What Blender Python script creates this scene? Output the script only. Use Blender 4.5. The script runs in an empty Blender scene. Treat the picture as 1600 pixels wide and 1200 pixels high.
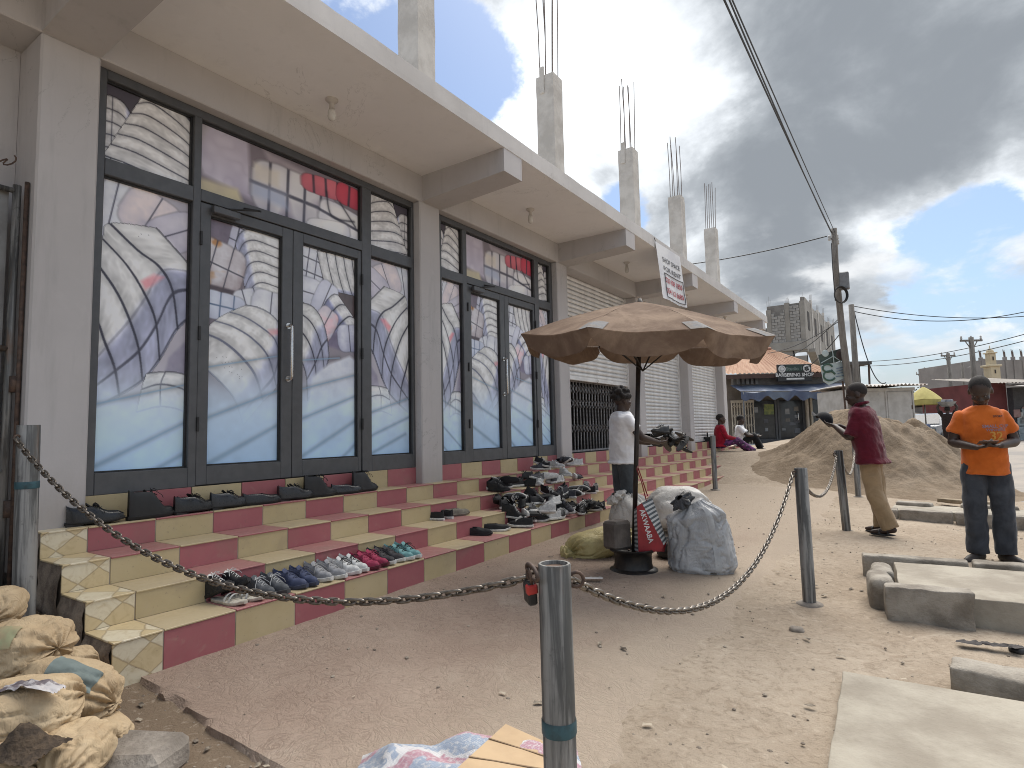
import bpy, bmesh, math, random
import numpy as np
from mathutils import Vector, Matrix, Euler, noise as mnoise

# ------------------------------------------------------------------ scene, camera, sky, sun
scene = bpy.context.scene
col = scene.collection
R = math.radians
rng = random.Random(7)

F = 930.6364
YAW, PITCH, ROLL = -0.5954, 0.081, -0.0226
CAM = np.array([3.3441, -1.3797, 1.1896])
fw = np.array([math.sin(YAW)*math.cos(PITCH), math.cos(YAW)*math.cos(PITCH), math.sin(PITCH)])
rt = np.array([math.cos(YAW), -math.sin(YAW), 0.0])
up = np.cross(rt, fw)
rt, up = rt*math.cos(ROLL)+up*math.sin(ROLL), -rt*math.sin(ROLL)+up*math.cos(ROLL)
cam_data = bpy.data.cameras.new('camera')
cam_data.sensor_width = 36.0
cam_data.lens = 36.0*F/1600.0
cam_data.clip_start = 0.05
cam_data.clip_end = 2000
cam = bpy.data.objects.new('camera', cam_data)
col.objects.link(cam)
cam.matrix_world = Matrix(((rt[0], up[0], -fw[0], CAM[0]), (rt[1], up[1], -fw[1], CAM[1]),
                           (rt[2], up[2], -fw[2], CAM[2]), (0, 0, 0, 1)))
scene.camera = cam

def ray(x, y): return fw + rt*((x-800)/F) + up*((600-y)/F)
def atz(x, y, z): d = ray(x, y); return Vector(CAM + d*((z-CAM[2])/d[2]))
def atx(x, y, X): d = ray(x, y); return Vector(CAM + d*((X-CAM[0])/d[0]))
def aty(x, y, Y): d = ray(x, y); return Vector(CAM + d*((Y-CAM[1])/d[1]))
def atw(x, y, w): return Vector(CAM + ray(x, y)*w)

scene.render.engine = 'CYCLES'
scene.view_settings.view_transform = 'Standard'
scene.view_settings.look = 'None'
scene.view_settings.gamma = 1.0
scene.view_settings.exposure = 1.80
scene.cycles.max_bounces = 6
scene.cycles.diffuse_bounces = 4
scene.cycles.use_denoising = True
scene.cycles.filter_width = 1.0

SUN_EL, SUN_AZ = R(60), R(-6)      # azimuth measured from +Y towards +X
sd = Vector((math.sin(SUN_AZ)*math.cos(SUN_EL), math.cos(SUN_AZ)*math.cos(SUN_EL), math.sin(SUN_EL)))
sun_data = bpy.data.lights.new('sun', 'SUN')
sun_data.energy = 1.5
sun_data.angle = R(55)
sun_data.color = (1.0, 0.95, 0.88)
sun = bpy.data.objects.new('sun', sun_data)
col.objects.link(sun)
sun.rotation_euler = sd.to_track_quat('Z', 'Y').to_euler()

world = bpy.data.worlds.new('World')
scene.world = world
world.use_nodes = True

class NT:
    """small helper to wire node trees"""
    def __init__(s, nt): s.nt = nt; s.n = nt.nodes; s.l = nt.links
    def add(s, t, **kw):
        n = s.n.new(t)
        for k, v in kw.items():
            if k.startswith('in_'): pass
            else: setattr(n, k, v)
        return n
    def put(s, sock, v):
        if isinstance(v, bpy.types.NodeSocket): s.l.new(v, sock)
        else: sock.default_value = v
    def math(s, op, a, b=0.0, c=None, clamp=False):
        n = s.n.new('ShaderNodeMath'); n.operation = op; n.use_clamp = clamp
        s.put(n.inputs[0], a); s.put(n.inputs[1], b)
        if c is not None: s.put(n.inputs[2], c)
        return n.outputs[0]
    def vmath(s, op, a, b=(0, 0, 0)):
        n = s.n.new('ShaderNodeVectorMath'); n.operation = op
        s.put(n.inputs[0], a)
        if b is not None: s.put(n.inputs[1], b)
        return n.outputs['Value'] if op in ('DOT_PRODUCT', 'LENGTH', 'DISTANCE') else n.outputs[0]
    def mix(s, f, a, b):
        n = s.n.new('ShaderNodeMix'); n.data_type = 'RGBA'
        s.put(n.inputs[0], f); s.put(n.inputs[6], c4(a)); s.put(n.inputs[7], c4(b))
        return n.outputs[2]
    def ramp(s, f, lo, hi, to0=0.0, to1=1.0, smooth=True):
        n = s.n.new('ShaderNodeMapRange'); n.interpolation_type = 'SMOOTHSTEP' if smooth else 'LINEAR'
        s.put(n.inputs[0], f)
        for i, v in enumerate((lo, hi, to0, to1)): s.put(n.inputs[i+1], v)
        return n.outputs[0]
    def noise(s, vec, scale, detail=4, rough=0.55, dist=0.0):
        n = s.n.new('ShaderNodeTexNoise')
        if vec is not None: s.put(n.inputs['Vector'], vec)
        s.put(n.inputs['Scale'], scale); s.put(n.inputs['Detail'], detail)
        s.put(n.inputs['Roughness'], rough); s.put(n.inputs['Distortion'], dist)
        return n.outputs[0]
def c4(a):
    if isinstance(a, bpy.types.NodeSocket): return a
    return tuple(a) + (1.0,) if len(a) == 3 else a

def build_world():
    t = NT(world.node_tree)
    t.n.clear()
    out = t.add('ShaderNodeOutputWorld'); bg = t.add('ShaderNodeBackground')
    sky = t.add('ShaderNodeTexSky'); sky.sky_type = 'NISHITA'; sky.sun_disc = False
    sky.sun_elevation = SUN_EL; sky.sun_rotation = SUN_AZ
    sky.dust_density = 2.0; sky.air_density = 1.0; sky.ozone_density = 1.0
    geo = t.add('ShaderNodeTexCoord')
    d = t.vmath('NORMALIZE', geo.outputs['Generated'], None)
    sep = t.add('ShaderNodeSeparateXYZ'); t.l.new(d, sep.inputs[0])
    z = t.math('MAXIMUM', sep.outputs[2], 0.0)
    k = t.math('DIVIDE', 1.0, t.math('ADD', z, 0.50))
    comb = t.add('ShaderNodeCombineXYZ')
    t.l.new(t.math('MULTIPLY', sep.outputs[0], k), comb.inputs[0])
    t.l.new(t.math('MULTIPLY', sep.outputs[1], k), comb.inputs[1])
    p = comb.outputs[0]
    def lobe(px, py, sharp):
        v = Vector(ray(px, py)).normalized()
        dt = t.vmath('DOT_PRODUCT', d, tuple(v))
        return t.math('POWER', t.math('MAXIMUM', dt, 0.0), sharp)
    n1 = t.noise(t.vmath('ADD', p, (3.1, 7.7, 0)), 3.2, 12, 0.60, 0.30)
    n2 = t.noise(t.vmath('ADD', p, (11.3, 2.2, 0)), 4.2, 10, 0.58, 0.3)
    nfine = t.noise(t.vmath('ADD', p, (5.3, 9.2, 0)), 11.0, 6, 0.6, 0.1)
    # cover: how much cloud hides the blue
    c = t.math('MULTIPLY_ADD', n1, 1.0, t.math('MULTIPLY', nfine, 0.22))
    c = t.math('ADD', c, t.math('MULTIPLY', lobe(1330, 210, 14), 0.42))
    c = t.math('ADD', c, t.math('MULTIPLY', lobe(900, 120, 40), 0.08))
    c = t.math('SUBTRACT', c, t.math('MULTIPLY', lobe(690, 110, 160), 0.30))
    c = t.math('SUBTRACT', c, t.math('MULTIPLY', lobe(985, 330, 600), 0.26))
    c = t.math('SUBTRACT', c, t.math('MULTIPLY', lobe(1500, 420, 120), 0.36))
    c = t.math('SUBTRACT', c, t.math('MULTIPLY', lobe(1440, 560, 120), 0.20))
    cover = t.ramp(c, 0.555, 0.655)
    # thickness: white edges to grey bellies
    th = t.math('MULTIPLY_ADD', n2, 0.62, t.math('MULTIPLY', n1, 0.38))
    th = t.math('ADD', th, t.math('MULTIPLY', lobe(1400, 190, 20), 0.25))
    th = t.math('ADD', th, t.math('MULTIPLY', lobe(1180, 400, 70), 0.10))
    th = t.math('SUBTRACT', th, t.math('MULTIPLY', lobe(960, 170, 45), 0.12))
    th = t.math('SUBTRACT', th, t.math('MULTIPLY', lobe(1520, 480, 90), 0.16))
    thick = t.ramp(th, 0.40, 0.78)
    rampc = t.add('ShaderNodeValToRGB'); t.l.new(thick, rampc.inputs[0])
    e = rampc.color_ramp.elements
    e[0].position = 0.0; e[0].color = (0.385, 0.40, 0.412, 1)
    e[1].position = 1.0; e[1].color = (0.092, 0.101, 0.112, 1)
    m = rampc.color_ramp.elements.new(0.36); m.color = (0.262, 0.276, 0.291, 1)
    m = rampc.color_ramp.elements.new(0.68); m.color = (0.145, 0.156, 0.168, 1)
    cloud = t.vmath('SCALE', rampc.outputs[0], None)
    cloud.node.inputs['Scale'].default_value = 10.0
    blue = t.vmath('MULTIPLY', sky.outputs[0], (0.34, 0.385, 0.43))
    hz = t.ramp(sep.outputs[2], 0.0, 0.20, 0.65, 0.0)
    mixed = t.mix(cover, blue, cloud)
    # fair-weather cumulus low in the sky
    q = t.vmath('MULTIPLY', d, (5.0, 5.0, 11.0))
    nc = t.noise(t.vmath('ADD', q, (2.7, 0.6, 4.4)), 1.25, 8, 0.56, 0.15)
    low = t.math('MULTIPLY', t.ramp(nc, 0.47, 0.60), t.ramp(sep.outputs[2], 0.34, 0.20))
    sh = t.noise(t.vmath('ADD', q, (2.7, 0.6, 4.75)), 1.25, 6, 0.56, 0.15)
    ccol = t.mix(t.ramp(sh, 0.40, 0.64), (3.0, 3.05, 3.1), (1.75, 1.88, 2.02))
    mixed = t.mix(t.math('MULTIPLY', low, 0.8), mixed, ccol)
    mixed = t.mix(hz, mixed, (1.6, 1.78, 1.98))
    t.l.new(mixed, bg.inputs[0]); bg.inputs[1].default_value = 0.10
    t.l.new(bg.outputs[0], out.inputs[0])
build_world()

# ------------------------------------------------------------------ materials
MATS = {}
def bsdf(name):
    m = bpy.data.materials.new(name); m.use_nodes = True
    t = NT(m.node_tree); b = t.n['Principled BSDF']
    MATS[name] = m
    return m, t, b
def coords(t, kind='Object', scale=None):
    tc = t.add('ShaderNodeTexCoord'); v = tc.outputs[kind]
    if scale: v = t.vmath('MULTIPLY', v, scale)
    return v
def bump(t, b, h, strength=0.3, dist=0.01):
    n = t.add('ShaderNodeBump'); n.inputs['Strength'].default_value = strength
    n.inputs['Distance'].default_value = dist
    t.put(n.inputs['Height'], h); t.l.new(n.outputs[0], b.inputs['Normal'])
def M(name, c1, c2=None, rough=0.7, scale=6.0, bumps=0.15, bdist=0.004, metal=0.0, stretch=None,
      rand=0.0, fine=60.0, spec=None, world=False, contrast=(0.35, 0.65)):
    """two-tone noisy material with fine relief"""
    if name in MATS: return MATS[name]
    m, t, b = bsdf(name)
    if world:
        v = t.add('ShaderNodeNewGeometry').outputs['Position']
        if stretch: v = t.vmath('MULTIPLY', v, stretch)
    else:
        v = coords(t, 'Object', stretch)
    n = t.noise(v, scale, 6, 0.6)
    c2 = c2 or tuple(x*0.72 for x in c1)
    cc = t.mix(t.ramp(n, *contrast), c2, c1)
    if rand:
        oi = t.add('ShaderNodeObjectInfo')
        k = t.ramp(oi.outputs['Random'], 0, 1, 1.0-rand, 1.0+rand, False)
        cc = t.vmath('MULTIPLY', cc, (1, 1, 1)); cc.node.inputs[1].default_value = (1, 1, 1)
        cb = t.add('ShaderNodeCombineXYZ')
        for i in range(3): t.l.new(k, cb.inputs[i])
        t.l.new(cb.outputs[0], cc.node.inputs[1])
    t.l.new(cc, b.inputs['Base Color'])
    b.inputs['Metallic'].default_value = metal
    nf = t.noise(v, fine, 4, 0.6)
    t.l.new(t.ramp(nf, 0.2, 0.8, max(rough-0.1, 0.02), min(rough+0.1, 1), False), b.inputs['Roughness'])
    if spec is not None: b.inputs['Specular IOR Level'].default_value = spec
    if bumps: bump(t, b, t.math('MULTIPLY_ADD', n, 0.6, t.math('MULTIPLY', nf, 0.4)), bumps, bdist)
    return m

# ------------------------------------------------------------------ mesh helpers
class MB:
    def __init__(s): s.v = []; s.f = []
    def add(s, vs, fs):
        o = len(s.v); s.v.extend([tuple(p) for p in vs]); s.f.extend([tuple(i+o for i in f) for f in fs]); return s
    def box(s, x0, x1, y0, y1, z0, z1):
        return s.add([(x0,y0,z0),(x1,y0,z0),(x1,y1,z0),(x0,y1,z0),(x0,y0,z1),(x1,y0,z1),(x1,y1,z1),(x0,y1,z1)],
                     [(0,3,2,1),(4,5,6,7),(0,1,5,4),(1,2,6,5),(2,3,7,6),(3,0,4,7)])
    def cbox(s, x0, x1, y0, y1, z0, z1, c=0.005):
        """box with chamfered edges"""
        vs = []; idx = {}
        X, Y, Z = (x0, x1), (y0, y1), (z0, z1)
        for i in (0, 1):
            for j in (0, 1):
                for k in (0, 1):
                    sx, sy, sz = (1-2*i), (1-2*j), (1-2*k)
                    for a in range(3):
                        p = [X[i]+sx*c, Y[j]+sy*c, Z[k]+sz*c]
                        p[a] = (X[i], Y[j], Z[k])[a]
                        idx[(i, j, k, a)] = len(vs); vs.append(p)
        fs = []
        q = lambda *t: fs.append(tuple(idx[x] for x in t))
        q((0,0,0,0),(0,0,1,0),(0,1,1,0),(0,1,0,0)); q((1,0,0,0),(1,1,0,0),(1,1,1,0),(1,0,1,0))
        q((0,0,0,1),(1,0,0,1),(1,0,1,1),(0,0,1,1)); q((0,1,0,1),(0,1,1,1),(1,1,1,1),(1,1,0,1))
        q((0,0,0,2),(0,1,0,2),(1,1,0,2),(1,0,0,2)); q((0,0,1,2),(1,0,1,2),(1,1,1,2),(0,1,1,2))
        for j in (0, 1):
            for k in (0, 1): q((0,j,k,1),(1,j,k,1),(1,j,k,2),(0,j,k,2))
        for i in (0, 1):
            for k in (0, 1): q((i,0,k,0),(i,1,k,0),(i,1,k,2),(i,0,k,2))
        for i in (0, 1):
            for j in (0, 1): q((i,j,0,0),(i,j,1,0),(i,j,1,1),(i,j,0,1))
        for i in (0, 1):
            for j in (0, 1):
                for k in (0, 1): q((i,j,k,0),(i,j,k,1),(i,j,k,2))
        return s.add(vs, fs)
    def beam(s, a, b, w, h, upv=(0, 0, 1)):
        a, b = Vector(a), Vector(b); d = (b-a).normalized()
        u = Vector(upv); sx = d.cross(u)
        if sx.length < 1e-4: sx = d.cross(Vector((1, 0, 0)))
        sx.normalize(); u = sx.cross(d)
        vs = []
        for p in (a, b):
            for i, j in ((-1,-1),(1,-1),(1,1),(-1,1)): vs.append(p + sx*(i*w/2) + u*(j*h/2))
        return s.add(vs, [(0,1,2,3),(7,6,5,4),(0,4,5,1),(1,5,6,2),(2,6,7,3),(3,7,4,0)])
    def tube(s, pts, rad, n=8, cap=True, closed=False, flat=1.0):
        pts = [Vector(p) for p in pts]
        rs = rad if hasattr(rad, '__len__') else [rad]*len(pts)
        m = len(pts); vs = []; fs = []
        t0 = (pts[1]-pts[0]).normalized()
        u = t0.orthogonal().normalized()
        for i, p in enumerate(pts):
            if closed: t = (pts[(i+1) % m]-pts[i-1]).normalized()
            else: t = (pts[min(i+1, m-1)]-pts[max(i-1, 0)]).normalized()
            u = (u - t*u.dot(t))
            if u.length < 1e-5: u = t.orthogonal()
            u.normalize(); w = t.cross(u)
            for k in range(n):
                a = 2*math.pi*k/n
                vs.append(p + u*(math.cos(a)*rs[i]) + w*(math.sin(a)*rs[i]*flat))
        for i in range(m if closed else m-1):
            j = (i+1) % m
            for k in range(n):
                fs.append((i*n+k, i*n+(k+1) % n, j*n+(k+1) % n, j*n+k))
        if cap and not closed:
            fs.append(tuple(range(n-1, -1, -1))); fs.append(tuple((m-1)*n+k for k in range(n)))
        return s.add(vs, fs)
    def lathe(s, prof, n=24, c=(0, 0, 0), cap=True):
        vs = []; fs = []; m = len(prof)
        for r, z in prof:
            for k in range(n):
                a = 2*math.pi*k/n; vs.append((c[0]+r*math.cos(a), c[1]+r*math.sin(a), c[2]+z))
        for i in range(m-1):
            for k in range(n): fs.append((i*n+k, i*n+(k+1) % n, (i+1)*n+(k+1) % n, (i+1)*n+k))
        if cap: fs.append(tuple(range(n-1, -1, -1))); fs.append(tuple((m-1)*n+k for k in range(n)))
        return s.add(vs, fs)
    def loft(s, rings, cap=True, closed=True):
        n = len(rings[0]); vs = [p for r in rings for p in r]; fs = []
        for i in range(len(rings)-1):
            for k in range(n if closed else n-1):
                fs.append((i*n+k, i*n+(k+1) % n, (i+1)*n+(k+1) % n, (i+1)*n+k))
        if cap:
            fs.append(tuple(range(n-1, -1, -1))); fs.append(tuple((len(rings)-1)*n+k for k in range(n)))
        return s.add(vs, fs)
    def grid(s, nu, nv, fn):
        vs = [fn(i/(nu-1), j/(nv-1)) for j in range(nv) for i in range(nu)]
        return s.add(vs, [(j*nu+i, j*nu+i+1, (j+1)*nu+i+1, (j+1)*nu+i) for j in range(nv-1) for i in range(nu-1)])
    def ball(s, c, r, nu=16, nv=10, rot=None):
        c = Vector(c); r = r if hasattr(r, '__len__') else (r, r, r)
        vs = []; fs = []
        vs.append((0, 0, -1))
        for j in range(1, nv):
            th = -math.pi/2 + math.pi*j/nv
            for i in range(nu):
                a = 2*math.pi*i/nu; vs.append((math.cos(th)*math.cos(a), math.cos(th)*math.sin(a), math.sin(th)))
        vs.append((0, 0, 1)); top = len(vs)-1
        for i in range(nu):
            fs.append((0, 1+(i+1) % nu, 1+i)); b = 1+(nv-2)*nu; fs.append((top, b+i, b+(i+1) % nu))
        for j in range(nv-2):
            for i in range(nu):
                a = 1+j*nu; fs.append((a+i, a+(i+1) % nu, a+nu+(i+1) % nu, a+nu+i))
        out = []
        for v in vs:
            p = Vector((v[0]*r[0], v[1]*r[1], v[2]*r[2]))
            if rot is not None: p = rot @ p
            out.append(c+p)
        return s.add(out, fs)
    def xf(s, mat):
        s.v = [tuple(mat @ Vector(p)) for p in s.v]; return s
    def mesh(s, name, smooth=False):
        me = bpy.data.meshes.new(name); me.from_pydata(s.v, [], s.f); me.update()
        if smooth:
            if smooth is True: me.shade_smooth()
            else:
                me.shade_smooth(); me.set_sharp_from_angle(angle=R(smooth))
        return me

def setp(o, label=None, cat=None, group=None, kind=None):
    if label: o['label'] = label
    if cat: o['category'] = cat
    if group: o['group'] = group
    if kind: o['kind'] = kind
    return o
def link(name, data, parent=None, m=None):
    o = bpy.data.objects.new(name, data); col.objects.link(o)
    if parent is not None: o.parent = parent
    if m is not None and data is not None:
        if len(data.materials) == 0: data.materials.append(m)
        if data.materials[0] is not m:
            o.material_slots[0].link = 'OBJECT'; o.material_slots[0].material = m
    return o
def obj(name, mb, m, parent=None, smooth=False):
    return link(name, mb.mesh(name, smooth), parent, m)
def thing(name, label, cat, loc=(0, 0, 0), rz=0.0, group=None):
    o = bpy.data.objects.new(name, None); col.objects.link(o); o.empty_display_size = 0.1
    o.location = loc; o.rotation_euler = (0, 0, rz)
    return setp(o, label, cat, group)
def solo(name, mb, m, label, cat, group=None, smooth=False, loc=None, rz=0.0):
    o = obj(name, mb, m, None, smooth)
    if loc is not None: o.location = loc
    o.rotation_euler = (0, 0, rz)
    return setp(o, label, cat, group)
def structure(name, mb, m, parent=None, smooth=False):
    o = obj(name, mb, m, parent, smooth); o['kind'] = 'structure'; return o
def fused(mb, voxel=0.01, smooth_it=6, disp=None, decimate=None):
    """join overlapping closed pieces into one continuous skin; returns a mesh"""
    me = mb.mesh('tmp'); o = bpy.data.objects.new('tmp', me); col.objects.link(o)
    r = o.modifiers.new('r', 'REMESH'); r.mode = 'VOXEL'; r.voxel_size = voxel
    if smooth_it:
        sm = o.modifiers.new('s', 'SMOOTH'); sm.factor = 0.5; sm.iterations = smooth_it
    if decimate:
        dm = o.modifiers.new('d', 'DECIMATE'); dm.ratio = decimate
    dg = bpy.context.evaluated_depsgraph_get(); dg.update()
    out = bpy.data.meshes.new_from_object(o.evaluated_get(dg))
    bpy.data.objects.remove(o); bpy.data.meshes.remove(me)
    if disp:
        n = len(out.vertices)
        for v, nn in zip(out.vertices, [x.vector.copy() for x in out.vertex_normals]): v.co += nn*disp(v.co)
    out.materials.clear(); out.shade_smooth(); out.update()
    return out
def fobj(name, mb, m, parent, voxel=0.01, smooth_it=6, disp=None, decimate=None):
    return link(name, fused(mb, voxel, smooth_it, disp, decimate), parent, m)
def text_mesh(s, size, depth=0.0, bold=0.0, align='CENTER', xs=1.0):
    c = bpy.data.curves.new('t', 'FONT'); c.body = s; c.size = size; c.extrude = depth; c.offset = bold
    c.align_x = align; c.align_y = 'CENTER'; c.resolution_u = 3
    o = bpy.data.objects.new('t', c); col.objects.link(o)
    dg = bpy.context.evaluated_depsgraph_get(); dg.update()
    me = bpy.data.meshes.new_from_object(o.evaluated_get(dg)); bpy.data.objects.remove(o); bpy.data.curves.remove(c)
    if xs != 1.0:
        for v in me.vertices: v.co.x *= xs
    me.materials.clear()
    return me
def tomb(me):
    mb = MB(); mb.v = [tuple(v.co) for v in me.vertices]; mb.f = [tuple(p.vertices) for p in me.polygons]; return mb
def nz(x, y=0.0, z=0.0): return mnoise.noise(Vector((x, y, z)))
def fbm(x, y=0.0, z=0.0, o=4):
    a, s, f = 0.0, 0.5, 1.0
    for _ in range(o): a += s*mnoise.noise(Vector((x*f, y*f, z*f))); s *= 0.5; f *= 2.03
    return a
def sstep(a, b, x):
    t = min(1.0, max(0.0, (x-a)/(b-a))); return t*t*(3-2*t)
# ------------------------------------------------------------------ printed window film (flat print: stacked bales of clothing)
def _vnoise(h, w, cell, seed):
    r = np.random.RandomState(seed); gh, gw = int(h/cell)+3, int(w/cell)+3
    G = r.rand(gh, gw); yy = np.arange(h)/cell; xx = np.arange(w)/cell
    y0 = yy.astype(int); x0 = xx.astype(int); fy = (yy-y0)[:, None]; fx = (xx-x0)[None, :]
    fy = fy*fy*(3-2*fy); fx = fx*fx*(3-2*fx)
    a = G[y0][:, x0]; b = G[y0][:, x0+1]; c = G[y0+1][:, x0]; d = G[y0+1][:, x0+1]
    return a*(1-fy)*(1-fx)+b*(1-fy)*fx+c*fy*(1-fx)+d*fy*fx
class Canvas:
    def __init__(s, w, h, px, seed):
        s.W = max(8, int(w/px)); s.H = max(8, int(h/px)); s.asp = h/w
        s.u = ((np.arange(s.W)+.5)/s.W)[None, :]+np.zeros((s.H, 1)); s.v = ((np.arange(s.H)+.5)/s.H)[:, None]+np.zeros((1, s.W))
        s.y = s.v*s.asp                      # aspect-true vertical coordinate
        k = s.W
        s.n = sum(_vnoise(s.H, s.W, max(2, k*c), seed+i)*a for i, (c, a) in enumerate(((.5, .4), (.22, .3), (.1, .2), (.05, .1))))
        s.wr = .6*_vnoise(s.H, s.W, max(2, k*.07), seed+9)+.4*(1-np.abs(_vnoise(s.H, s.W, max(2, k*.05), seed+11)-.5)*2)
        s.img = np.ones((s.H, s.W, 3))*np.array([88, 84, 98.])
    def blend(s, m, c): s.img = s.img*(1-m[..., None])+m[..., None]*c
    def soft(s, d, e=.012): return np.clip(.5-d/e, 0, 1)
    def bale(s, cx, cy, a, b, rot=0, c=(206, 212, 224), shade=(150, 155, 184), nseg=4, ntr=0, strap=(52, 52, 66), p=4.0, along=0, tint=None):
        """cx, cy in width units (cy measured down); a, b half sizes"""
        r = math.radians(rot); dx = s.u-cx; dy = s.y-cy
        sx = (dx*math.cos(r)+dy*math.sin(r))/a; sy = (-dx*math.sin(r)+dy*math.cos(r))/b
        q = sx if along == 0 else sy; q2 = sy if along == 0 else sx
        fr = ((q+1)/2*nseg) % 1.0
        puff = np.sqrt(np.abs(np.sin(np.pi*np.clip(fr, 0, 1))))
        rr = (np.abs(sx)**p+np.abs(sy)**p)**(1/p)+.05*(1-puff)*(np.abs(q2) > .5)
        m = s.soft(rr-1, .10)
        lit = np.clip(.92-.22*(rr**3)-.28*np.clip(sy*.6+sx*.35, -.3, 1)+.42*(s.n-.5)+.24*(s.wr-.5)-.26*(1-puff), 0, 1)
        col_ = np.array(shade)+(np.array(c)-np.array(shade))*lit[..., None]
        if tint is not None:
            tm = np.clip((s.n-.47)*9, 0, 1)[..., None]; col_ = col_*(1-tm)+tm*np.array(tint)*(.55+.45*lit[..., None])
        w = .0085/max(a if along == 0 else b, .05)
        st = np.zeros_like(q)
        for i in range(1, nseg):
            st = np.maximum(st, np.clip(1.5-np.abs(q-(-1+2*i/nseg))/w, 0, 1))
        for i in range(1, ntr+1):
            st = np.maximum(st, np.clip(1.5-np.abs(q2-(-1+2*i/(ntr+1)))/(.010/max(b if along == 0 else a, .05)), 0, 1))
        st *= (.75+.25*s.wr)
        col_ = col_*(1-.85*st[..., None])+.85*st[..., None]*np.array(strap)
        edge = np.clip(1-np.abs(rr-1)/.07, 0, 1)*.35
        s.blend(np.clip(m*1.0, 0, 1), col_); s.img *= (1-edge[..., None]*.45)
    def poly(s, pts, c, c2, e=.02, al=1.0, amp=.5):
        """soft filled polygon, vertices in (u, v)"""
        P = [(x, y*s.asp) for x, y in pts]; ins = np.zeros(s.u.shape, bool); dist = np.full(s.u.shape, 9.)
        for (x0, y0), (x1, y1) in zip(P, P[1:]+P[:1]):
            cr = ((y0 > s.y) != (y1 > s.y)) & (s.u < (x1-x0)*(s.y-y0)/((y1-y0) if abs(y1-y0) > 1e-9 else 1e-9)+x0); ins ^= cr
            L = max((x1-x0)**2+(y1-y0)**2, 1e-9); t = np.clip(((s.u-x0)*(x1-x0)+(s.y-y0)*(y1-y0))/L, 0, 1)
            dist = np.minimum(dist, np.hypot(s.u-x0-t*(x1-x0), s.y-y0-t*(y1-y0)))
        d = np.where(ins, -dist, dist); m = s.soft(d, e)*al
        k = np.clip(.5+(s.n-.5)*2*amp+(s.wr-.5)*amp*.8, 0, 1)[..., None]
        s.blend(m, np.array(c)*k+np.array(c2)*(1-k))
    def strap(s, pts, w=.014, c=(46, 46, 60), al=.9):
        """smooth strap through points in (u, v)"""
        P = [(x, y*s.asp) for x, y in pts]
        if len(P) > 2:
            Q = []
            for i in range(len(P)-1):
                p0 = P[max(i-1, 0)]; p1 = P[i]; p2 = P[i+1]; p3 = P[min(i+2, len(P)-1)]
                for t in np.linspace(0, 1, 7)[:-1]:
                    Q.append(tuple(.5*((2*p1[k])+(-p0[k]+p2[k])*t+(2*p0[k]-5*p1[k]+4*p2[k]-p3[k])*t*t+(-p0[k]+3*p1[k]-3*p2[k]+p3[k])*t**3) for k in (0, 1)))
            P = Q+[P[-1]]
        dist = np.full(s.u.shape, 9.)
        for (x0, y0), (x1, y1) in zip(P[:-1], P[1:]):
            L = max((x1-x0)**2+(y1-y0)**2, 1e-9); t = np.clip(((s.u-x0)*(x1-x0)+(s.y-y0)*(y1-y0))/L, 0, 1)
            dist = np.minimum(dist, np.hypot(s.u-x0-t*(x1-x0), s.y-y0-t*(y1-y0)))
        s.img *= (1-.18*np.exp(-(dist/(w*2.2))**2))[..., None]
        s.blend(np.clip(.5+(w/2-dist)/.012, 0, 1)*al, np.array(c))
    def patch(s, straps, ridge=.6, cross=(), top=(230, 234, 241), side=(172, 179, 210), strap=(48, 48, 62), flip=False, tint=None, ns=70, seed=1, sw=.055):
        """a strapped bale in perspective: straps are control rows; the cloth puffs up between them and turns over a ridge"""
        G = np.array([[(x, y*s.asp) for x, y in r] for r in straps], float)
        def cr(A, k):
            n = A.shape[0]; t = np.linspace(0, n-1, (n-1)*k+1); i = np.minimum(t.astype(int), n-2); f = (t-i).reshape((-1,)+(1,)*(A.ndim-1))
            p0, p1, p2, p3 = A[np.maximum(i-1, 0)], A[i], A[i+1], A[np.minimum(i+2, n-1)]
            return .5*(2*p1+(p2-p0)*f+(2*p0-5*p1+4*p2-p3)*f*f+(3*p1-p0-3*p2+p3)*f**3)
        kk = max(60, s.W//2)
        P = cr(G, kk); P = np.swapaxes(cr(np.swapaxes(P, 0, 1), kk), 0, 1)
        ni, nj = P.shape[:2]; S = np.linspace(0, len(straps)-1, ni)[:, None]; T = np.linspace(0, 1, nj)[None, :]
        f = np.minimum(S % 1.0, 1-(S % 1.0))+0*T
        r = np.random.RandomState(seed+5)
        w1 = _vnoise(ni, nj, kk*.55, seed+1); w2 = _vnoise(ni, nj, kk*.16, seed+2); w3 = 1-2*np.abs(_vnoise(ni, nj, kk*.22, seed+3)-.5)
        face = np.clip((T-(ridge-.07))/.14, 0, 1); face = face*face*(3-2*face)
        if flip: face = 1-face
        puff = np.clip(f*2.6, 0, 1)**.55
        lit = (.80+.20*puff)*(.90+.14*(w1-.5)+.10*(w2-.5)+.08*(w3-.5))
        hl = np.exp(-((T-ridge)/.05)**2)*.10*puff
        c = (np.array(top)*(1-face[..., None])+np.array(side)*face[..., None])*(lit+hl)[..., None]
        if tint is not None: m_ = np.clip((w1-.55)*8, 0, 1)[..., None]*.8; c = c*(1-m_)+m_*np.array(tint)*lit[..., None]
        st = np.clip((sw-f)/.02, 0, 1)
        st[:max(2, int(kk*sw*.3))] *= .5
        for q in cross: st = np.maximum(st, np.clip((.016-np.abs(T-q)+0*S)/.008, 0, 1)*(.85 if q != ridge else .3))
        c = c*(1-.88*st[..., None])+.88*st[..., None]*np.array(strap)
        X = np.clip((P[..., 0]*s.W), -1, s.W).astype(int); Y = np.clip(P[..., 1]/s.asp*s.H, -1, s.H).astype(int)
        ok = (X >= 0) & (X < s.W) & (Y >= 0) & (Y < s.H)
        acc = np.zeros((s.H, s.W, 3)); cnt = np.zeros((s.H, s.W))
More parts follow.
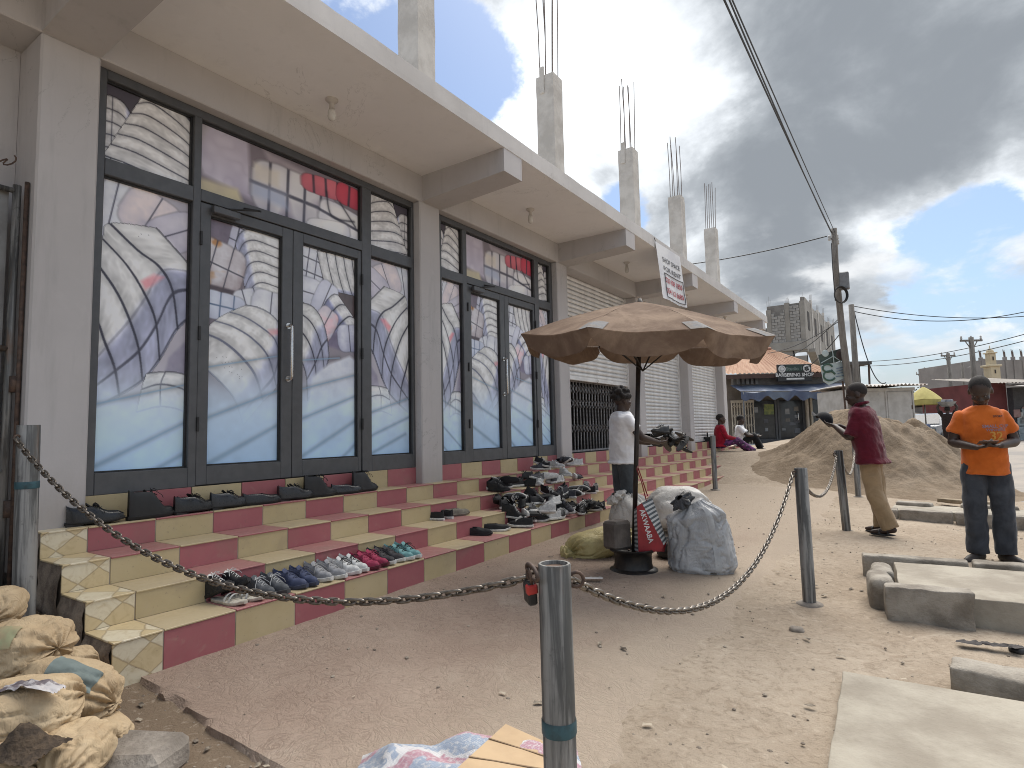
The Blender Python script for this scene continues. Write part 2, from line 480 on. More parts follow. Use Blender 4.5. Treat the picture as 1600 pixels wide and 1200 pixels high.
        np.add.at(acc, (Y[ok], X[ok]), c[ok]); np.add.at(cnt, (Y[ok], X[ok]), 1)
        m = cnt > 0
        # dark contact line round the bale
        d = np.zeros_like(m); d[1:] |= m[:-1]; d[:-1] |= m[1:]; d[:, 1:] |= m[:, :-1]; d[:, :-1] |= m[:, 1:]
        s.img[d & ~m] *= .55
        s.img[m] = acc[m]/cnt[m][:, None]
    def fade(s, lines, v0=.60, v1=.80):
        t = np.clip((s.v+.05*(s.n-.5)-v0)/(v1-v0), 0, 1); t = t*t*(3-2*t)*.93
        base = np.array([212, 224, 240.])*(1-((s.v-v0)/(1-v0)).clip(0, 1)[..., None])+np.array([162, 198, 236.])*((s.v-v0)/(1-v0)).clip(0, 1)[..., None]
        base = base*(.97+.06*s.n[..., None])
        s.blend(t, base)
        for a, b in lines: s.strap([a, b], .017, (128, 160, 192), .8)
def paint(key, w, h, px):
    flip = key.endswith('2'); k = key[:2]; mir = k in ('LR', 'UR')
    src = {'LR': 'LL', 'UR': 'UL'}.get(k, k)
    C = Canvas(w, h, px, {'LL': 3, 'UL': 23, 'DL': 41, 'DR': 61, 'TR': 83}[src]+(7 if mir else 0))
    A = C.asp
    if src == 'LL':
        C.img[:] = (168, 167, 182)
        C.bale(.2, .10*A, .25, .12*A, 10, nseg=3); C.bale(.55, .09*A, .35, .09*A, 25, (214, 206, 212), nseg=2)
        C.bale(.85, .13*A, .25, .10*A, 60, (200, 200, 216), (150, 150, 176), nseg=2)
        C.poly([(.8, .60), (1.1, .5), (1.1, .74), (.7, .72)], (164, 162, 182), (126, 124, 148), .04)
        C.patch([[(.62, .13), (.85, .19), (1.05, .25), (1.12, .32), (1.15, .42)], [(.10, .155), (.40, .225), (.66, .27), (.82, .345), (.90, .49)], [(.03, .215), (.28, .285), (.48, .37), (.63, .47), (.69, .61)],
                 [(-.06, .29), (.16, .375), (.31, .46), (.44, .57), (.50, .69)], [(-.15, .42), (0, .50), (.08, .565), (.19, .65), (.25, .745)], [(-.3, .56), (-.2, .6), (-.12, .66), (-.05, .72), (.0, .79)]], .55, (.78, .985, .55), seed=4)
        C.poly([(.45, .335), (.60, .30), (.72, .305), (.60, .34), (.50, .365)], (206, 96, 112), (226, 176, 186), .05, .7)
        C.patch([[(.55, .665), (.75, .655), (1.0, .66), (1.2, .7)], [(.5, .72), (.7, .70), (.95, .71), (1.2, .75)], [(.45, .80), (.7, .78), (.95, .79), (1.2, .83)]], .9, (.35,), seed=9)
        ln = [((-.1, .785), (1.1, .69)), ((-.1, 1.0), (1.1, .825)), ((.5, 1.03), (1.1, .94))]
        if mir: ln = [((1-a[0], a[1]), (1-b[0], b[1])) for a, b in [((-.1, .70), (1.1, .80)), ((-.1, .80), (1.1, .92)), ((.1, .9), (1.1, 1.01))]]
    elif src == 'UL':
        C.img[:] = (74, 72, 84)
        C.patch([[(-.1, .20+.17*k), (.05, .15+.17*k), (.2, .18+.17*k), (.31, .34+.17*k)] for k in range(6)], .75, (.4,), (214, 217, 226), seed=21)
        C.patch([[(.36-.07*k, .10+.17*k), (.52-.04*k, .02+.19*k), (.80, .11+.19*k), (1.02, .25+.17*k), (1.1, .42+.15*k)] for k in range(-1, 6)], .80, (), (222, 225, 232), seed=24)
        ln = []
    elif src == 'DL':
        C.img[:] = (112, 107, 120)
        C.poly([(-.1, -.1), (.4, -.1), (.45, .2), (-.1, .2)], (132, 124, 140), (92, 86, 102), .05)
        C.bale(.40, .10*A, .16, .16*A, 12, (186, 190, 210), nseg=5, along=1, ntr=2)
        C.patch([[(.36+.035*k, .075+.045*k), (.44+.035*k, .02+.045*k), (.60+.03*k, -.005+.045*k), (.85+.02*k, .0+.045*k), (1.15, .012+.045*k)] for k in range(8)], .30, (), seed=44, flip=True)
        C.bale(.15, .19*A, .34, .105*A, 14, (205, 208, 220), (120, 104, 110), nseg=3, ntr=1, tint=(188, 142, 98))
        C.poly([(-.1, .27), (.35, .28), (.4, .35), (-.1, .36)], (98, 86, 92), (66, 60, 70), .03)
        C.bale(.60, .325*A, .26, .07*A, -18, nseg=3); C.bale(.16, .355*A, .36, .06*A, 4, (196, 206, 226), nseg=4, ntr=1, strap=(60, 84, 120))
        C.bale(.88, .34*A, .30, .09*A, 5, (216, 222, 232), nseg=2)
        C.patch([[(.52, .335), (.68, .335), (.85, .35), (1.0, .385), (1.08, .44)], [(.30, .375), (.5, .385), (.75, .42), (.95, .465), (1.05, .55)], [(.10, .42), (.35, .435), (.62, .475), (.85, .545), (.98, .67)],
                 [(-.05, .475), (.2, .50), (.45, .555), (.66, .63), (.78, .74)], [(-.3, .56), (-.1, .60), (.15, .66), (.38, .74), (.5, .84)]], .74, (.9,), seed=47, strap=(92, 98, 122))
        C.poly([(.85, .425), (1.1, .41), (1.1, .435), (.88, .45)], (208, 104, 116), (224, 176, 186), .05, .6)
        ln = [((-.1, .62), (1.1, .53)), ((-.1, .83), (1.1, .68)), ((-.1, 1.02), (1.1, .83))]
    elif src == 'DR':
        C.img[:] = (132, 129, 142)
        C.poly([(.6, .16), (1.1, .16), (1.1, .30), (.75, .30)], (92, 84, 88), (70, 64, 70), .03)
        C.bale(.18, .09*A, .22, .10*A, 8, nseg=3, ntr=2); C.patch([[(.28+.165*k, .01-.006*k), (.33+.165*k, .07), (.40+.165*k, .14), (.46+.165*k, .185)] for k in range(6)], .86, (), (222, 226, 234), seed=70)
        C.bale(.12, .22*A, .28, .075*A, 4, (206, 212, 226), nseg=2, along=1); C.bale(.42, .24*A, .20, .10*A, 25, (196, 202, 222), nseg=2)
        C.patch([[(.36, .30), (.46, .24), (.58, .205), (.66, .20)], [(.46, .345), (.58, .285), (.70, .25), (.80, .245)], [(.60, .385), (.74, .335), (.88, .30), (.97, .30)], [(.72, .44), (.88, .395), (1.04, .36), (1.12, .36)]], .42, (), (222, 226, 236), (140, 147, 188), seed=67, flip=True, strap=(40, 42, 56))
        C.poly([(.4, .40), (.75, .38), (.8, .48), (.45, .46)], (124, 118, 144), (90, 86, 112), .05)
        C.bale(.42, .36*A, .2, .09*A, 30, (210, 204, 216), nseg=2, tint=(218, 190, 204))
        C.patch([[(.0, .275), (.2, .285), (.36, .335), (.46, .42), (.5, .52)], [(-.2, .335), (0, .33), (.2, .37), (.35, .46), (.42, .59)], [(-.25, .415), (-.05, .405), (.12, .45), (.24, .54), (.28, .67)], [(-.3, .52), (-.15, .5), (0, .54), (.1, .62), (.12, .73)]], .58, (.78, .985), seed=64)
        C.bale(.9, .41*A, .24, .07*A, -6, (200, 206, 224), (96, 100, 142), nseg=2)
        C.poly([(.2, .62), (.5, .55), (.9, .50), (1.1, .53), (1.1, .8), (.1, .8)], (216, 222, 232), (180, 190, 214), .05)
        ln = [((-.1, .55), (.7, .515)), ((-.1, .69), (1.1, .585)), ((-.1, .83), (1.1, .69)), ((-.1, 1.01), (1.1, .81)), ((.7, 1.02), (1.1, .92))]
    else:
        C.img[:] = (120, 114, 126)
        C.poly([(-.1, -.1), (.10, -.1), (.09, .45), (-.1, .5)], (190, 188, 196), (150, 146, 160), .03)
        C.poly([(.07, -.2), (.25, -.2), (.28, .9), (.02, .75), (-.02, .5)], (152, 146, 168), (190, 188, 206), .03, 1, .9)
        C.poly([(-.1, .82), (.2, .8), (.25, 1.1), (-.1, 1.1)], (200, 194, 158), (172, 164, 150), .03)
        C.poly([(.34, .0), (.6, .1), (.6, .4), (.4, .3)], (176, 172, 182), (128, 120, 134), .03)
        C.bale(.55, .62*A, .28, .46*A, 2, (206, 208, 216), (124, 122, 146), nseg=5, ntr=1, tint=(166, 160, 180))
        C.poly([(.29, .28), (.44, .28), (.44, .55), (.29, .55)], (214, 210, 196), (190, 186, 186), .03, .7)
        C.poly([(.28, .6), (.48, .6), (.5, .85), (.28, .8)], (140, 158, 196), (168, 178, 204), .04, .7)
        C.bale(.80, .22*A, .22, .17*A, -4, (196, 110, 126), (130, 70, 88), nseg=5)
        C.bale(.93, .22*A, .10, .2*A, 4, (184, 76, 96), (126, 56, 74), nseg=2)
        C.bale(.9, .75*A, .2, .28*A, 10, (212, 214, 222), nseg=2, along=1); C.bale(.78, .95*A, .16, .16*A, -8, (222, 224, 228), nseg=1)
        for q in ([(.76, .3), (.8, .7), (.97, .66)], [(.86, .4), (.98, .75)]): C.strap(q, .006)
        ln = []
    if src in ('LL', 'DL', 'DR'):
        if flip: ln = [((1-a[0], a[1]), (1-b[0], b[1])) for a, b in ln]
        if mir: C.img = C.img[:, ::-1]; C.n = C.n[:, ::-1]
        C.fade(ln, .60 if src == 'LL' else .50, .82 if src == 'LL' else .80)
    elif mir: C.img = C.img[:, ::-1]
    x = np.clip(C.img*(.94+.10*C.n[..., None]), 0, 255)/255.0
    lin = np.where(x <= .04045, x/12.92, ((x+.055)/1.055)**2.4)
    return np.clip(lin*np.array([1.34, 1.28, 1.18]), 0, .90)
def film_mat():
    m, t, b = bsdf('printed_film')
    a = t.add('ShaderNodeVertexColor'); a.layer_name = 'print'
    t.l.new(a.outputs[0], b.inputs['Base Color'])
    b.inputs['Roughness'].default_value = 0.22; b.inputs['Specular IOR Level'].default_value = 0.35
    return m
FILM = film_mat()
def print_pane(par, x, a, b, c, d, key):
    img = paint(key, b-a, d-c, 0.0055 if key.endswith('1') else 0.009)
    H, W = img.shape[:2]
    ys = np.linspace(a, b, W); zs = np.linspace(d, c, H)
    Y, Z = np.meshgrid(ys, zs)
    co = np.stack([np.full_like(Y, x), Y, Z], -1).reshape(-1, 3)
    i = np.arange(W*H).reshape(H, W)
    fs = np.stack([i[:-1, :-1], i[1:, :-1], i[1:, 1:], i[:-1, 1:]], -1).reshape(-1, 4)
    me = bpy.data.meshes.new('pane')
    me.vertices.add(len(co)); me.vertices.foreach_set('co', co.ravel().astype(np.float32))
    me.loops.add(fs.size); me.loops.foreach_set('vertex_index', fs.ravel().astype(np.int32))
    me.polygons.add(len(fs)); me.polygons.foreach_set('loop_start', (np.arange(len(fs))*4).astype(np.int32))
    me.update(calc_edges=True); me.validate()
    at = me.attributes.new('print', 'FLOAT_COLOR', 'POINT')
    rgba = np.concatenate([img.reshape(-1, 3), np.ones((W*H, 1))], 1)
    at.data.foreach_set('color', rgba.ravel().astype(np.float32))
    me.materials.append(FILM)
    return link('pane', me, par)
# ------------------------------------------------------------------ ground, pavement, road
def g(x, y):
    b = -0.035 + 0.011*max(-1.0, min(y, 10.0)) - 0.03*max(0.0, min(x, 5.0))
    rise = 0.50*sstep(9.6, 14.5, y)*(1-sstep(0.6, 4.5, x))*sstep(-1.4, -1.0, x)
    far = 0.12*sstep(12, 30, y)
    mound = 0.33*sstep(0.15, -1.1, x)*sstep(0.2, -0.08, y)
    return b + rise + far + mound
def axis(lo, f0, f1, hi, step, grow=1.22):
    a = list(np.arange(f0, f1+1e-6, step)); s = step; v = f1
    while v < hi: s *= grow; v += s; a.append(v)
    s = step; v = f0
    while v > lo: s *= grow; v -= s; a.insert(0, v)
    return a
def make_ground():
    xs = axis(-250, -1.4, 6.0, 250, 0.05); ys = axis(-30, -1.6, 14.0, 700, 0.05)
    mb = MB(); nx = len(xs)
    for y in ys:
        for x in xs:
            z = g(x, y)
            if -2 < x < 9 and -2 < y < 20:
                soil = sstep(0.3, -0.1, y)*sstep(1.4, 0.2, x)
                z += 0.022*fbm(x*1.1, y*1.1, 3.0, 3) + (0.012+0.02*soil)*fbm(x*6, y*6, 1.0, 3)+0.005*abs(fbm(x*13, y*13, 4.0, 2))
                # scuffed tracks towards the street
                z += 0.012*sstep(2.2, 3.0, x)*fbm(x*3.0, y*1.2, 9.0, 3)
            mb.v.append((x, y, z))
    for j in range(len(ys)-1):
        for i in range(nx-1): mb.f.append((j*nx+i, j*nx+i+1, (j+1)*nx+i+1, (j+1)*nx+i))
    m, t, b = bsdf('dirt')
    p = t.add('ShaderNodeNewGeometry').outputs['Position']
    n1 = t.noise(p, 0.8, 8, 0.6); n2 = t.noise(p, 7.0, 8, 0.65, 1.2); n3 = t.noise(p, 90, 4, 0.7)
    n4 = t.noise(p, 2.2, 6, 0.6, 2.0)
    c = t.mix(t.ramp(n1, 0.34, 0.66), (0.290, 0.234, 0.176), (0.375, 0.312, 0.242))
    c = t.mix(t.ramp(n2, 0.52, 0.72, 0, 0.6), c, (0.225, 0.170, 0.120)); c = t.mix(t.ramp(t.noise(p, 0.35, 5, .6, .8), .42, .66, 0, .4), c, (.27, .215, .16))
    c = t.mix(t.ramp(n4, 0.58, 0.72, 0, 0.55), c, (0.42, 0.355, 0.28))
    c = t.mix(t.ramp(n3, 0.62, 0.74, 0, 0.5), c, (0.19, 0.145, 0.105))
    sp = t.add('ShaderNodeSeparateXYZ'); t.l.new(p, sp.inputs[0])
    wob = t.math('MULTIPLY_ADD', n2, 0.5, sp.outputs[1])
    soil = t.math('MULTIPLY', t.ramp(wob, 0.62, 0.30), t.ramp(sp.outputs[0], 2.2, 0.9))
    c = t.mix(t.math('MULTIPLY', soil, 0.85), c, (0.150, 0.107, 0.072))
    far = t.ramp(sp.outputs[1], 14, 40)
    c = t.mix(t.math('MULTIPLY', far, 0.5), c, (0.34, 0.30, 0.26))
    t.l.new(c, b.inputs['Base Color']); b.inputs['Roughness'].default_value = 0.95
    b.inputs['Specular IOR Level'].default_value = 0.15
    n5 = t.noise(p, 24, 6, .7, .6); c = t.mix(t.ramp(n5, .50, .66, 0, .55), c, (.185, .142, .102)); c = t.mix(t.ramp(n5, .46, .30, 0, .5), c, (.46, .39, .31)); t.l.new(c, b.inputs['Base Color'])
    h = t.math('ADD', t.math('ADD', t.math('MULTIPLY', n2, 0.7), t.math('MULTIPLY', n3, 0.28)), t.math('MULTIPLY', n5, .4))
    bump(t, b, h, 0.75, 0.03)
    structure('ground', mb, m, None, True)
    # rough concrete pavement in front of the steps
    def pave():
        mb = MB(); xs = list(np.arange(-0.02, 2.75, 0.035)); ys = list(np.arange(0.0, 11.2, 0.035)); nx = len(xs)
        for y in ys:
            for x in xs:
                edge = 0.13 - 0.07*x + 0.05*fbm(x*3, 2.0, 0, 4)
                right = 2.25 + 0.35*fbm(y*0.8, 5.0, 0, 3)
                yy = max(y, edge)
                lift = 0.026 - 0.06*sstep(right-0.35, right+0.35, x) - 0.1*sstep(10.2, 11.0, y)
                z = g(x, yy) + lift + 0.010*fbm(x*1.3, y*1.3, 3.0, 3) + 0.005*fbm(x*9, y*9, 1.5, 2)
                if y < edge: z -= 0.035
                mb.v.append((x, yy - (0.012*abs(nz(x*30, y*30)) if y < edge else 0), z))
        for j in range(len(ys)-1):
            for i in range(nx-1): mb.f.append((j*nx+i, j*nx+i+1, (j+1)*nx+i+1, (j+1)*nx+i))
        m, t, b = bsdf('pavement_concrete')
        p = t.add('ShaderNodeNewGeometry').outputs['Position']
        w1 = t.noise(p, 6.5, 3, 0.5, 2.6); w2 = t.noise(p, 22.0, 4, 0.6, 2.0); n1 = t.noise(p, 0.9, 6, 0.6)
        ridge = t.math('ABSOLUTE', t.math('SUBTRACT', w1, 0.5)); ridge2 = t.math('ABSOLUTE', t.math('SUBTRACT', w2, 0.5))
        c = t.mix(t.ramp(n1, 0.36, 0.66), (0.272, 0.203, 0.160), (0.330, 0.258, 0.205))
        pale = t.noise(p, 1.4, 9, 0.70, 0.8)
        c = t.mix(t.ramp(pale, 0.54, 0.72, 0, 0.75), c, (0.375, 0.312, 0.255))
        c = t.mix(t.math('MULTIPLY', t.ramp(ridge, 0.0, 0.030, 0.7, 0.0), t.ramp(t.noise(p, 1.3, 4, .6), .38, .58, .25, 1.0)), c, (0.185, 0.130, 0.100))
        c = t.mix(t.ramp(ridge2, 0.0, 0.03, 0.30, 0.0), c, (0.175, 0.130, 0.100)); c = t.mix(t.ramp(t.noise(p, 55, 5, .7), .55, .7, 0, .4), c, (.19, .145, .115))
        sp = t.add('ShaderNodeSeparateXYZ'); t.l.new(p, sp.inputs[0])
        dust = t.math('MAXIMUM', t.ramp(t.math('ADD', sp.outputs[1], t.math('MULTIPLY', n1, 3.0)), 4.0, 8.5), t.ramp(t.math('ADD', sp.outputs[0], t.math('MULTIPLY', pale, 1.6)), 1.7, 3.0))
        c = t.mix(t.math('MULTIPLY', dust, 0.85), c, (0.345, 0.286, 0.222))
        t.l.new(c, b.inputs['Base Color']); b.inputs['Roughness'].default_value = 0.93
        b.inputs['Specular IOR Level'].default_value = 0.15
        h = t.math('ADD', t.ramp(ridge, 0.0, 0.08), t.math('MULTIPLY', t.ramp(ridge2, 0, 0.07), 0.6))
        h = t.math('ADD', h, t.math('MULTIPLY', t.noise(p, 120, 3, 0.6), 0.4))
        bump(t, b, h, 0.45, 0.010)
        structure('pavement', mb, m, None, 38)
    pave()
    # the street: worn grey road running away on the right
    mb = MB()
    ys = axis(9, 9, 60, 600, 1.5, 1.15)
    for y in ys:
        xl = 4.6 + 0.35*fbm(y*0.4, 1.0, 0, 3) + 0.02*(y-10); xr = 9.6 + 0.4*fbm(y*0.3, 7.0, 0, 3) + 0.02*(y-10)
        for k in range(7):
            x = xl + (xr-xl)*k/6
            mb.v.append((x, y, g(x, y) + 0.022 + (0.04 if 0 < k < 6 else -0.03)))
    for j in range(len(ys)-1):
        for k in range(6): mb.f.append((j*7+k, j*7+k+1, (j+1)*7+k+1, (j+1)*7+k))
    m, t, b = bsdf('worn_road')
    p = t.add('ShaderNodeNewGeometry').outputs['Position']
    n1 = t.noise(p, 0.5, 7, 0.6, 0.6); n2 = t.noise(p, 40, 3, 0.6)
    c = t.mix(t.ramp(n1, 0.4, 0.62), (0.30, 0.262, 0.222), (0.225, 0.205, 0.186))
    t.l.new(t.mix(t.ramp(n2, 0.55, 0.7, 0, .4), c, (0.15, 0.14, 0.13)), b.inputs['Base Color'])
    b.inputs['Roughness'].default_value = 0.9; bump(t, b, n2, 0.3, 0.01)
    structure('road', mb, m, None, True)
make_ground()

# ------------------------------------------------------------------ steps
TZ = [0.200, 0.354, 0.509, 0.663]            # tread heights
TX = [0.0, -0.322, -0.645, -0.967]           # riser planes
LM, LT = 0.244, 0.40
YEND = 17.7
COLS = [(-0.06, 0.275), (3.415, 3.75), (6.47, 6.79), (9.58, 9.89), (12.64, 12.95), (15.72, 16.05)]
def tile_mat(name, c, c2):
    m, t, b = bsdf(name)
    v = t.add('ShaderNodeNewGeometry').outputs['Position']
    oi = t.add('ShaderNodeObjectInfo').outputs['Random']
    n = t.noise(v, 3.0, 6, 0.6); n2 = t.noise(v, 45, 4, 0.6); n3 = t.noise(v, 11, 6, 0.7, 0.5)
    cc = t.mix(t.ramp(n, 0.3, 0.7), c, c2)
    cc = t.mix(t.ramp(oi, 0, 1, 0, 0.35, False), cc, tuple(x*0.86 for x in c))
    cc = t.mix(t.ramp(n3, 0.56, 0.78, 0, 0.30), cc, (0.42, 0.34, 0.26))     # dust
    cc = t.mix(t.ramp(n2, 0.62, 0.74, 0, 0.45), cc, (0.14, 0.11, 0.09)); cc = t.mix(t.ramp(t.noise(v, 1.7, 6, .65, 1.0), .5, .72, 0, .30), cc, (.22, .17, .125))
    sp = t.add('ShaderNodeSeparateXYZ'); t.l.new(t.add('ShaderNodeNewGeometry').outputs['Normal'], sp.inputs[0])
    cc = t.mix(t.math('MULTIPLY', t.ramp(sp.outputs[2], 0.5, 0.9), 0.22), cc, (0.46, 0.38, 0.29))  # dust lies on treads
    t.l.new(cc, b.inputs['Base Color'])
    t.l.new(t.ramp(n3, 0.35, 0.7, 0.42, 0.72, False), b.inputs['Roughness'])
    bump(t, b, n2, 0.06, 0.002)
    return m
PINK = tile_mat('pink_tile', (0.318, 0.095, 0.106), (0.355, 0.118, 0.125))
TAN = tile_mat('tan_tile', (0.435, 0.345, 0.190), (0.480, 0.388, 0.228))
def marble():
    m, t, b = bsdf('patterned_tile')
    v = t.add('ShaderNodeNewGeometry').outputs['Position']
    sp = t.add('ShaderNodeSeparateXYZ'); t.l.new(v, sp.inputs[0])
    # diagonal lattice with curved veins
    a = t.math('ADD', sp.outputs[1], t.math('MULTIPLY', sp.outputs[0], 0.0))
    zz = t.math('ADD', sp.outputs[2], t.math('MULTIPLY', sp.outputs[0], 0.48))
    w = t.noise(v, 9, 3, 0.5)
    def lat(sgn):
        q = t.math('ADD', t.math('MULTIPLY', a, 4.9), t.math('MULTIPLY', zz, 6.4*sgn))
        q = t.math('ADD', q, t.math('MULTIPLY', w, 0.20))
        fr = t.math('FRACT', q)
        return t.math('ABSOLUTE', t.math('SUBTRACT', fr, 0.5)), t.math('FLOOR', q)
    l1, f1 = lat(1.0); l2, f2 = lat(-1.0)
    par = t.math('FRACT', t.math('MULTIPLY', t.math('ADD', f1, f2), 0.5))
    n = t.noise(v, 14, 7, 0.65, 1.2)
    cell = t.mix(t.ramp(par, 0.2, 0.3), (0.64, 0.57, 0.42), (0.56, 0.45, 0.265))
    cell = t.mix(t.ramp(n, 0.45, 0.72, 0, 0.6), cell, (0.43, 0.325, 0.175))
    line = t.math('MAXIMUM', t.ramp(l1, 0.455, 0.49), t.ramp(l2, 0.455, 0.49))
    cc = t.mix(t.math('MULTIPLY', line, 0.55), cell, (0.245, 0.175, 0.095))
    dk = t.noise(v, 30, 5, 0.7, 0.6)
    cc = t.mix(t.ramp(dk, 0.64, 0.76, 0, 0.7), cc, (0.10, 0.07, 0.05))
    t.l.new(cc, b.inputs['Base Color']); b.inputs['Roughness'].default_value = 0.42
    bump(t, b, n, 0.05, 0.002)
    return m
MARB = marble()
CONC = M('rough_concrete', (0.30, 0.265, 0.225), (0.17, 0.145, 0.12), 0.92, 5.0, 0.9, 0.02, fine=45)

def make_steps():
    st = thing('tiled_steps', 'long flight of pink and tan tiled steps along the shop front', 'steps', (0, 0, 0))
    core = MB()
    prof = [(TX[0]-.0035, -.35), (TX[0]-.0035, TZ[0]-.0035)]
    for k in range(1, 4): prof += [(TX[k]-.0035, TZ[k-1]-.0035), (TX[k]-.0035, TZ[k]-.0035)]
    prof += [(-1.62, TZ[3]-.0035), (-1.62, -.35)]
    n = len(prof)
    core.v = [(x, 0.012, z) for x, z in prof] + [(x, YEND, z) for x, z in prof]
    core.f = [tuple(range(n)), tuple(range(2*n-1, n-1, -1))] + [(i, i+n, (i+1) % n+n, (i+1) % n) for i in range(n)]
    obj('step_core', core, M('tile_grout', (.36, .31, .25), (.24, .20, .16), .95, 6, .4, world=True), st)
    # crumbling rough mortar on the open end of the flight
    rough = MB()
    for k in range(4):
        x1, x0 = TX[k]-.012, (TX[k]-.33 if k < 3 else -1.1)
        def fn(u, v, x0=x0, x1=x1, k=k):
            x = x0+(x1-x0)*u; z = -.25+(TZ[k]-.014+.25)*v
            d = 0.020+0.030*fbm(x*7+3*k, z*7, 2.0, 4)
            e = min(1.0, (1-v)*9)
            return (x, 0.010-max(0.0, d)*e, z)
        rough.grid(22, 26, fn)
    obj('end_mortar', rough, M('mud_mortar', (0.27, 0.22, 0.17), (0.13, 0.10, 0.078), 0.95, 9, 0.8, 0.02), st, True)
    gr = MB()
    gap = 0.0030
    mcache = {}
    def tile(kind, lo, hi, c):
        """kind r: riser at plane index k, t: tread"""
        key = (kind[0], kind[1] if kind[0] == 'r' and kind[1] in (0, 4) else (1 if kind[0] == 'r' else kind[1]), round(hi-lo, 3))
        if key not in mcache:
            mb = MB(); L = hi-lo-2*gap
            if kind[0] == 'r':
                h = {0: 0.32, 4: 0.172}.get(kind[1], 0.1535)
                mb.cbox(-.0102, 0, 0, L, 0, h-.0005, .0016)
            else:
                d = {0: .3215, 1: .3225, 2: .3215, 3: .235}[kind[1]]
                mb.cbox(-d, 0.006, 0, L, -.0102, 0, .0022)
            me = mb.mesh('tile'); me.materials.append(c); mcache[key] = me
        o = link('tile', mcache[key], st, c)
        if kind[0] == 'r':
            k = kind[1]
            x = TX[k] if k < 4 else -1.185
            z = {0: -0.132, 1: TZ[0], 2: TZ[1], 3: TZ[2], 4: TZ[3]}[k]
            o.location = (x+rng.uniform(-.0008, .0008), lo+gap, z)
        else:
            o.location = (TX[kind[1]], lo+gap, TZ[kind[1]]+rng.uniform(-.0006, .0006))
        return o
    far = {PINK: MB(), TAN: MB()}
    YF = 9.6
    riser_even = [PINK, TAN, TAN, PINK]; tread_even = [TAN, TAN, PINK, TAN]
    oth = {PINK: TAN, TAN: PINK}
    for k in range(4):
        tile(('r', k), 0.0, LM, MARB); tile(('t', k), 0.0, LM, MARB)
        i = 0; y = LM
        while y < YEND-.01:
            y1 = min(y+LT, YEND)
            cr = riser_even[k] if i % 2 == 0 else oth[riser_even[k]]
            ct = tread_even[k] if i % 2 == 0 else oth[tread_even[k]]
            if y1 < YF: tile(('r', k), y, y1, cr); tile(('t', k), y, y1, ct)
            else:
                z0 = -.132 if k == 0 else TZ[k-1]
                far[cr].box(TX[k]-.0102, TX[k], y+gap, y1-gap, z0, TZ[k]-.011)
                far[ct].box(TX[k]-(.3215 if k < 3 else .235), TX[k]+.004, y+gap, y1-gap, TZ[k]-.0102, TZ[k])
            y = y1; i += 1
    # riser under the shop fronts, between the columns
    bays = [(COLS[i][1], COLS[i+1][0]) for i in range(5)]
    for bi, (a, b_) in enumerate(bays):
        ks = sorted({a, b_} | {0.597+0.4*j for j in range(-2, 45) if a+.02 < 0.597+0.4*j < b_-.02})
        for lo, hi in zip(ks[:-1], ks[1:]):
            c = PINK if int(round((lo+hi)/2/0.4-0.5-0.4925+40)) % 2 == 1 else TAN
            if hi < YF: tile(('r', 4), lo, hi, c)
            else: far[c].box(-1.1952, -1.185, lo+gap, hi-gap, TZ[3], .834)
    for m, mb in far.items(): setp(obj('far_tile_rows', mb, m, st), kind='stuff')
make_steps()

# ------------------------------------------------------------------ the shop building
def wall_mat(name, c1, c2, stain=0.35):
    m, t, b = bsdf(name)
    v = t.add('ShaderNodeNewGeometry').outputs['Position']
    n = t.noise(v, 1.1, 7, 0.6); nf = t.noise(v, 70, 4, 0.6); ns = t.noise(t.vmath('MULTIPLY', v, (5, 5, 0.6)), 1.6, 6, 0.65)
    sp = t.add('ShaderNodeSeparateXYZ'); t.l.new(v, sp.inputs[0])
    c = t.mix(t.ramp(n, 0.3, 0.7), c2, c1)
    c = t.mix(t.ramp(ns, 0.52, 0.78, 0, stain*1.2), c, tuple(x*0.62 for x in c1)); c = t.mix(t.ramp(t.noise(v, 3.3, 7, .7, 1.2), .56, .74, 0, .22), c, tuple(x*1.18 for x in c1))
    cr = t.math('ABSOLUTE', t.math('SUBTRACT', t.noise(v, 0.9, 9, .62, 1.4), .5)); c = t.mix(t.math('MULTIPLY', t.ramp(cr, 0, .004, .5, 0), t.ramp(t.noise(v, .5, 3, .5), .5, .6)), c, tuple(x*.45 for x in c1))
    # splashed mud near the foot of the wall
    foot = t.ramp(t.math('ADD', sp.outputs[2], t.math('MULTIPLY', ns, 0.4)), 1.25, 0.85, 0, 0.4)
    c = t.mix(foot, c, (0.25, 0.205, 0.165))
    t.l.new(c, b.inputs['Base Color']); b.inputs['Roughness'].default_value = 0.82
    b.inputs['Specular IOR Level'].default_value = 0.25
    bump(t, b, t.math('MULTIPLY_ADD', n, 0.6, t.math('MULTIPLY', nf, 0.25)), 0.22, 0.01)
    return m
WALL = wall_mat('taupe_paint', (0.490, 0.470, 0.462), (0.445, 0.426, 0.418))
SOFFIT = wall_mat('soffit_paint', (0.800, 0.792, 0.785), (0.750, 0.742, 0.735), 0.15)
FASCIA = wall_mat('fascia_render', (0.56, 0.54, 0.52), (0.46, 0.44, 0.42), 0.3)
RAWC = M('cast_concrete', (0.54, 0.515, 0.475), (0.41, 0.385, 0.35), 0.88, 3.0, 0.5, 0.02, world=True, fine=30)
ALU = M('grey_aluminium', (0.082, 0.084, 0.088), (0.068, 0.070, 0.073), 0.42, 12, 0.02, fine=200)
STEEL = M('brushed_steel', (0.62, 0.61, 0.59), (0.5, 0.49, 0.47), 0.28, 30, 0.02, metal=1.0)
BLACK = M('black_rubber', (0.012, 0.012, 0.013), (0.02, 0.02, 0.02), 0.55, 30, 0.05)
REBAR = M('rebar_steel', (0.20, 0.17, 0.155), (0.13, 0.09, 0.07), 0.7, 20, 0.3, metal=0.4)
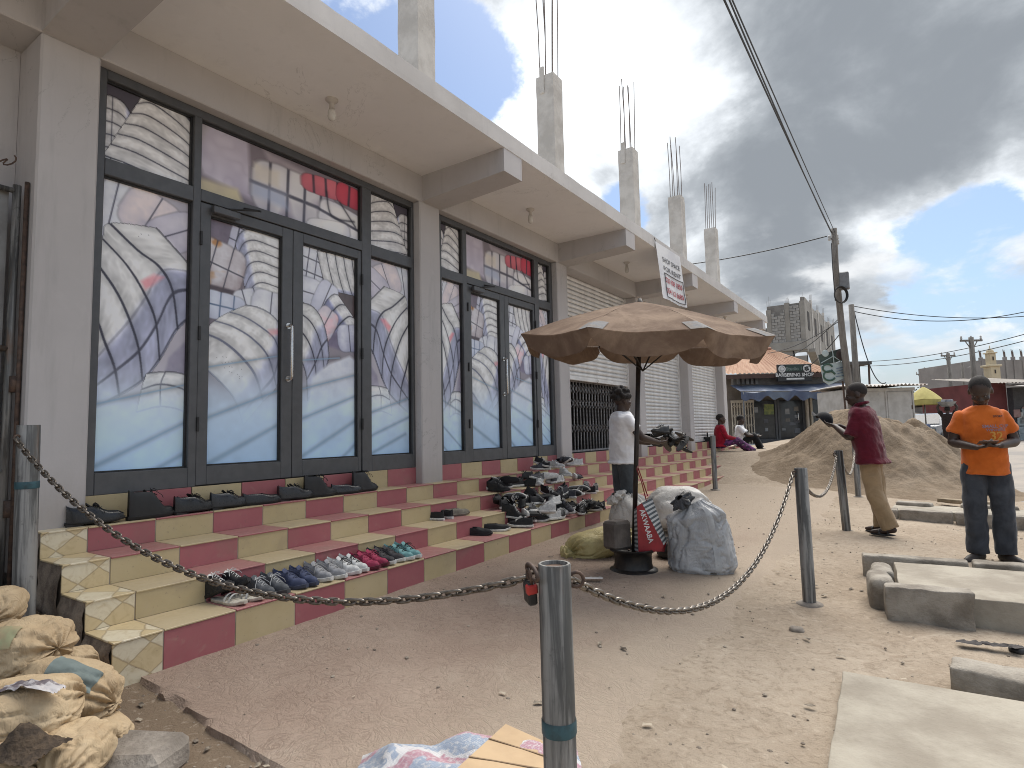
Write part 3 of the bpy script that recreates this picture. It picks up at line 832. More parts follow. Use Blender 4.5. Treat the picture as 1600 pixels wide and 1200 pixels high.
DARKROOM = M('dark_interior', (0.05, 0.045, 0.04), (0.035, 0.03, 0.03), 0.9)
SHUT = M('shutter_steel', (0.76, 0.755, 0.74), (0.64, 0.63, 0.61), 0.5, 4, 0.05, metal=0.25, rand=0.06)
ZC, ZB, ZS = 4.088, 3.79, 4.272
FX = 0.041
bld = thing('shop_building', 'single storey grey shop building with overhanging concrete roof slab and bare roof columns', 'building')
for a, b_ in COLS:
    obj('column', MB().cbox(-1.62, -1.09, a, b_, 0.4, ZB+.004, .012), WALL, bld)
obj('lintel_beam', MB().cbox(-1.6, -1.0885, -3.6, 16.05, ZB, ZC+.004, .008), WALL, bld)
slab = MB()
def slab_mesh():
    # slab with a slightly wavy front edge, as cast
    n = 90
    for i in range(n):
        y = -3.6+(16.35+3.6)*i/(n-1)
        wv = 0.008*fbm(y*1.7, 3.0, 0, 3); wt = 0.014*fbm(y*2.6, 8.0, 0, 3)
        slab.v += [(-7.0, y, ZC), (FX+wv*.3, y, ZC), (FX+wv, y, ZC+.05), (FX+wv-.004, y, ZS+wt), (-7.0, y, ZS)]
    for i in range(n-1):
        for k in range(5): slab.f.append((i*5+k, i*5+(k+1) % 5, i*5+5+(k+1) % 5, i*5+5+k))
    slab.f += [(4, 3, 2, 1, 0), tuple((n-1)*5+k for k in range(5))]
slab_mesh()
so = obj('roof_slab', slab, SOFFIT, bld)
so.data.materials.append(FASCIA)
for p in so.data.polygons:
    if max(so.data.vertices[i].co.z for i in p.vertices) > ZC+.001: p.material_index = 1
BRY = [(-0.06, 0.275)] + [(3.452+3.0686*i, 3.452+3.0686*i+.33) for i in range(5)]
for a, b_ in BRY:
    br = MB(); x0, x1, zi, zo = -1.0885, FX-.006, 3.79, 3.842
    vs = [(x0, a, zi+.003), (x1, a, zo), (x1, b_, zo), (x0, b_, zi+.003), (x0, a, ZC+.003), (x1, a, ZC+.003), (x1, b_, ZC+.003), (x0, b_, ZC+.003)]
    br.add(vs, [(0,3,2,1),(4,5,6,7),(0,1,5,4),(1,2,6,5),(2,3,7,6),(3,0,4,7)])
    obj('bracket_beam', br, WALL, bld)
# recessed wall carrying on beyond the near column, room walls behind the shop fronts
obj('side_wall', MB().box(-1.75, -1.45, -3.6, -0.062, -0.2, ZB+.002), WALL, bld)
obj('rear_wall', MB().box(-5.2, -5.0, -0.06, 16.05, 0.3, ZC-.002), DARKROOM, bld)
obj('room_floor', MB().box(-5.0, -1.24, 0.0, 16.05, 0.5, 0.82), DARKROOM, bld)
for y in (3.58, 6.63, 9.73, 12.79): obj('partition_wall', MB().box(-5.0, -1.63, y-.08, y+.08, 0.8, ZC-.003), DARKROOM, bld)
obj('end_wall', MB().box(-5.0, -1.63, 15.8, 16.0, 0.3, ZC-.003), WALL, bld)
# unfinished columns standing on the roof
for i in range(5):
    y0 = [3.423, 6.54, 9.74, 12.72, 15.72][i]; y1 = y0+.29; zt = [7.3, 6.9, 6.93, 6.90, 6.92][i]
    rc = MB(); n = 14
    for j in range(n):
        z = ZS-.02+(zt-ZS+.02)*j/(n-1); e = .004*fbm(z*3+i*7, 2, 0, 3)
        lip = 0.004 if j % 5 == 2 else 0
        rc.v += [(-1.415-lip+e, y0-lip, z), (-1.10+lip+e, y0-lip-e, z), (-1.10+lip+e, y1+lip, z), (-1.415-lip, y1+lip+e, z)]
    for j in range(n-1):
        for k in range(4): rc.f.append((j*4+k, j*4+(k+1) % 4, j*4+4+(k+1) % 4, j*4+4+k))
    rc.f.append(tuple((n-1)*4+k for k in range(4)))
    ro = obj('roof_column', rc, RAWC, bld)
    zz = [0, 8.55, 8.35, 8.25, 8.2][i]
    if i > 0:
        for (ax, ay) in ((-1.37, .05), (-1.26, .04), (-1.145, .05), (-1.37, .24), (-1.25, .25), (-1.145, .24)):
            bx, by = ax+rng.uniform(-.05, .05), y0+ay+rng.uniform(-.05, .05)
            obj('rebar', MB().tube([(ax, y0+ay, zt-.03), (ax+(bx-ax)*.4, y0+ay+.01, (zt+zz)/2), (bx, by, zz+rng.uniform(-.12, .25))], .0085, 5), REBAR, ro)
        if i < 3:
            obj('formwork_board', MB().cbox(-1.34, -1.26, y0-.025, y0+.002, zt-.30, zt+.14, .003), RAWC, ro)

PRINT = None
def shopfront(y0, y1, ys, name_extra):
    """aluminium shop front in the opening y0..y1; ys = glass edges along y"""
    xo, xi = -1.185, -1.285
    zb, zt = 0.835, 3.79
    sl0, sl1, dl0, dl1, dr0, dr1, sr0, sr1 = ys
    fr = MB()
    B = lambda a, b_, c, d, e=.004: fr.cbox(xi, xo, a, b_, c, d, e)
    yc = (dl1+dr0)/2; md0, md1 = sl1, dl0-.09; me0, me1 = dr1+.045, sr0
    B(y0, sl0, zb, zt); B(sr1, y1, zb, zt)                              # jambs
    B(sl0, sr1, 3.722, zt)                                              # head
    B(md0+.01, md1, zb, 3.722); B(me0, me1-.0, zb, 3.722)               # mullions
    B(sl0, md0+.01, zb, .98); B(sl0, md0+.01, 3.032, 3.15)              # left light: bottom rail, transom
    B(sr0, sr1, zb, .985); B(sr0, sr1, 3.032, 3.15)
    B(md1, me0, 3.055, 3.150)                                           # transom over the doors
    f = obj('shopfront_frame', fr, ALU, bld)
    for z in (1.25, 1.95, 2.7):
        obj('hinge', MB().cbox(xo-.004, xo+.014, md1-.004, md1+.014, z, z+.11, .003), BLACK, f)
        obj('hinge', MB().cbox(xo-.004, xo+.014, me0-.012, me0+.006, z, z+.11, .003), BLACK, f)
    gx = xo-.055
    def pane(par, a, b_, c, d, key):
        o = print_pane(par, gx, a, b_, c, d, key)
        gk = MB()
        for q in ((a-.012, a, c-.012, d+.012), (b_, b_+.012, c-.012, d+.012), (a, b_, c-.012, c), (a, b_, d, d+.012)):
            gk.box(gx-.01, gx+.022, *q)
        obj('gasket', gk, BLACK, par)
    pane(f, sl0+.012, sl1-.002, 3.162, 3.71, 'UL'+name_extra); pane(f, sl0+.012, sl1-.002, .992, 3.02, 'LL'+name_extra)
    pane(f, sr0+.012, sr1-.012, 3.162, 3.71, 'UR'+name_extra); pane(f, sr0+.012, sr1-.012, .997, 3.02, 'LR'+name_extra)
    pane(f, md1+.012, me0-.012, 3.162, 3.71, 'TR'+name_extra)
    for side, (a, b_, ga, gb) in {'L': (md1+.004, yc-.003, dl0, dl1), 'R': (yc+.003, me0-.004, dr0, dr1)}.items():
        d = MB(); e = .004; X0, X1 = xi+.01, xo-.012
        d.cbox(X0, X1, a, ga, .842, 3.050, e); d.cbox(X0, X1, gb, b_, .842, 3.050, e)
        d.cbox(X0, X1, ga, gb, .842, .985, e); d.cbox(X0, X1, ga, gb, 2.962, 3.050, e)
        do = obj('door', d, ALU, bld)
        pane(do, ga+.012, gb-.012, .997, 2.95, 'D'+side+name_extra)
        if side == 'L':
            hx = X1+.055; hy = (gb+b_)/2+.01
            h = MB().tube([(X1-.004, hy, 1.70), (hx-.012, hy, 1.70), (hx, hy, 1.712), (hx, hy, 2.158), (hx-.012, hy, 2.17), (X1-.004, hy, 2.17)], .0135, 10)
            h.tube([(X1-.002, hy, 1.70), (X1+.006, hy, 1.70)], .026, 14); h.tube([(X1-.002, hy, 2.17), (X1+.006, hy, 2.17)], .026, 14)
            obj('handle', h, STEEL, do, 40)
            obj('door_closer', MB().cbox(xo+.001, xo+.05, ga-.01, ga+.215, 2.975, 3.032, .006), ALU, do)
            obj('closer_arm', MB().tube([(xo+.04, ga+.12, 3.036), (xo+.11, ga+.34, 3.075), (xo+.10, ga+.36, 3.078), (xo-.002, ga+.27, 3.10)], .009, 6), BLACK, do)
def roller_shutter(y0, y1, zbot):
    x = -1.34
    b = MB().cbox(x-.02, x+.03, y0+.015, y1-.015, zbot, zbot+.075, .006)
    s = obj('roller_shutter', b, SHUT, bld)
    pitch = 0.077; n = int((3.79-zbot-.075)/pitch)+1
    prof = [(-.006, 0), (.004, .004), (.013, .018), (.016, .034), (.013, .050), (.003, .062), (-.010, .066), (-.012, .0765)]
    sl = MB(); L = y1-y0-.03
    sl.v = [(px, 0, pz) for px, pz in prof]+[(px, L, pz) for px, pz in prof]
    k = len(prof); sl.f = [(i, i+k, i+k+1, i+1) for i in range(k-1)]
    me = sl.mesh('slat', True); me.materials.append(SHUT)
    for i in range(n):
        o = link('slat', me, s, SHUT); o.location = (x+rng.uniform(-.0015, .0015), y0+.015, zbot+.075+i*pitch)
    for yy in (y0, y1-.03):
        obj('guide_rail', MB().cbox(x-.035, x+.045, yy, yy+.03, .836, 3.79, .004), SHUT, s)
    obj('pull_ring', MB().tube([(x+.035+.022*math.cos(a), (y0+y1)/2+.0, zbot+.03+.022*math.sin(a)) for a in np.linspace(0, 6.28, 12, False)], .006, 5, closed=True), STEEL, s)
roller_shutter(6.79, 9.58, 2.03); roller_shutter(9.89, 12.64, .84); roller_shutter(12.95, 15.72, .84)
def folding_gate(y0, y1, z0, z1, x):
    m = M('gate_steel', (0.36, 0.36, 0.37), (0.2, 0.18, 0.17), 0.5, 20, 0.1, metal=0.5)
    gt = MB().box(x-.012, x+.012, y0, y1, z0, z0+.03); gt.box(x-.012, x+.012, y0, y1, z1-.03, z1)
    go = obj('folding_gate', gt, m, bld)
    n = int((y1-y0)/.115); ys = [y0+(y1-y0)*i/n for i in range(n+1)]
    bar = MB().box(-.009, .009, -.008, .008, 0, z1-z0-.03); me = bar.mesh('bar'); me.materials.append(m)
    for i, y in enumerate(ys):
        o = link('bar', me, go, m); o.location = (x, y, z0+.02)
    for a, b_ in zip(ys[:-1], ys[1:]):
        for zz in (z0+.33, z0+.75, z0+1.0):
            obj('strap', MB().beam((x+.012, a, zz), (x+.012, b_, zz+.13), .004, .016, (1, 0, 0)), m, go); obj('strap', MB().beam((x+.018, b_, zz), (x+.018, a, zz+.13), .004, .016, (1, 0, 0)), m, go)
folding_gate(6.84, 9.53, .836, 2.05, -1.45)
shopfront(0.275, 3.415, (0.352, 0.953, 1.113, 1.76, 1.976, 2.618, 2.785, 3.378), '1')
shopfront(3.75, 6.47, (3.882, 4.27, 4.45, 5.075, 5.285, 5.91, 6.07, 6.40), '2')
# ------------------------------------------------------------------ bollards and chains
def galv():
    m, t, b = bsdf('galvanised_pipe')
    v = coords(t, 'Object')
    n = t.noise(t.vmath('MULTIPLY', v, (30, 30, 1.6)), 1.0, 6, 0.65, 0.6); n2 = t.noise(v, 24, 5, 0.65); nr = t.noise(t.vmath('MULTIPLY', v, (9, 9, 2.0)), 1.3, 5, 0.6)
    c = t.mix(t.ramp(n, 0.40, 0.62), (0.075, 0.075, 0.072), (0.26, 0.255, 0.242))
    c = t.mix(t.ramp(n2, 0.58, 0.72, 0, 0.55), c, (0.075, 0.070, 0.066))
    c = t.mix(t.ramp(nr, 0.56, 0.70, 0, 0.75), c, (0.135, 0.082, 0.052))
    t.l.new(c, b.inputs['Base Color']); b.inputs['Metallic'].default_value = 0.3
    t.l.new(t.ramp(n2, 0.3, 0.7, 0.38, 0.62, False), b.inputs['Roughness']); bump(t, b, n2, 0.15, 0.003)
    return m
GALV = galv()
TAPE = M('teal_tape', (0.028, 0.085, 0.105), (0.02, 0.05, 0.06), 0.5, 25, 0.1)
RUST = M('rusty_steel', (0.125, 0.080, 0.058), (0.060, 0.042, 0.035), 0.7, 25, 0.5, metal=0.35)
CHAIN = M('worn_chain_steel', (0.235, 0.212, 0.186), (0.115, 0.094, 0.076), 0.38, 18, 0.25, metal=0.85, rand=0.15)
def bollard(base, top, r, label, tape_z=None, lug=None):
    base = Vector(base); top = Vector(top); d = top-base; L = d.length
    t = thing('bollard', label, 'bollard', base, 0, 'steel pipe bollards of the chain barrier')
    t.rotation_euler = d.to_track_quat('Z', 'Y').to_euler()
    n = 28
    obj('pipe', MB().lathe([(r, -.25), (r, L-.004), (r-.002, L), (r-.008, L), (r-.010, L-.02)], n, cap=False), GALV, t, 40)
    obj('top_plate', MB().lathe([(0.001, L-.012), (r-.004, L-.010), (r-.004, L-.016), (0.001, L-.02)], n, cap=False), RUST, t, 40)
    if tape_z:
        tp = MB()
        tp.lathe([(r+.0015, tape_z), (r+.0025, tape_z+.004), (r+.0025, tape_z+.034), (r+.0015, tape_z+.038)], n, cap=False)
        obj('tape_band', tp, TAPE, t, 40)
    inv = t.rotation_euler.to_matrix().inverted()
    for p in (lug or []):
        q = inv @ (Vector(p)-base); a = math.atan2(q.y, q.x); ring = []
        c = Vector((math.cos(a)*(r+.014), math.sin(a)*(r+.014), q.z)); u = Vector((math.cos(a), math.sin(a), 0)); w = Vector((0, 0, 1))
        for k in range(12): ring.append(c+u*(.02*math.cos(k*math.pi/6))+w*(.02*math.sin(k*math.pi/6)))
        obj('welded_eye', MB().tube(ring, .0055, 6, closed=True), RUST, t, True)
    obj('concrete_footing', MB().lathe([(r+.05, -.05), (r+.045, -.004), (r+.02, .008), (r+.001, .010)], 16, cap=False), CONC, t, True)
    return t
B0 = Vector((-0.62, -0.17, 0.25)); B0t = atw(45, 664, 3.20)
B1 = Vector((2.493, 0.068, g(2.49, .07))); B1t = Vector((2.492, 0.066, 0.828))
B2 = atz(1265, 942, -.068); B2t = Vector((B2.x-.005, B2.y-.0, .885))
B3 = atz(1323, 830, -.05); B3t = Vector((B3.x-.03, B3.y-.02, .89))
B4 = Vector((.30, 9.47, .10)); B4t = Vector((.30, 9.47, 1.05))
B5 = Vector((2.46, 10.0, g(2.46, 10.0))); B5t = B5+Vector((0, 0, .92))
e01a = atw(24, 686, 3.12); e01b = Vector((2.452, 0.055, .795))
e12a = Vector((2.528, .09, .783)); e12b = Vector((2.575, 3.34, .845)); e23a = Vector((2.60, 3.42, .82)); e23b = Vector((2.53, 6.62, .845))
e35a = Vector((2.56, 6.75, .80)); e35b = Vector((2.46, 9.95, .80))
bollard(B0, B0t, .052, 'leaning steel bollard with faded blue band beside the near end of the steps', .70, [e01a])
bollard(B1, B1t, .045, 'large foreground steel bollard with teal tape band and a padlock', .49, [e01b, e12a])
bollard(B2, B2t, .044, 'tilted steel bollard standing alone between the umbrella and the concrete slabs', None, [e12b])
bollard(B3, B3t, .046, 'steel bollard just in front of the man in the maroon shirt', None, [e23b])
bollard(B4, B4t, .043, 'far grey steel bollard close to the steps below the seated people')
bollard(B5, B5t, .044, 'steel bollard mostly hidden behind the man in the maroon shirt', None, [e35b])
def link_mesh():
    mb = MB(); pts = []; l, w = .0165, .0105
    for k in range(18):
        a = 2*math.pi*k/18; pts.append((math.copysign(l, math.cos(a))*(1 if abs(math.cos(a)) > .2 else 0)+w*math.cos(a), 0, w*math.sin(a)))
    mb.tube(pts, .0048, 8, closed=True)
    me = mb.mesh('link', True); me.materials.append(CHAIN); return me
LINK = link_mesh()
def chain(p0, p1, sag, label, pitch=.0385):
    N = 600; P = [p0.lerp(p1, i/N)-Vector((0, 0, 4*sag*(i/N)*(1-i/N))) for i in range(N+1)]
    t = thing('chain', label, 'chain', p0, 0, 'chains slung between the bollards')
    acc = 0.0; nxt = pitch/2; k = 0
    for a, b in zip(P[:-1], P[1:]):
        d = (b-a).length
        while acc+d >= nxt:
            p = a.lerp(b, (nxt-acc)/d); tg = (b-a).normalized()
            side = tg.cross(Vector((0, 0, 1))).normalized(); upv = side.cross(tg)
            roll = (R(42) if k % 2 else R(-48))+rng.uniform(-.22, .22)
            y = side*math.cos(roll)+upv*math.sin(roll); z = tg.cross(y)
            o = link('link', LINK, t)
            o.matrix_local = Matrix(((tg.x, y.x, z.x, p.x-p0.x), (tg.y, y.y, z.y, p.y-p0.y), (tg.z, y.z, z.z, p.z-p0.z), (0, 0, 0, 1)))
            nxt += pitch; k += 1
        acc += d
chain(e01a, e01b, .350, 'heavy steel chain sagging in front of the shoe rows to the near bollard')
chain(e12a, e12b, .405, 'steel chain hanging from the foreground bollard to the next one')
chain(e23a, e23b, .29, 'chain hanging between the two bollards left of the man in maroon')
chain(e35a, e35b, .30, 'far chain passing behind the man in the maroon shirt')
def padlock():
    t = thing('padlock', 'black and red padlock hanging on the chain at the foreground bollard', 'padlock', (2.425, 0.042, .765))
    t.rotation_euler = (R(6), R(8), R(-38))
    obj('body', MB().cbox(-.024, .024, -.013, .013, -.05, .012, .005), BLACK, t)
    obj('bumper', MB().cbox(.004, .0265, -.0155, .0155, -.018, .010, .004), M('red_plastic', (0.42, 0.03, 0.025), (0.3, 0.02, 0.02), 0.4), t)
    obj('shackle', MB().tube([(-.017, 0, .008), (-.017, 0, .030), (-.012, 0, .042), (0, 0, .047), (.012, 0, .042), (.017, 0, .030), (.017, 0, .008)], .0042, 8), RUST, t, True)
    # the last big link that carries the lock over the bollard's rim
    r = []
    for k in range(20):
        a = 2*math.pi*k/20; r.append((.043*math.cos(a)+.02, .004, .045+.018*math.sin(a)))
    obj('carrier_link', MB().tube(r, .006, 8, closed=True), RUST, t, True)
padlock()

# ------------------------------------------------------------------ shoes
def shoe_meshes(kind):
    L = .285
    hc = {'sneaker': .098, 'dress': .095, 'slip': .076, 'boot': .165, 'high': .14, 'sandal': .03}[kind]
    sole_t = {'sneaker': .026, 'dress': .014, 'slip': .022, 'boot': .024, 'high': .024, 'sandal': .020}[kind]
    def hw(u):
        return .046*(math.sin(math.pi*min(1, max(0, u))**.8)**.45)*(.80+.28*sstep(.25, .72, u)-.10*sstep(.25, .42, u)*(1-sstep(.42, .6, u)))
    def top(u):
        vamp = hc+(.058-hc)*sstep(.40, .78, u)
        return vamp*(1-.30*sstep(.86, 1.0, u)) if u > .4 else hc+.012*sstep(.12, 0, u)
    up = MB(); rings = []
    for i in range(19):
        u = .012+.976*i/18; w = hw(u); H = max(sole_t+.012, top(u)); o = (1-sstep(.40, .50, u))*sstep(.01, .05, u)
        r = []
        for k in range(6):
            q = k/5; r.append((w*(1-.40*q*q)*(1-.1*q*o), sole_t*.6+(H-sole_t*.6)*math.sin(q*1.45)/math.sin(1.45)))
        for k in range(1, 4):
            q = k/3.5
            c = (w*.6*(1-q), H+.006*(1-(1-q)**2))
            op = (w*.50*(1-.25*q), H-(H-sole_t-.006)*q*.98)
            r.append(tuple(c[j]*(1-o)+op[j]*o for j in (0, 1)))
        x = (u-.5)*L
        full = [(x, y, z) for y, z in r]+[(x, -y, z) for y, z in reversed(r)]
        rings.append(full)
    if kind != 'sandal':
        up.loft(rings, cap=False, closed=False)
        for rr, fl in ((rings[0], False), (rings[-1], True)):
            b = len(up.v); n = len(rr); up.v += rr; up.f.append(tuple(b+k for k in (range(n) if not fl else range(n-1, -1, -1))))
    else:
        for u0 in (.52, .66):
            up.grid(9, 3, lambda a, b_, u0=u0: ((u0-.5+.06*b_)*L, .046*math.cos(a*math.pi), sole_t-.004+.045*math.sin(a*math.pi)))
    so = MB(); n = 15; pr = []
    for i in range(n): u = i/(n-1); pr.append(((u-.5)*L*1.03, (hw(u) if 0 < i < n-1 else .010)+.004))
    outl = pr+[(x, -y) for x, y in reversed(pr)]
    def spring(x): return .012*sstep(.08, .15, x)
    rr = []
    for z, e in ((0, -.004), (.003, 0), (sole_t-.003, .001), (sole_t, -.003)):
        rr.append([(x+math.copysign(min(abs(e), .004), x)*(1 if e > 0 else -1)*0, y+math.copysign(abs(e), y)*(1 if e > 0 else -1), z+spring(x)) for x, y in outl])
    so.loft(rr)
    if kind == 'dress': so.add(*_boxvf(-.142, -.065, -.032, .032, -.010, .004))
    la = MB()
    if kind in ('sneaker', 'high', 'boot', 'dress'):
        for i in range(5 if kind != 'dress' else 3):
            u = .47+.055*i; w = hw(u)*.50; H = top(u)+.009; x = (u-.5)*L
            la.tube([(x, w, H-.009), (x+.004, 0, H+.002), (x+(.012 if i % 2 else -.006), -w, H-.009)], .0028, 4)
        u = .455; x = (u-.5)*L; H = top(u)+.012
        for sg in (-1, 1):
            la.tube([(x, 0, H), (x+.012, sg*.022, H+.010), (x+.024, sg*.040, H-.004), (x+.014, sg*.024, H-.004), (x, 0, H)], .0025, 4)
            la.tube([(x, 0, H), (x+.02, sg*.02, H-.004), (x+.045, sg*.050, H-.032), (x+.05, sg*.056, H-.05)], .0022, 4)
    tg = MB()
    if kind in ('sneaker', 'high', 'boot', 'dress'):
        tg.grid(5, 7, lambda a, b_: ((.5-b_*.20-.5+.03)*L, (a-.5)*.046*(1-.1*b_), top(.5)+.002+.030*b_*b_-.010*abs(a-.5)*2))
    return [(nm, m_.mesh(nm, 50)) for nm, m_ in (('upper', up), ('sole', so), ('laces', la), ('tongue', tg)) if m_.v]
def _boxvf(*a):
    b = MB().box(*a); return b.v, b.f
SHOE = {k: dict(shoe_meshes(k)) for k in ('sneaker', 'dress', 'slip', 'boot', 'high', 'sandal')}
for d_ in SHOE.values():
    for me in d_.values(): me.materials.append(BLACK)
def sm(c, rough=.75, name=None): return M('shoe_%s_%d' % ('_'.join('%03d' % int(x*999) for x in c), int(rough*100)), c, tuple(x*.72 for x in c), rough, 30, .15, .002)
WHT = (.66, .65, .62); BLK = (.012, .012, .013); LEA = (.010, .010, .011)
def shoe(kind, loc, rz, upper, sole, lace, label, group, rough=.75, tilt=(0, 0), sc=1.0, tongue=None):
    t = thing('shoe', label, 'shoe', loc, 0, group)
    t.rotation_euler = (tilt[0], tilt[1], rz); t.scale = (sc, sc, sc)
    ms = SHOE[kind]
    link('upper', ms['upper'], t, sm(upper, rough)); link('sole', ms['sole'], t, sm(sole, .7))
    if 'laces' in ms:
        link('laces', ms['laces'], t, sm(lace, .8)); link('tongue', ms['tongue'], t, sm(tongue or upper, .8))
    return t
# dress shoes in a row on the top step, toes to the right
A = [(150, 'dress', LEA, 'glossy black lace-up dress shoe at the left end of the top row'),
     (236, 'boot', (.010, .010, .010), 'tall black suede boot, second from the left in the top row'),
     (303, 'dress', LEA, 'low black leather shoe just right of the suede boot in the top row'),
     (358, 'dress', (.02, .022, .026), 'bluish black lace-up shoe, fourth from the left in the top row'),
     (408, 'slip', LEA, 'black shoe with pale grey lining showing in the top row'),
     (462, 'dress', (.018, .018, .02), 'black lace-up shoe, sixth from the left in the top row'),
     (500, 'boot', LEA, 'black ankle boot in the right half of the top row'),
     (540, 'slip', (.024, .024, .028), 'flat black slip-on shoe, second from the right end of the top row'),
     (570, 'boot', (.02, .021, .024), 'black ankle boot at the right end of the top row')]
for i, (px, kd, c, lb) in enumerate(A):
    y = atz(px, {150: 815, 236: 800}.get(px, 800-(px-236)*.115), TZ[3]).y
    y = atx(px, 790, -1.05).y
    shoe(kd, (-1.045+rng.uniform(-.01, .01), y, TZ[3]+(.010 if kd == 'dress' else .0)), R(90+rng.uniform(-14, 6)), c, (.014, .013, .013), BLK, lb, 'black shoes in a row on the top step', .30 if kd != 'boot' else .5, sc=1.1)
    if i in (0, 2, 3, 5, 6, 8):
        shoe(kd, (-1.125, y+rng.uniform(.02, .06), TZ[3]+.010), R(90+rng.uniform(-8, 14)), c, (.014, .013, .013), BLK,
             'black shoe against the tiles behind its mate, %s from the left in the top row' % ('first', '', 'second', 'third', '', 'fourth', 'fifth', '', 'sixth')[i], 'rear mates of the black shoe row', .36)
# coloured trainers in a row on the lowest step
GRY = (.13, .13, .14)
Bs = [(.70, 'sandal', (.55, .54, .51), (.52, .48, .40), BLK, 'black and white padded slide'), (.895, 'sneaker', (.085, .09, .098), (.07, .07, .072), (.45, .45, .45), 'dark grey lace-up trainer'),
      (1.115, 'sneaker', (.055, .068, .13), (.05, .06, .10), (.04, .05, .10), 'navy blue trainer'), (1.345, 'sneaker', (.30, .30, .31), WHT, (.36, .35, .34), 'silver grey trainer'),
      (1.555, 'sneaker', (.62, .62, .60), WHT, BLK, 'white trainer with black laces'), (1.745, 'sneaker', (.33, .025, .075), (.12, .015, .03), (.36, .05, .1), 'crimson pink trainer'),
      (1.925, 'sneaker', (.045, .042, .045), WHT, (.05, .045, .045), 'charcoal trainer'), (2.105, 'sneaker', (.17, .36, .36), WHT, BLK, 'pale aqua trainer')]
for y, kd, u, s, l, nm in Bs:
    for j, dy in enumerate((0, .098)):
        w = 'left' if j == 0 else 'right'
        shoe(kd, (-.155+rng.uniform(-.012, .012), y+dy, TZ[0]+.001), R(8+rng.uniform(-7, 7)), u, s, l, '%s on the lowest step, %s one' % (nm, w), 'trainers in a row on the lowest step', .7)
    if kd == 'sandal':
        for j, dy in enumerate((-.02, .085)):
            shoe('high', (-.235, y+dy, TZ[0]+.055), R(12), BLK, BLK, WHT, 'black high-top with white tongue, %s of two propped behind the slides' % ('left' if j == 0 else 'right'), 'propped high-tops', .7, tilt=(0, R(-22)), sc=.85, tongue=WHT)
# loose pairs further along
def onstep(px, py, k): return atz(px, py, TZ[k])
def put(kind, px, py, k, rz, u, s, l, label, group, dz=0.0, tilt=(0, 0), rough=.75, sc=1.0):
    p = onstep(px, py, k)
    p.x = min(p.x, TX[k]-.02)
    return shoe(kind, (p.x, p.y, TZ[k]+.001+dz), rz, u, s, l, label, group, rough, tilt, sc)
gp = 'loose pairs of shoes along the steps'
put('slip', 675, 812, 1, R(185), BLK, WHT, BLK, 'left black slip-on with white sole near the camouflage shoe', gp)
put('slip', 692, 809, 1, R(172), BLK, WHT, BLK, 'right black slip-on with white sole touching the camouflage shoe', gp)
put('slip', 714, 806, 1, R(70), (.20, .18, .14), (.16, .14, .11), BLK, 'grey green camouflage shoe beside the black slip-ons', gp)
put('slip', 747, 836, 0, R(20), BLK, BLK, BLK, 'all black slip-on lying in front of its white-soled mate on the lowest step', gp, 0, (R(12), 0))
put('slip', 775, 830, 0, R(40), BLK, WHT, BLK, 'black slip-on with thick white sole, just left of the trainer heap', gp)
# heaps of trainers on the steps near the man in white
heap = [('high', BLK, WHT, WHT), ('high', BLK, WHT, (.6, .6, .58)), ('sneaker', (.014, .014, .016), WHT, WHT), ('sneaker', (.48, .48, .47), WHT, (.5, .5, .5)), ('sneaker', BLK, BLK, BLK), ('sneaker', (.06, .06, .07), WHT, BLK)]
ORD = ['first', 'second', 'third', 'fourth', 'fifth', 'sixth', 'seventh', 'eighth', 'ninth', 'tenth', 'eleventh', 'twelfth', 'thirteenth', 'fourteenth', 'fifteenth', 'sixteenth']
HN = ['black canvas high-top', 'grey-laced black high-top', 'white-soled black trainer', 'pale grey trainer', 'all black trainer', 'dark grey trainer']
def pile(x0, x1, y0, y1, k, n, kinds, label, group, maxdz, seed):
    r = random.Random(seed)
    for i in range(n):
        f = (i+.5)/n; px = x0+(x1-x0)*f; py = y0+(y1-y0)*f+r.uniform(-3, 3)
        h = r.choice(kinds); kd, u, s, l = heap[h]
        dz = 0 if i % 3 else r.uniform(.05, maxdz)
        tl = (r.uniform(-.5, .5), r.uniform(-.4, .4)) if dz else (r.uniform(-.15, .15), 0)
        if i % 5 == 3: tl = (R(95), 0); dz += .045
        put(kd, px, py, k, r.uniform(0, 6.28), u, s, l, '%s %s from left in %s' % (HN[h], ORD[i], label), group, dz+.006, tl, .75, .95)
pile(800, 885, 824, 806, 0, 16, (0, 1, 3, 2), 'the tangled heap on the lowest step', 'canvas shoes heaped on the lowest step', .13, 3)
pile(885, 950, 806, 798, 0, 9, (2, 4, 5, 0), 'the line beside the man in white', 'dark trainers by the man in white', .06, 5)
pile(768, 830, 768, 757, 1+1, 8, (4, 4, 4, 2), 'the dark cluster on the third step', 'black shoes clustered on the third step', .08, 8)
pile(775, 900, 796, 778, 1, 14, (4, 2, 2, 4), 'the black pile on the second step', 'black shoes piled on the second step', .07, 11)
pile(835, 905, 762, 752, 2, 9, (3, 3, 5), 'the pale pile on the third step', 'pale trainers piled on the third step', .07, 14)
pile(880, 952, 782, 768, 1, 8, (3, 5, 2), 'the row on the second step', 'trainers on the second step', .04, 17)
pile(885, 938, 738, 727, 3-0, 7, (5, 3, 2), 'the group on the top step', 'trainers on the top step', .06, 21)
for i, (px, rz) in enumerate(((852, 60), (870, 40))):
    put('sandal', px, 728, 3, R(rz), (.12, .03, .03) if i else (.10, .08, .06), BLK, BLK, '%s on the top step by the third column' % ('dark red strap sandal' if i else 'brown and white strap sandal'), 'sandals by the column')

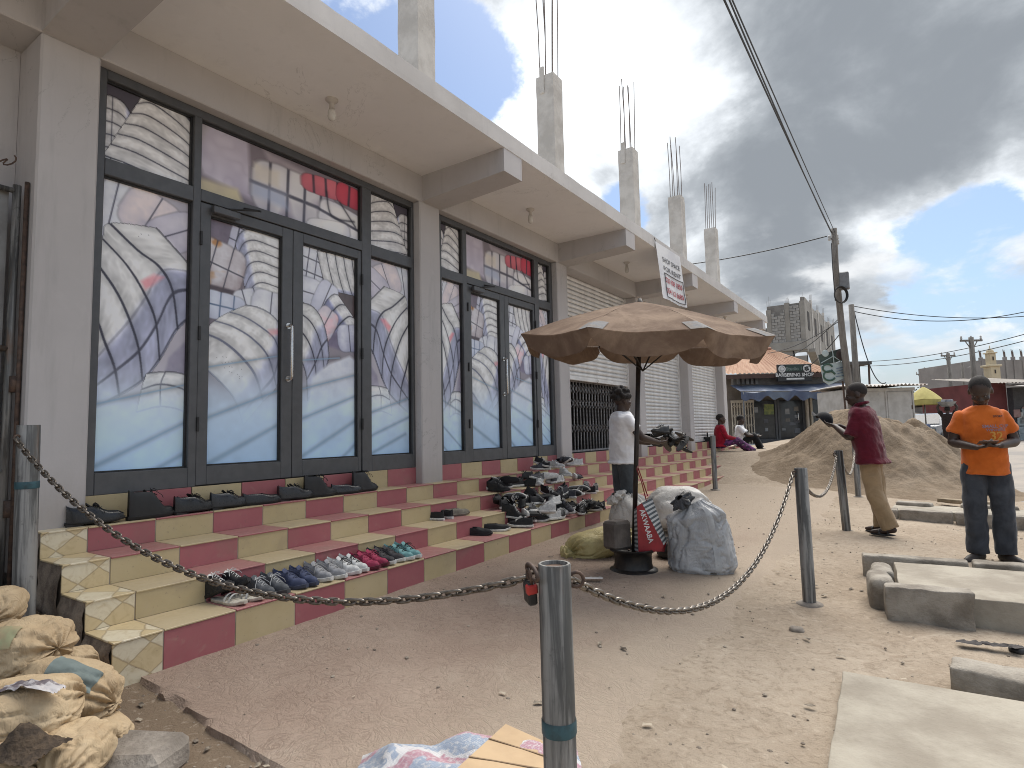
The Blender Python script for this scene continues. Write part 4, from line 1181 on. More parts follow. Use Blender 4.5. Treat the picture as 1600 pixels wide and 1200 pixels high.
# ------------------------------------------------------------------ umbrella with its wheel-rim base
CANVAS = None
def canvas_mat():
    m, t, b = bsdf('faded_brown_canvas')
    v = coords(t, 'Object')
    n = t.noise(v, 3.0, 7, 0.65, 0.5); n2 = t.noise(v, 14, 6, 0.65)
    c = t.mix(t.ramp(n, 0.35, 0.68), (0.170, 0.118, 0.088), (0.300, 0.222, 0.164))
    c = t.mix(t.ramp(n2, 0.6, 0.78, 0, 0.5), c, (0.40, 0.315, 0.24))
    geo = t.add('ShaderNodeNewGeometry')
    t.l.new(c, b.inputs['Base Color']); b.inputs['Roughness'].default_value = 0.9; b.inputs['Specular IOR Level'].default_value = .1
    tr = t.add('ShaderNodeBsdfTranslucent'); t.l.new(c, tr.inputs[0])
    mx = t.add('ShaderNodeMixShader'); mx.inputs[0].default_value = 0.18
    t.l.new(b.outputs[0], mx.inputs[1]); t.l.new(tr.outputs[0], mx.inputs[2]); t.l.new(mx.outputs[0], t.n['Material Output'].inputs[0])
    bump(t, b, t.math('MULTIPLY_ADD', n2, .5, t.noise(v, 160, 2, .5)), 0.25, 0.006)
    return m
CANVAS = canvas_mat()
def umbrella():
    base = atz(990, 893, -.03)
    top = atw(1000, 471, 5.28)
    t = thing('market_umbrella', 'large faded brown canvas market umbrella on a black pole', 'umbrella', base)
    pole_m = M('black_pole', (.014, .014, .015), (.03, .022, .018), .45, 20, .1, metal=.3)
    T = top-base
    obj('pole', MB().tube([(0, 0, .03), T*.5, T*.985], .021, 12), pole_m, t, True)
    hx = Vector((rt[0], rt[1], 0)).normalized(); hf = Vector((fw[0], fw[1], 0)).normalized()
    angs = [R(33+45*k) for k in range(8)]
    Rr = 1.09
    def rim(k):
        a = angs[k % 8]; c, s = math.cos(a), math.sin(a)            # s > 0 towards the camera
        z = T.z-.345-.085*s-.05*c
        return Vector((T.x, T.y, 0))+hx*(Rr*c)-hf*(Rr*s)+Vector((0, 0, z))
    apex = Vector(T)
    nu, nv = 9, 12
    can = MB()
    def surf(k, u, v):
        a, b = rim(k), rim(k+1)
        e = a.lerp(b, u); mid = math.sin(math.pi*u)
        e = e.lerp(Vector((T.x, T.y, e.z)), .035*mid)               # hem pulls in between ribs
        p = apex.lerp(e, v)
        p.z += .035*math.sin(math.pi*v*.92)                         # ribs bow upwards
        p.z -= (.032*mid)*v*(1.15-v*.4)                             # cloth sags between ribs
        p.z += .010*fbm(p.x*4+k, p.y*4, 2.0, 2)*v+.006*mid*math.sin(u*7+k+v*5)*v
        return p
    for k in range(8): can.grid(13, nv, lambda u, v, k=k: surf(k, u, v))
    obj('canopy', can, CANVAS, t, True)
    for k in range(8):
        def va(u, v, k=k):
            p = surf(k, u, 1.0); c = Vector((T.x, T.y, p.z)); out = (p-c).normalized()
            d = .150+.025*math.sin(math.pi*u)**.7+.025*nz(k*3.1, 1.0)
            sc = 1-.55*(abs(2*u-1)**6)
            return p+out*(.004+.012*math.sin(u*11+k*2)*v-.05*v)-Vector((0, 0, v*d*sc*(1+.12*nz(u*3+k, 4))))
        obj('valance_flap', MB().grid(15, 6, va), CANVAS, t, True)
        obj('rib', MB().tube([apex-Vector((0, 0, .03)), surf(k, 0, .5)-Vector((0, 0, .022)), surf(k, 0, .98)-Vector((0, 0, .02))], .008, 6), pole_m, t)
        obj('strut', MB().tube([T*1.0-Vector((0, 0, .62)), surf(k, 0, .52)-Vector((0, 0, .03))], .006, 5), pole_m, t)
        if k in (1, 2, 0):
            pm = M('pale_blue_patch', (.125, .130, .140), (.140, .115, .098), .8, 16, .2)
            pt = MB()
            def pf(u, v, k=k):
                s = (u-.5)*.26; vv = .86+.15*v
                p = surf(k, s, vv) if s >= 0 else surf(k-1, 1+s, vv)
                return p+Vector((0, 0, .006))
            pt.grid(9, 6, pf); obj('rib_patch', pt, pm, t, True)
    obj('hub', MB().lathe([(.03, -.10), (.045, -.06), (.03, -.02), (.012, .03)], 12, tuple(apex)), pole_m, t, True)
    rim_t = thing('wheel_rim', 'black steel wheel rim serving as the umbrella foot', 'wheel rim', base)
    prof = [(.205, .0), (.215, .012), (.205, .026), (.170, .040), (.160, .075), (.158, .14), (.165, .165), (.195, .182), (.200, .196), (.190, .204), (.150, .190), (.135, .16), (.06, .155), (.04, .17)]
    obj('rim', MB().lathe(prof, 36), M('black_rim', (.012, .012, .013), (.03, .026, .022), .42, 12, .2, metal=.4), rim_t, 50)
    for k in range(4):
        a = R(45+90*k); obj('bolt', MB().lathe([(.012, 0), (.012, .012), (.006, .016)], 6, (.085*math.cos(a), .085*math.sin(a), .157)), RUST, rim_t)
    bl = MB().cbox(-.105, .105, -.085, .085, 0, .24, .022)
    bl.v = [(x*(1+.06*nz(x*9, y*9, z*9)), y*(1+.08*nz(x*9+5, y*9, z*9)), z+.02*nz(x*7, y*7)) for x, y, z in bl.v]
    o = solo('stone_block', bl, M('grey_brown_stone', (.135, .115, .10), (.085, .072, .062), .9, 8, .6, .01), 'rough grey brown stone block standing on the wheel rim by the pole', 'stone block')
    o.location = base+Vector((-.12, -.055, .195)); o.rotation_euler = (0, 0, R(-30))
umbrella()

# ------------------------------------------------------------------ sacks and bags
def crease(x, y, z, seed):
    """cloth folds: soft bulges parted by narrow, long valleys"""
    wx = fbm(x*.9+seed, y*.9, z*.9, 2); wy = fbm(x*.9, y*.9+seed, z*.9+4, 2)
    n1 = nz((x+wx)*1.9+seed, (y+wy)*1.9, z*.8); n2 = nz((x+wy)*3.6+seed*2, (y+wx)*3.6, z*1.5+seed)
    v1 = max(0.0, 1-abs(n1)*7.0); v2 = max(0.0, 1-abs(n2)*6.0)
    return .35*abs(n1)-.75*v1*v1-.38*v2*v2
def blob(size, seed, nu=104, nv=64, flat=.35, wr=.035, squash=1.0, p=2.6, tail=None, axis=2):
    """stuffed sack: pole axis runs through the two gathered ends, pleats fan out from them"""
    mb = MB(); sh = random.Random(int(seed*7)); npl = sh.choice((9, 11, 13)); bend = sh.uniform(-.18, .18)
    def fn(u, v):
        a = 2*math.pi*u; th = -math.pi/2+math.pi*v
        x, y, z = math.cos(a)*math.cos(th), math.sin(a)*math.cos(th), math.sin(th)
        sq = lambda q, e: math.copysign(abs(q)**e, q)
        x, y, z = sq(x, .82), sq(y, .82), sq(z, .80)
        end = abs(z)**2.2
        ca, sa = math.cos(a), math.sin(a)
        k = 1+.24*fbm(x*1.0+seed, y*1.0, z*1.0, 2)
        k += .075*end*math.sin(a*npl+4*fbm(ca+seed, sa, z*1.5, 2)+seed)*(.6+.8*abs(nz(ca*2+seed, sa*2, z)))
        k += wr*1.1*crease(x*.9, y*.9, z*.9, seed)
        px, py, pz = x*k, y*k, z*k
        px += bend*(pz*pz-.3)
        if axis == 0: px, py, pz = pz, py, -px
        elif axis == 1: px, py, pz = px, pz, -py
        if pz < 0: pz *= (1-flat)
        return (px*size[0], py*size[1], pz*size[2])
    mb.grid(nu+1, nv+1, fn); return mb
def sackcloth(name, c1, c2, sc=4.0, gloss=.75):
    if name in MATS: return MATS[name]
    m, t, b = bsdf(name)
    v = coords(t, 'Object')
    n = t.noise(v, sc, 6, .6, .6); n2 = t.noise(t.vmath('MULTIPLY', v, (1, 1, .45)), 16, 4, .55, 1.6); wv = t.noise(v, 220, 2, .5)
    c = t.mix(t.ramp(n, .35, .68), c2, c1)
    c = t.mix(t.ramp(n, .62, .78, 0, .35), c, tuple(x*.6 for x in c2))
    t.l.new(c, b.inputs['Base Color']); b.inputs['Roughness'].default_value = gloss
    rdg = t.math('ABSOLUTE', t.math('SUBTRACT', n2, .5))
    bump(t, b, t.math('MULTIPLY_ADD', t.ramp(rdg, 0, .14), .9, t.math('MULTIPLY', wv, .08)), .30, .010)
    return m
SACK = sackcloth('tan_sack', (.50, .385, .24), (.38, .275, .16))
def sack(loc, size, seed, rot, label, m=SACK, group=None, wr=.05):
    t = thing('sack', label, 'sack', loc, 0, group); t.rotation_euler = rot; t.scale = (1.1, 1.1, 1.1)
    obj('cloth', blob(size, seed, wr=wr, axis=0), m, t, True); return t
gs = 'tan sacks of soil in the near left corner'
def tuft(t, p, d, m, n=9, L=.12, r=.05, seed=1):
    """gathered mouth of a sack: a crumpled, pleated knot of cloth"""
    d = Vector(d).normalized(); a = d.orthogonal().normalized(); b = d.cross(a); p = Vector(p)
    mb = MB()
    def fn(u, v):
        an = 2*math.pi*u; ple = 1+.16*math.sin(an*n+seed+3*v)*math.sin(math.pi*v)+.55*fbm(math.cos(an)*2.2+seed, math.sin(an)*2.2, v*3.0, 4)
        rad = r*(.40+.85*math.sin(math.pi*min(1, v*.80+.02)))*ple*(1-.55*sstep(.72, 1, v))
        return p+d*(L*(v+.25*fbm(math.cos(an)*1.6, math.sin(an)*1.6+seed, v*2, 3)))+a*(math.cos(an)*rad)+b*(math.sin(an)*rad)
    mb.grid(97, 22, fn); obj('tied_mouth', mb, m, t, True)
    ring = [p+a*(math.cos(k*math.pi/6)*r*.46)+b*(math.sin(k*math.pi/6)*r*.46)+d*.006 for k in range(12)]
    obj('tie_cord', MB().tube(ring, .006, 5, closed=True), M('pale_cord', (.5, .47, .4), None, .8), t, True)
# near left pile
def gp_(px, py, z): return atz(px, py, z)
s1 = sack(gp_(38, 1022, .30), (.165, .14, .135), 2.0, (R(8), R(-12), R(20)), 'bulging tan sack with green print on top of the corner pile', SACK, gs, .08)
s2 = sack(gp_(108, 1085, .19), (.165, .125, .125), 5.0, (0, R(14), R(35)), 'slumped tan sack with a blue-grey patch beside the lowest step', SACK, gs, .09)
s3 = sack(gp_(38, 1120, .22), (.15, .16, .12), 8.0, (R(-10), 0, R(80)), 'torn tan sack spilling dark soil at the bottom left edge', SACK, gs, .09)
s4 = sack(gp_(160, 1150, .05), (.105, .085, .065), 11.0, (0, R(8), R(10)), 'small flat tan sack at the right foot of the corner pile', SACK, gs, .10)
s5 = sack(gp_(-8, 952, .42), (.11, .11, .09), 14.0, (0, R(10), R(-30)), 'tan sack at the back of the corner pile touching the leaning bollard', SACK, gs, .08)
s6 = sack(gp_(95, 1048, .18), (.12, .10, .09), 17.0, (0, 0, R(60)), 'half hidden tan sack squeezed behind the patched one', SACK, gs, .08)
s7 = sack(gp_(112, 1185, .10), (.13, .11, .10), 21.0, (0, 0, R(140)), 'tan sack at the bottom edge under the torn one', SACK, gs, .09)
s8 = sack(gp_(10, 1195, .12), (.15, .12, .10), 25.0, (0, 0, R(20)), 'tan sack in the very corner of the picture', SACK, gs, .09)
sack(gp_(40, 1090, .04), (.26, .22, .13), 29.0, (0, 0, R(50)), 'large flattened tan sack carrying the rest of the corner pile', SACK, gs, .06)
# patch and soil spill on the pile
pm = M('blue_grey_print', (.175, .215, .205), (.13, .16, .15), .8, 12, .2)
def on_surface(t, fn, name, m): 
    return obj(name, MB().grid(8, 12, fn), m, t, True)
def wrap(t, size, seed, u0, u1, v0, v1, name, m, off=.006, wr=.05):
    src = blob(size, seed, wr=wr, axis=0); nu = 105
    mb = MB(); ids = {}
    for j in range(int(v0*64), int(v1*64)+1):
        for i in range(int(u0*104), int(u1*104)+1):
            p = Vector(src.v[j*nu+i % nu]); ids[(i, j)] = len(mb.v); mb.v.append(tuple(p+p.normalized()*off))
    for (i, j) in list(ids):
        if (i+1, j) in ids and (i, j+1) in ids: mb.f.append((ids[(i, j)], ids[(i+1, j)], ids[(i+1, j+1)], ids[(i, j+1)]))
    obj(name, mb, m, t, True)
wrap(s2, (.165, .125, .125), 5.0, .52, .66, .45, .72, 'patch', pm, wr=.09)
wrap(s1, (.165, .14, .135), 2.0, .55, .68, .5, .68, 'green_print', M('green_print', (.30, .30, .17), (.36, .29, .17), .8, 20, .2))
def soil_heap():
    mb = MB(); r = random.Random(5)
    o = atz(38, 1160, .235)
    mb.grid(26, 26, lambda u, v: ((u-.5)*.19, (v-.5)*.17, .09*math.exp(-((u-.5)**2+(v-.5)**2)*9)+.018*fbm(u*14, v*14, 1, 3)-.03))
    solo('soil_heap', mb, M('dark_crumbly_soil', (.080, .055, .034), (.035, .024, .016), .95, 40, 1.0, .02), 'dark crumbly soil showing through the torn sack', 'soil', None, True, o, R(30))
soil_heap()
def rags():
    mb = MB()
    mb.grid(24, 14, lambda u, v: ((u-.5)*.22, (v-.5)*.07, .025*fbm(u*6, v*5, 2, 3)+.03*math.sin(u*3.1)))
    solo('plastic_scrap', mb, M('torn_white_plastic', (.42, .40, .40), (.12, .10, .11), .5, 14, .3, contrast=(.45, .55)), 'crumpled torn white plastic lying across the corner sacks', 'plastic scrap', None, True, atz(40, 1082, .335), R(40))
rags()
st = MB().cbox(-.16, .16, -.11, .11, -.03, .09, .03)
st.v = [(x*(1+.15*nz(x*6, y*6, z*6)), y*(1+.2*nz(x*6+3, y*6, z*6)), z+.03*nz(x*5, y*5)) for x, y, z in st.v]
solo('rubble_stone', st, CONC, 'flat grey rubble stone at the bottom edge right of the sacks', 'stone', None, False, atz(215, 1200, -.02), R(25))
for i, (px, py, s_, lb) in enumerate(((55, 930, .07, 'grey rubble lump at the foot of the leaning bollard'), (100, 950, .045, 'small rubble lump between the bollard and the end of the steps'),
                                   (130, 1005, .05, 'dark rubble lump under the end of the second step'), (1245, 988, .045, 'lone pale stone on the sand left of the concrete slabs'),
                                   (1590, 1020, .05, 'dark crumpled scrap on the sand between the slabs'), (1535, 770, .06, 'small stone below the sand heap beside the far kerb'))):
    mb = blob((s_, s_*.8, s_*.55), 31+i*3, 18, 12, .5, .12)
    z = g(*atz(px, py, 0).xy)
    if i < 3: z = [.24, .18, .08][i]
    solo('stone', mb, M('dusty_stone', (.30, .265, .225), (.2, .17, .14), .95, 8, .5, .01) if i != 4 else BLACK, lb, 'stone' if i != 4 else 'scrap', None, True, atz(px, py, z)+Vector((0, 0, s_*.25)), i*1.1)
# sacks round the umbrella foot
SILV = sackcloth('silver_grey_sack', (.46, .465, .47), (.30, .305, .31), 3, .40)
def grey_sack():
    p = atz(1098, 893, -.035)
    t = thing('sack', 'big stuffed silver grey plastic sack right of the umbrella foot', 'sack', p, 0)
    t.rotation_euler = (0, 0, R(28))
    mb = MB()
    def fn(u, v):
        a = 2*math.pi*u; c, s = math.cos(a), math.sin(a)
        ex = math.copysign(abs(c)**.75, c); ey = math.copysign(abs(s)**.75, s)
        w = .285*(1-.16*v-.55*sstep(.80, 1.0, v)*v)*(.86+.14*sstep(0, .15, v)); d = .185*(1-.10*v-.5*sstep(.82, 1, v))*(.85+.15*sstep(0, .12, v))
        k = 1+.10*fbm(ex*1.4+4, ey*1.4, v*2.2, 3)+.15*crease(ex*1.0, ey*1.0, v*2.2, 9)+.07*math.sin(a*11+v*4+2*nz(u*6, v*2))*sstep(.45, 1, v)
        return (ex*w*k-.06*v*v, ey*d*k, .60*v+.015*fbm(u*6, v*6, 3)-.015+.04*ex*v)
    mb.grid(121, 80, fn)
    mb.f.append(tuple(79*121+k for k in range(120)))
    obj('cloth', mb, SILV, t, True)
    wrap_m = M('white_seam_band', (.45, .46, .46), (.34, .35, .36), .6, 10, .15)
    sm_ = MB().grid(4, 22, lambda u, v: tuple(Vector(fn(.79+.025*(u-.5)*2*.6, v*.9+.02))*1.012)); obj('seam_band', sm_, wrap_m, t, True)
    tuft(t, (-.12, -.03, .56), (-.55, -.35, .75), M('dark_grey_plastic', (.07, .075, .08), (.04, .042, .045), .4, 20, .4), 8, .10, .075, 3)
    return t
grey_sack()
YEL = sackcloth('yellow_sack', (.46, .40, .19), (.34, .275, .115), 3.5, .55)
p = atz(940, 872, -.02)
t = thing('sack', 'dull yellow sack lying between the steps and the umbrella foot', 'sack', p+Vector((0, 0, .12)), 0); t.rotation_euler = (0, R(-14), R(38))
obj('cloth', blob((.30, .20, .17), 41, wr=.07, axis=0), YEL, t, True); tuft(t, (-.25, 0, -.04), (-1, -.1, -.12), YEL, 9, .16, .10, 5)
WSK = sackcloth('white_sack', (.55, .535, .50), (.42, .40, .37), 3, .6)
p = atz(985, 835, .0); t = thing('sack', 'slumped white sack behind the umbrella pole at the lowest step', 'sack', p+Vector((.0, .05, .19)), 0); t.rotation_euler = (0, R(6), R(20))
obj('cloth', blob((.25, .20, .25), 47, wr=.07, axis=2), WSK, t, True); tuft(t, (-.14, -.05, .16), (-.5, -.2, .7), WSK, 8, .12, .09, 8)
p = atz(1040, 838, .0); t = thing('sack', 'full white sack lying behind the red bag and the grey sack', 'sack', p+Vector((.06, .18, .24)), 0); t.rotation_euler = (0, 0, R(35))
obj('cloth', blob((.36, .24, .30), 53, wr=.06, axis=0), WSK, t, True)
p = atz(1052, 880, -.03); t = thing('sack', 'low black plastic sack in shade behind the wheel rim', 'sack', p+Vector((.0, .16, .08)), 0)
obj('cloth', blob((.20, .16, .13), 59, wr=.09), M('black_plastic_sack', (.015, .015, .016), (.03, .03, .03), .4, 10, .4), t, True)

def red_bag():
    """striped gusset bag hung from the pole by one handle"""
    hx = Vector((rt[0], rt[1], 0)).normalized(); hf = Vector((fw[0], fw[1], 0)).normalized()
    o = atz(990, 893, -.03)
    t = thing('shopping_bag', 'red bag with white lettering and striped sides hung on the umbrella pole', 'bag', o)
    W = 5.02
    def P(px, py, dw=0.0): return atw(px, py, W+dw)-o
    red = M('red_woven_plastic', (.30, .022, .030), (.23, .018, .024), .45, 12, .2, .004)
    tl, tr_, bl, br = P(996, 792), P(1004, 789), P(999, 861), P(1033, 862)
    mid = P(1012, 786)
    fr = MB(); pts = [P(995, 792), P(1003, 786), P(1037, 852), P(1034, 861), P(998, 864)]
    fr.v = [tuple(q) for q in pts]+[tuple(q+hf*.012) for q in pts]
    n = 5; fr.f = [tuple(range(n-1, -1, -1)), tuple(range(n, 2*n))]+[(i, (i+1) % n, (i+1) % n+n, i+n) for i in range(n)]
    obj('front_panel', fr, red, t)
    wm = M('white_stripe', (.52, .53, .52), (.42, .43, .43), .5, 12, .2); dm = M('dark_stripe', (.085, .10, .11), (.06, .07, .08), .5, 12, .2)
    def side(a0, a1, b0, b1, nst, nm):
        for i in range(nst):
            s = MB(); u0, u1 = i/nst, (i+1)/nst
            q = [a0.lerp(a1, u0), b0.lerp(b1, u0), b0.lerp(b1, u1), a0.lerp(a1, u1)]
            k = len(s.v); s.v = [tuple(x) for x in q]+[tuple(x+hf*.008) for x in q]; s.f = [(3, 2, 1, 0), (4, 5, 6, 7), (0, 1, 5, 4), (1, 2, 6, 5), (2, 3, 7, 6), (3, 0, 4, 7)]
            obj(nm, s, wm if i % 2 else dm, t)
    side(P(1003, 786, .004), P(1037, 852, .004), P(1019, 778, .10), P(1042, 845, .13), 22, 'stripe')
    side(P(995, 793, .004), P(998, 862, .004), P(991, 796, .09), P(992, 860, .10), 20, 'stripe')
    obj('back_panel', MB().add([tuple(P(991, 796, .1)), tuple(P(1019, 778, .11)), tuple(P(1042, 845, .14)), tuple(P(1038, 862, .13)), tuple(P(992, 862, .11))], [(0, 1, 2, 3, 4)]), red, t)
    h = MB().tube([P(1010, 783, .05), P(1003, 755, .06), P(995, 733, .10), P(996, 728, .14), P(1002, 745, .12), P(1012, 775, .1)], .005, 6)
    obj('handle', h, red, t, True)
    tm = tomb(text_mesh('AKWAABA', .062, .0, .0012, xs=.95))
    ax = (P(1017, 846)-P(1004, 800)).normalized(); nrm = -hf; upv = nrm.cross(ax).normalized()
    c = P(1010.0, 822)-hf*.004
    tm.v = [tuple(c+ax*v[0]+upv*v[1]) for v in tm.v]
    obj('lettering', tm, M('white_ink', (.72, .71, .69), None, .6), t)
red_bag()
# ------------------------------------------------------------------ kerbs, slabs, sand, litter
KERB = M('weathered_kerb', (.315, .284, .238), (.165, .142, .114), .93, 5, 1.0, .02, fine=55, world=True)
SLABM = M('pale_slab_concrete', (.340, .308, .250), (.235, .205, .162), .93, 3.2, .8, .015, fine=42, world=True, contrast=(.34, .68))
def rock_box(name, x0, x1, y0, y1, z0, z1, m, label, cat, group, c=.02, seed=1, rz=0.0, amp=.012, seg=.07):
    """kerb stone: subdivided block with worn, uneven faces"""
    nx, ny, nz_ = [max(2, int(d/seg)+1) for d in (x1-x0, y1-y0, z1-z0)]
    mb = MB(); lx, ly, lz = (x1-x0)/2, (y1-y0)/2, (z1-z0)/2
    def warp(p):
        x, y, z = p; q = Vector((x, y, z))
        e = [max(0, abs(v)-(l-c))/c for v, l in ((x, lx), (y, ly), (z, lz))]
        k = math.sqrt(sum(i*i for i in e))
        if k > 1: q = Vector([math.copysign(l-c, v)+math.copysign(i/k*c, v) if abs(v) > l-c else v for v, l, i in ((x, lx, e[0]), (y, ly, e[1]), (z, lz, e[2]))])
        n = Vector((fbm(x*7+seed, y*7, z*7, 3), fbm(x*7, y*7+seed, z*7, 3), fbm(x*7, y*7, z*7+seed, 3)))
        ch = max(0.0, nz(x*3.1+seed, y*3.1, z*3.1)-.18)*.05*(1 if k > .3 else 0)
        return q*(1-min(ch, .006/max(.02, q.length)))+n*amp*1.6
    def ticks(l, n):
        e = min(.9, c/l); return [-1, -1+e*.45, -1+e*1.02]+[(-1+e)+(2-2*e)*k/n for k in range(1, n)]+[1-e*1.02, 1-e*.45, 1]
    for ax, s in ((0, -1), (0, 1), (1, -1), (1, 1), (2, -1), (2, 1)):
        n = (nx, ny, nz_); o = [i for i in range(3) if i != ax]; L = (lx, ly, lz)
        ta, tb_ = ticks(L[o[0]], n[o[0]]), ticks(L[o[1]], n[o[1]]); k0 = len(mb.f)
        vs = []
        for b in tb_:
            for a in ta:
                p = [0, 0, 0]; p[ax] = s*L[ax]; p[o[0]] = a*L[o[0]]; p[o[1]] = b*L[o[1]]; vs.append(warp(p))
        w = len(ta); mb.add(vs, [(j*w+i, j*w+i+1, (j+1)*w+i+1, (j+1)*w+i) for j in range(len(tb_)-1) for i in range(w-1)])
        if (s > 0) == (ax == 1): mb.f[k0:] = [tuple(reversed(q)) for q in mb.f[k0:]]
    me = mb.mesh(name, 55)
    b = bmesh.new(); b.from_mesh(me); bmesh.ops.remove_doubles(b, verts=b.verts, dist=.0012); b.to_mesh(me); b.free(); me.shade_smooth(); me.set_sharp_from_angle(angle=R(32))
    ob = link(name, me, None, m); ob.location = ((x0+x1)/2, (y0+y1)/2, (z0+z1)/2); ob.rotation_euler = (0, 0, rz)
    return setp(ob, label, cat, group)
gk = 'kerb stones round the concrete slabs'
rock_box('kerb_stone', 3.09, 3.56, 3.33, 3.47, -.16, .125, KERB, 'big dark-faced kerb block at the front left corner of the raised slab', 'kerb stone', gk, .010, 3, R(6), .016)
rock_box('kerb_stone', 2.97, 3.13, 3.50, 3.86, -.16, .125, KERB, 'pale rounded kerb stone on the left side of the raised slab, nearer one', 'kerb stone', gk, .05, 7, R(8))
rock_box('kerb_stone', 2.97, 3.12, 3.89, 4.22, -.16, .110, KERB, 'pale rounded kerb stone on the left side of the raised slab, farther one', 'kerb stone', gk, .05, 9, R(5))
rock_box('kerb_stone', 2.88, 3.60, 4.50, 4.64, -.16, .10, KERB, 'long kerb stone along the back edge of the raised slab, left piece', 'kerb stone', gk, .02, 13, R(4))
rock_box('kerb_stone', 3.63, 4.28, 4.56, 4.70, -.16, .10, KERB, 'long kerb stone behind the raised slab before the man in orange', 'kerb stone', gk, .02, 17, R(4))
rock_box('kerb_stone', 4.31, 5.0, 4.61, 4.75, -.16, .10, KERB, 'kerb stone at the right edge behind the raised slab', 'kerb stone', gk, .02, 19, R(4))
rock_box('concrete_slab', 3.14, 5.1, 3.49, 4.50, -.20, .075, SLABM, 'raised pale concrete slab framed by kerb stones', 'slab', None, .008, 23, R(4), .006, .12)
rock_box('concrete_slab', 3.00, 5.2, -.1, 2.14, -.22, -.035, SLABM, 'large flat pale concrete slab in the bottom right corner', 'slab', None, .007, 27, R(2.5), .004, .10)
rock_box('kerb_stone', 3.40, 4.05, 2.19, 2.37, -.20, .025, KERB, 'short kerb block at the right edge behind the near slab', 'kerb stone', gk, .02, 31, R(-8))
gf = 'far row of kerb stones before the sand heap'
for i, (a, b_, lb) in enumerate(((2.98, 3.06, 'narrow kerb stone at the left end of the far row by the maroon shirt man'), (3.08, 3.63, 'long kerb stone, second from the left in the far row'),
                               (3.66, 4.02, 'kerb stone in the far row left of the orange shirt man'), (4.04, 4.62, 'kerb stone in the far row behind the legs of the orange shirt man'), (4.66, 5.4, 'kerb stone at the right end of the far row'))):
    rock_box('kerb_stone', a, b_, 7.86-.04*i, 8.04-.04*i, -.2, .085, KERB, lb, 'kerb stone', gf, .02, 41+i, R(-4+2*nz(i*3.3)))
rock_box('concrete_slab', 2.98, 4.5, 8.06, 8.75, -.2, .05, SLABM, 'pale slab just behind the far row of kerb stones', 'slab', None, .012, 51, R(-3), .006, .12)
rock_box('broken_kerb', 3.02, 3.45, 8.62, 8.78, .02, .10, KERB, 'broken kerb piece lying at the left on the far slab', 'kerb stone', gf, .03, 53, R(-12))
rock_box('broken_kerb', 3.75, 4.35, 8.62, 8.76, .02, .10, KERB, 'broken kerb piece lying at the right on the far slab', 'kerb stone', gf, .03, 57, R(-3))
rock_box('plank', 3.5, 4.15, 9.5, 9.64, .0, .06, M('dusty_wood', (.30, .24, .165), (.2, .155, .1), .9, 6, .5), 'dusty plank lying at the foot of the sand heap', 'plank', None, .01, 61, R(-28), .008)

def sand_mound():
    hx = Vector((rt[0], rt[1])).normalized(); hf = Vector((fw[0], fw[1])).normalized()
    c = Vector((2.38, 12.85))
    mb = MB(); n = 230; S = 3.5
    def H(a, b):
        ar = max(0.0, abs(a-.1)/(1.22 if a > .1 else 1.12)+.10*fbm(b*1.6, a*.6, 4, 3)); core = 1.36*math.exp(-ar**(4.2 if a > .1 else 2.7)-(abs(b)/1.75)**2.2)
        left = .42*math.exp(-((a+1.15)/.75)**2-((b+.2)/1.0)**2)
        front = .42*math.exp(-((a+.25)/1.0)**2-((b+1.2)/.75)**2)
        right = .34*math.exp(-((a-1.35)/.55)**2-((b+.7)/1.0)**2)
        h = max(core, .9*core+left*.55, left)+front*.5+right*.5
        rid = abs(fbm(a*.9+3, b*.45, 1.0, 5)); h *= 1+.10*fbm(a*1.5, b*1.5, 2, 4)
        h -= .60*h*max(0, .20-rid)*2.6*sstep(-.4, .7, a)
        h += (.10*fbm(a*3, b*3, 5, 5)+.05*abs(fbm(a*7+4, b*7, 3, 4))+.03*fbm(a*16, b*16, 9, 3))*min(1, h*3)
        return h
    for j in range(n):
        for i in range(n):
            a = (i/(n-1)*2-1)*S; b = (j/(n-1)*2-1)*S
            p = c+hx*a+hf*b; h = H(a, b)-.05
            base = g(p.x, p.y)
            edge = min(1, (S-max(abs(a), abs(b)))*2.5)
            z = base+h if h > 0 else base+h*2
            mb.v.append((p.x, p.y, z*edge+(base-.3)*(1-edge)))
    for j in range(n-1):
        for i in range(n-1): mb.f.append((j*n+i, j*n+i+1, (j+1)*n+i+1, (j+1)*n+i))
    m, t, b = bsdf('heaped_sand')
    p = t.add('ShaderNodeNewGeometry').outputs['Position']
    n1 = t.noise(p, 1.6, 7, .6, .4); n2 = t.noise(p, 9, 7, .65, 1.0); n3 = t.noise(p, 60, 4, .65)
    cc = t.mix(t.ramp(n1, .36, .66), (.190, .145, .102), (.270, .214, .156))
    cc = t.mix(t.ramp(n2, .55, .74, 0, .55), cc, (.150, .112, .078)); cc = t.mix(t.ramp(n3, .6, .75, 0, .4), cc, (.36, .295, .225))
    t.l.new(cc, b.inputs['Base Color']); b.inputs['Roughness'].default_value = .97; b.inputs['Specular IOR Level'].default_value = .1
    bump(t, b, t.math('MULTIPLY_ADD', n2, .8, t.math('MULTIPLY', n3, .3)), .8, .05)
    setp(obj('sand_heap', mb, m, None, True), 'big heap of brown building sand behind the man in maroon', 'sand heap')
sand_mound()
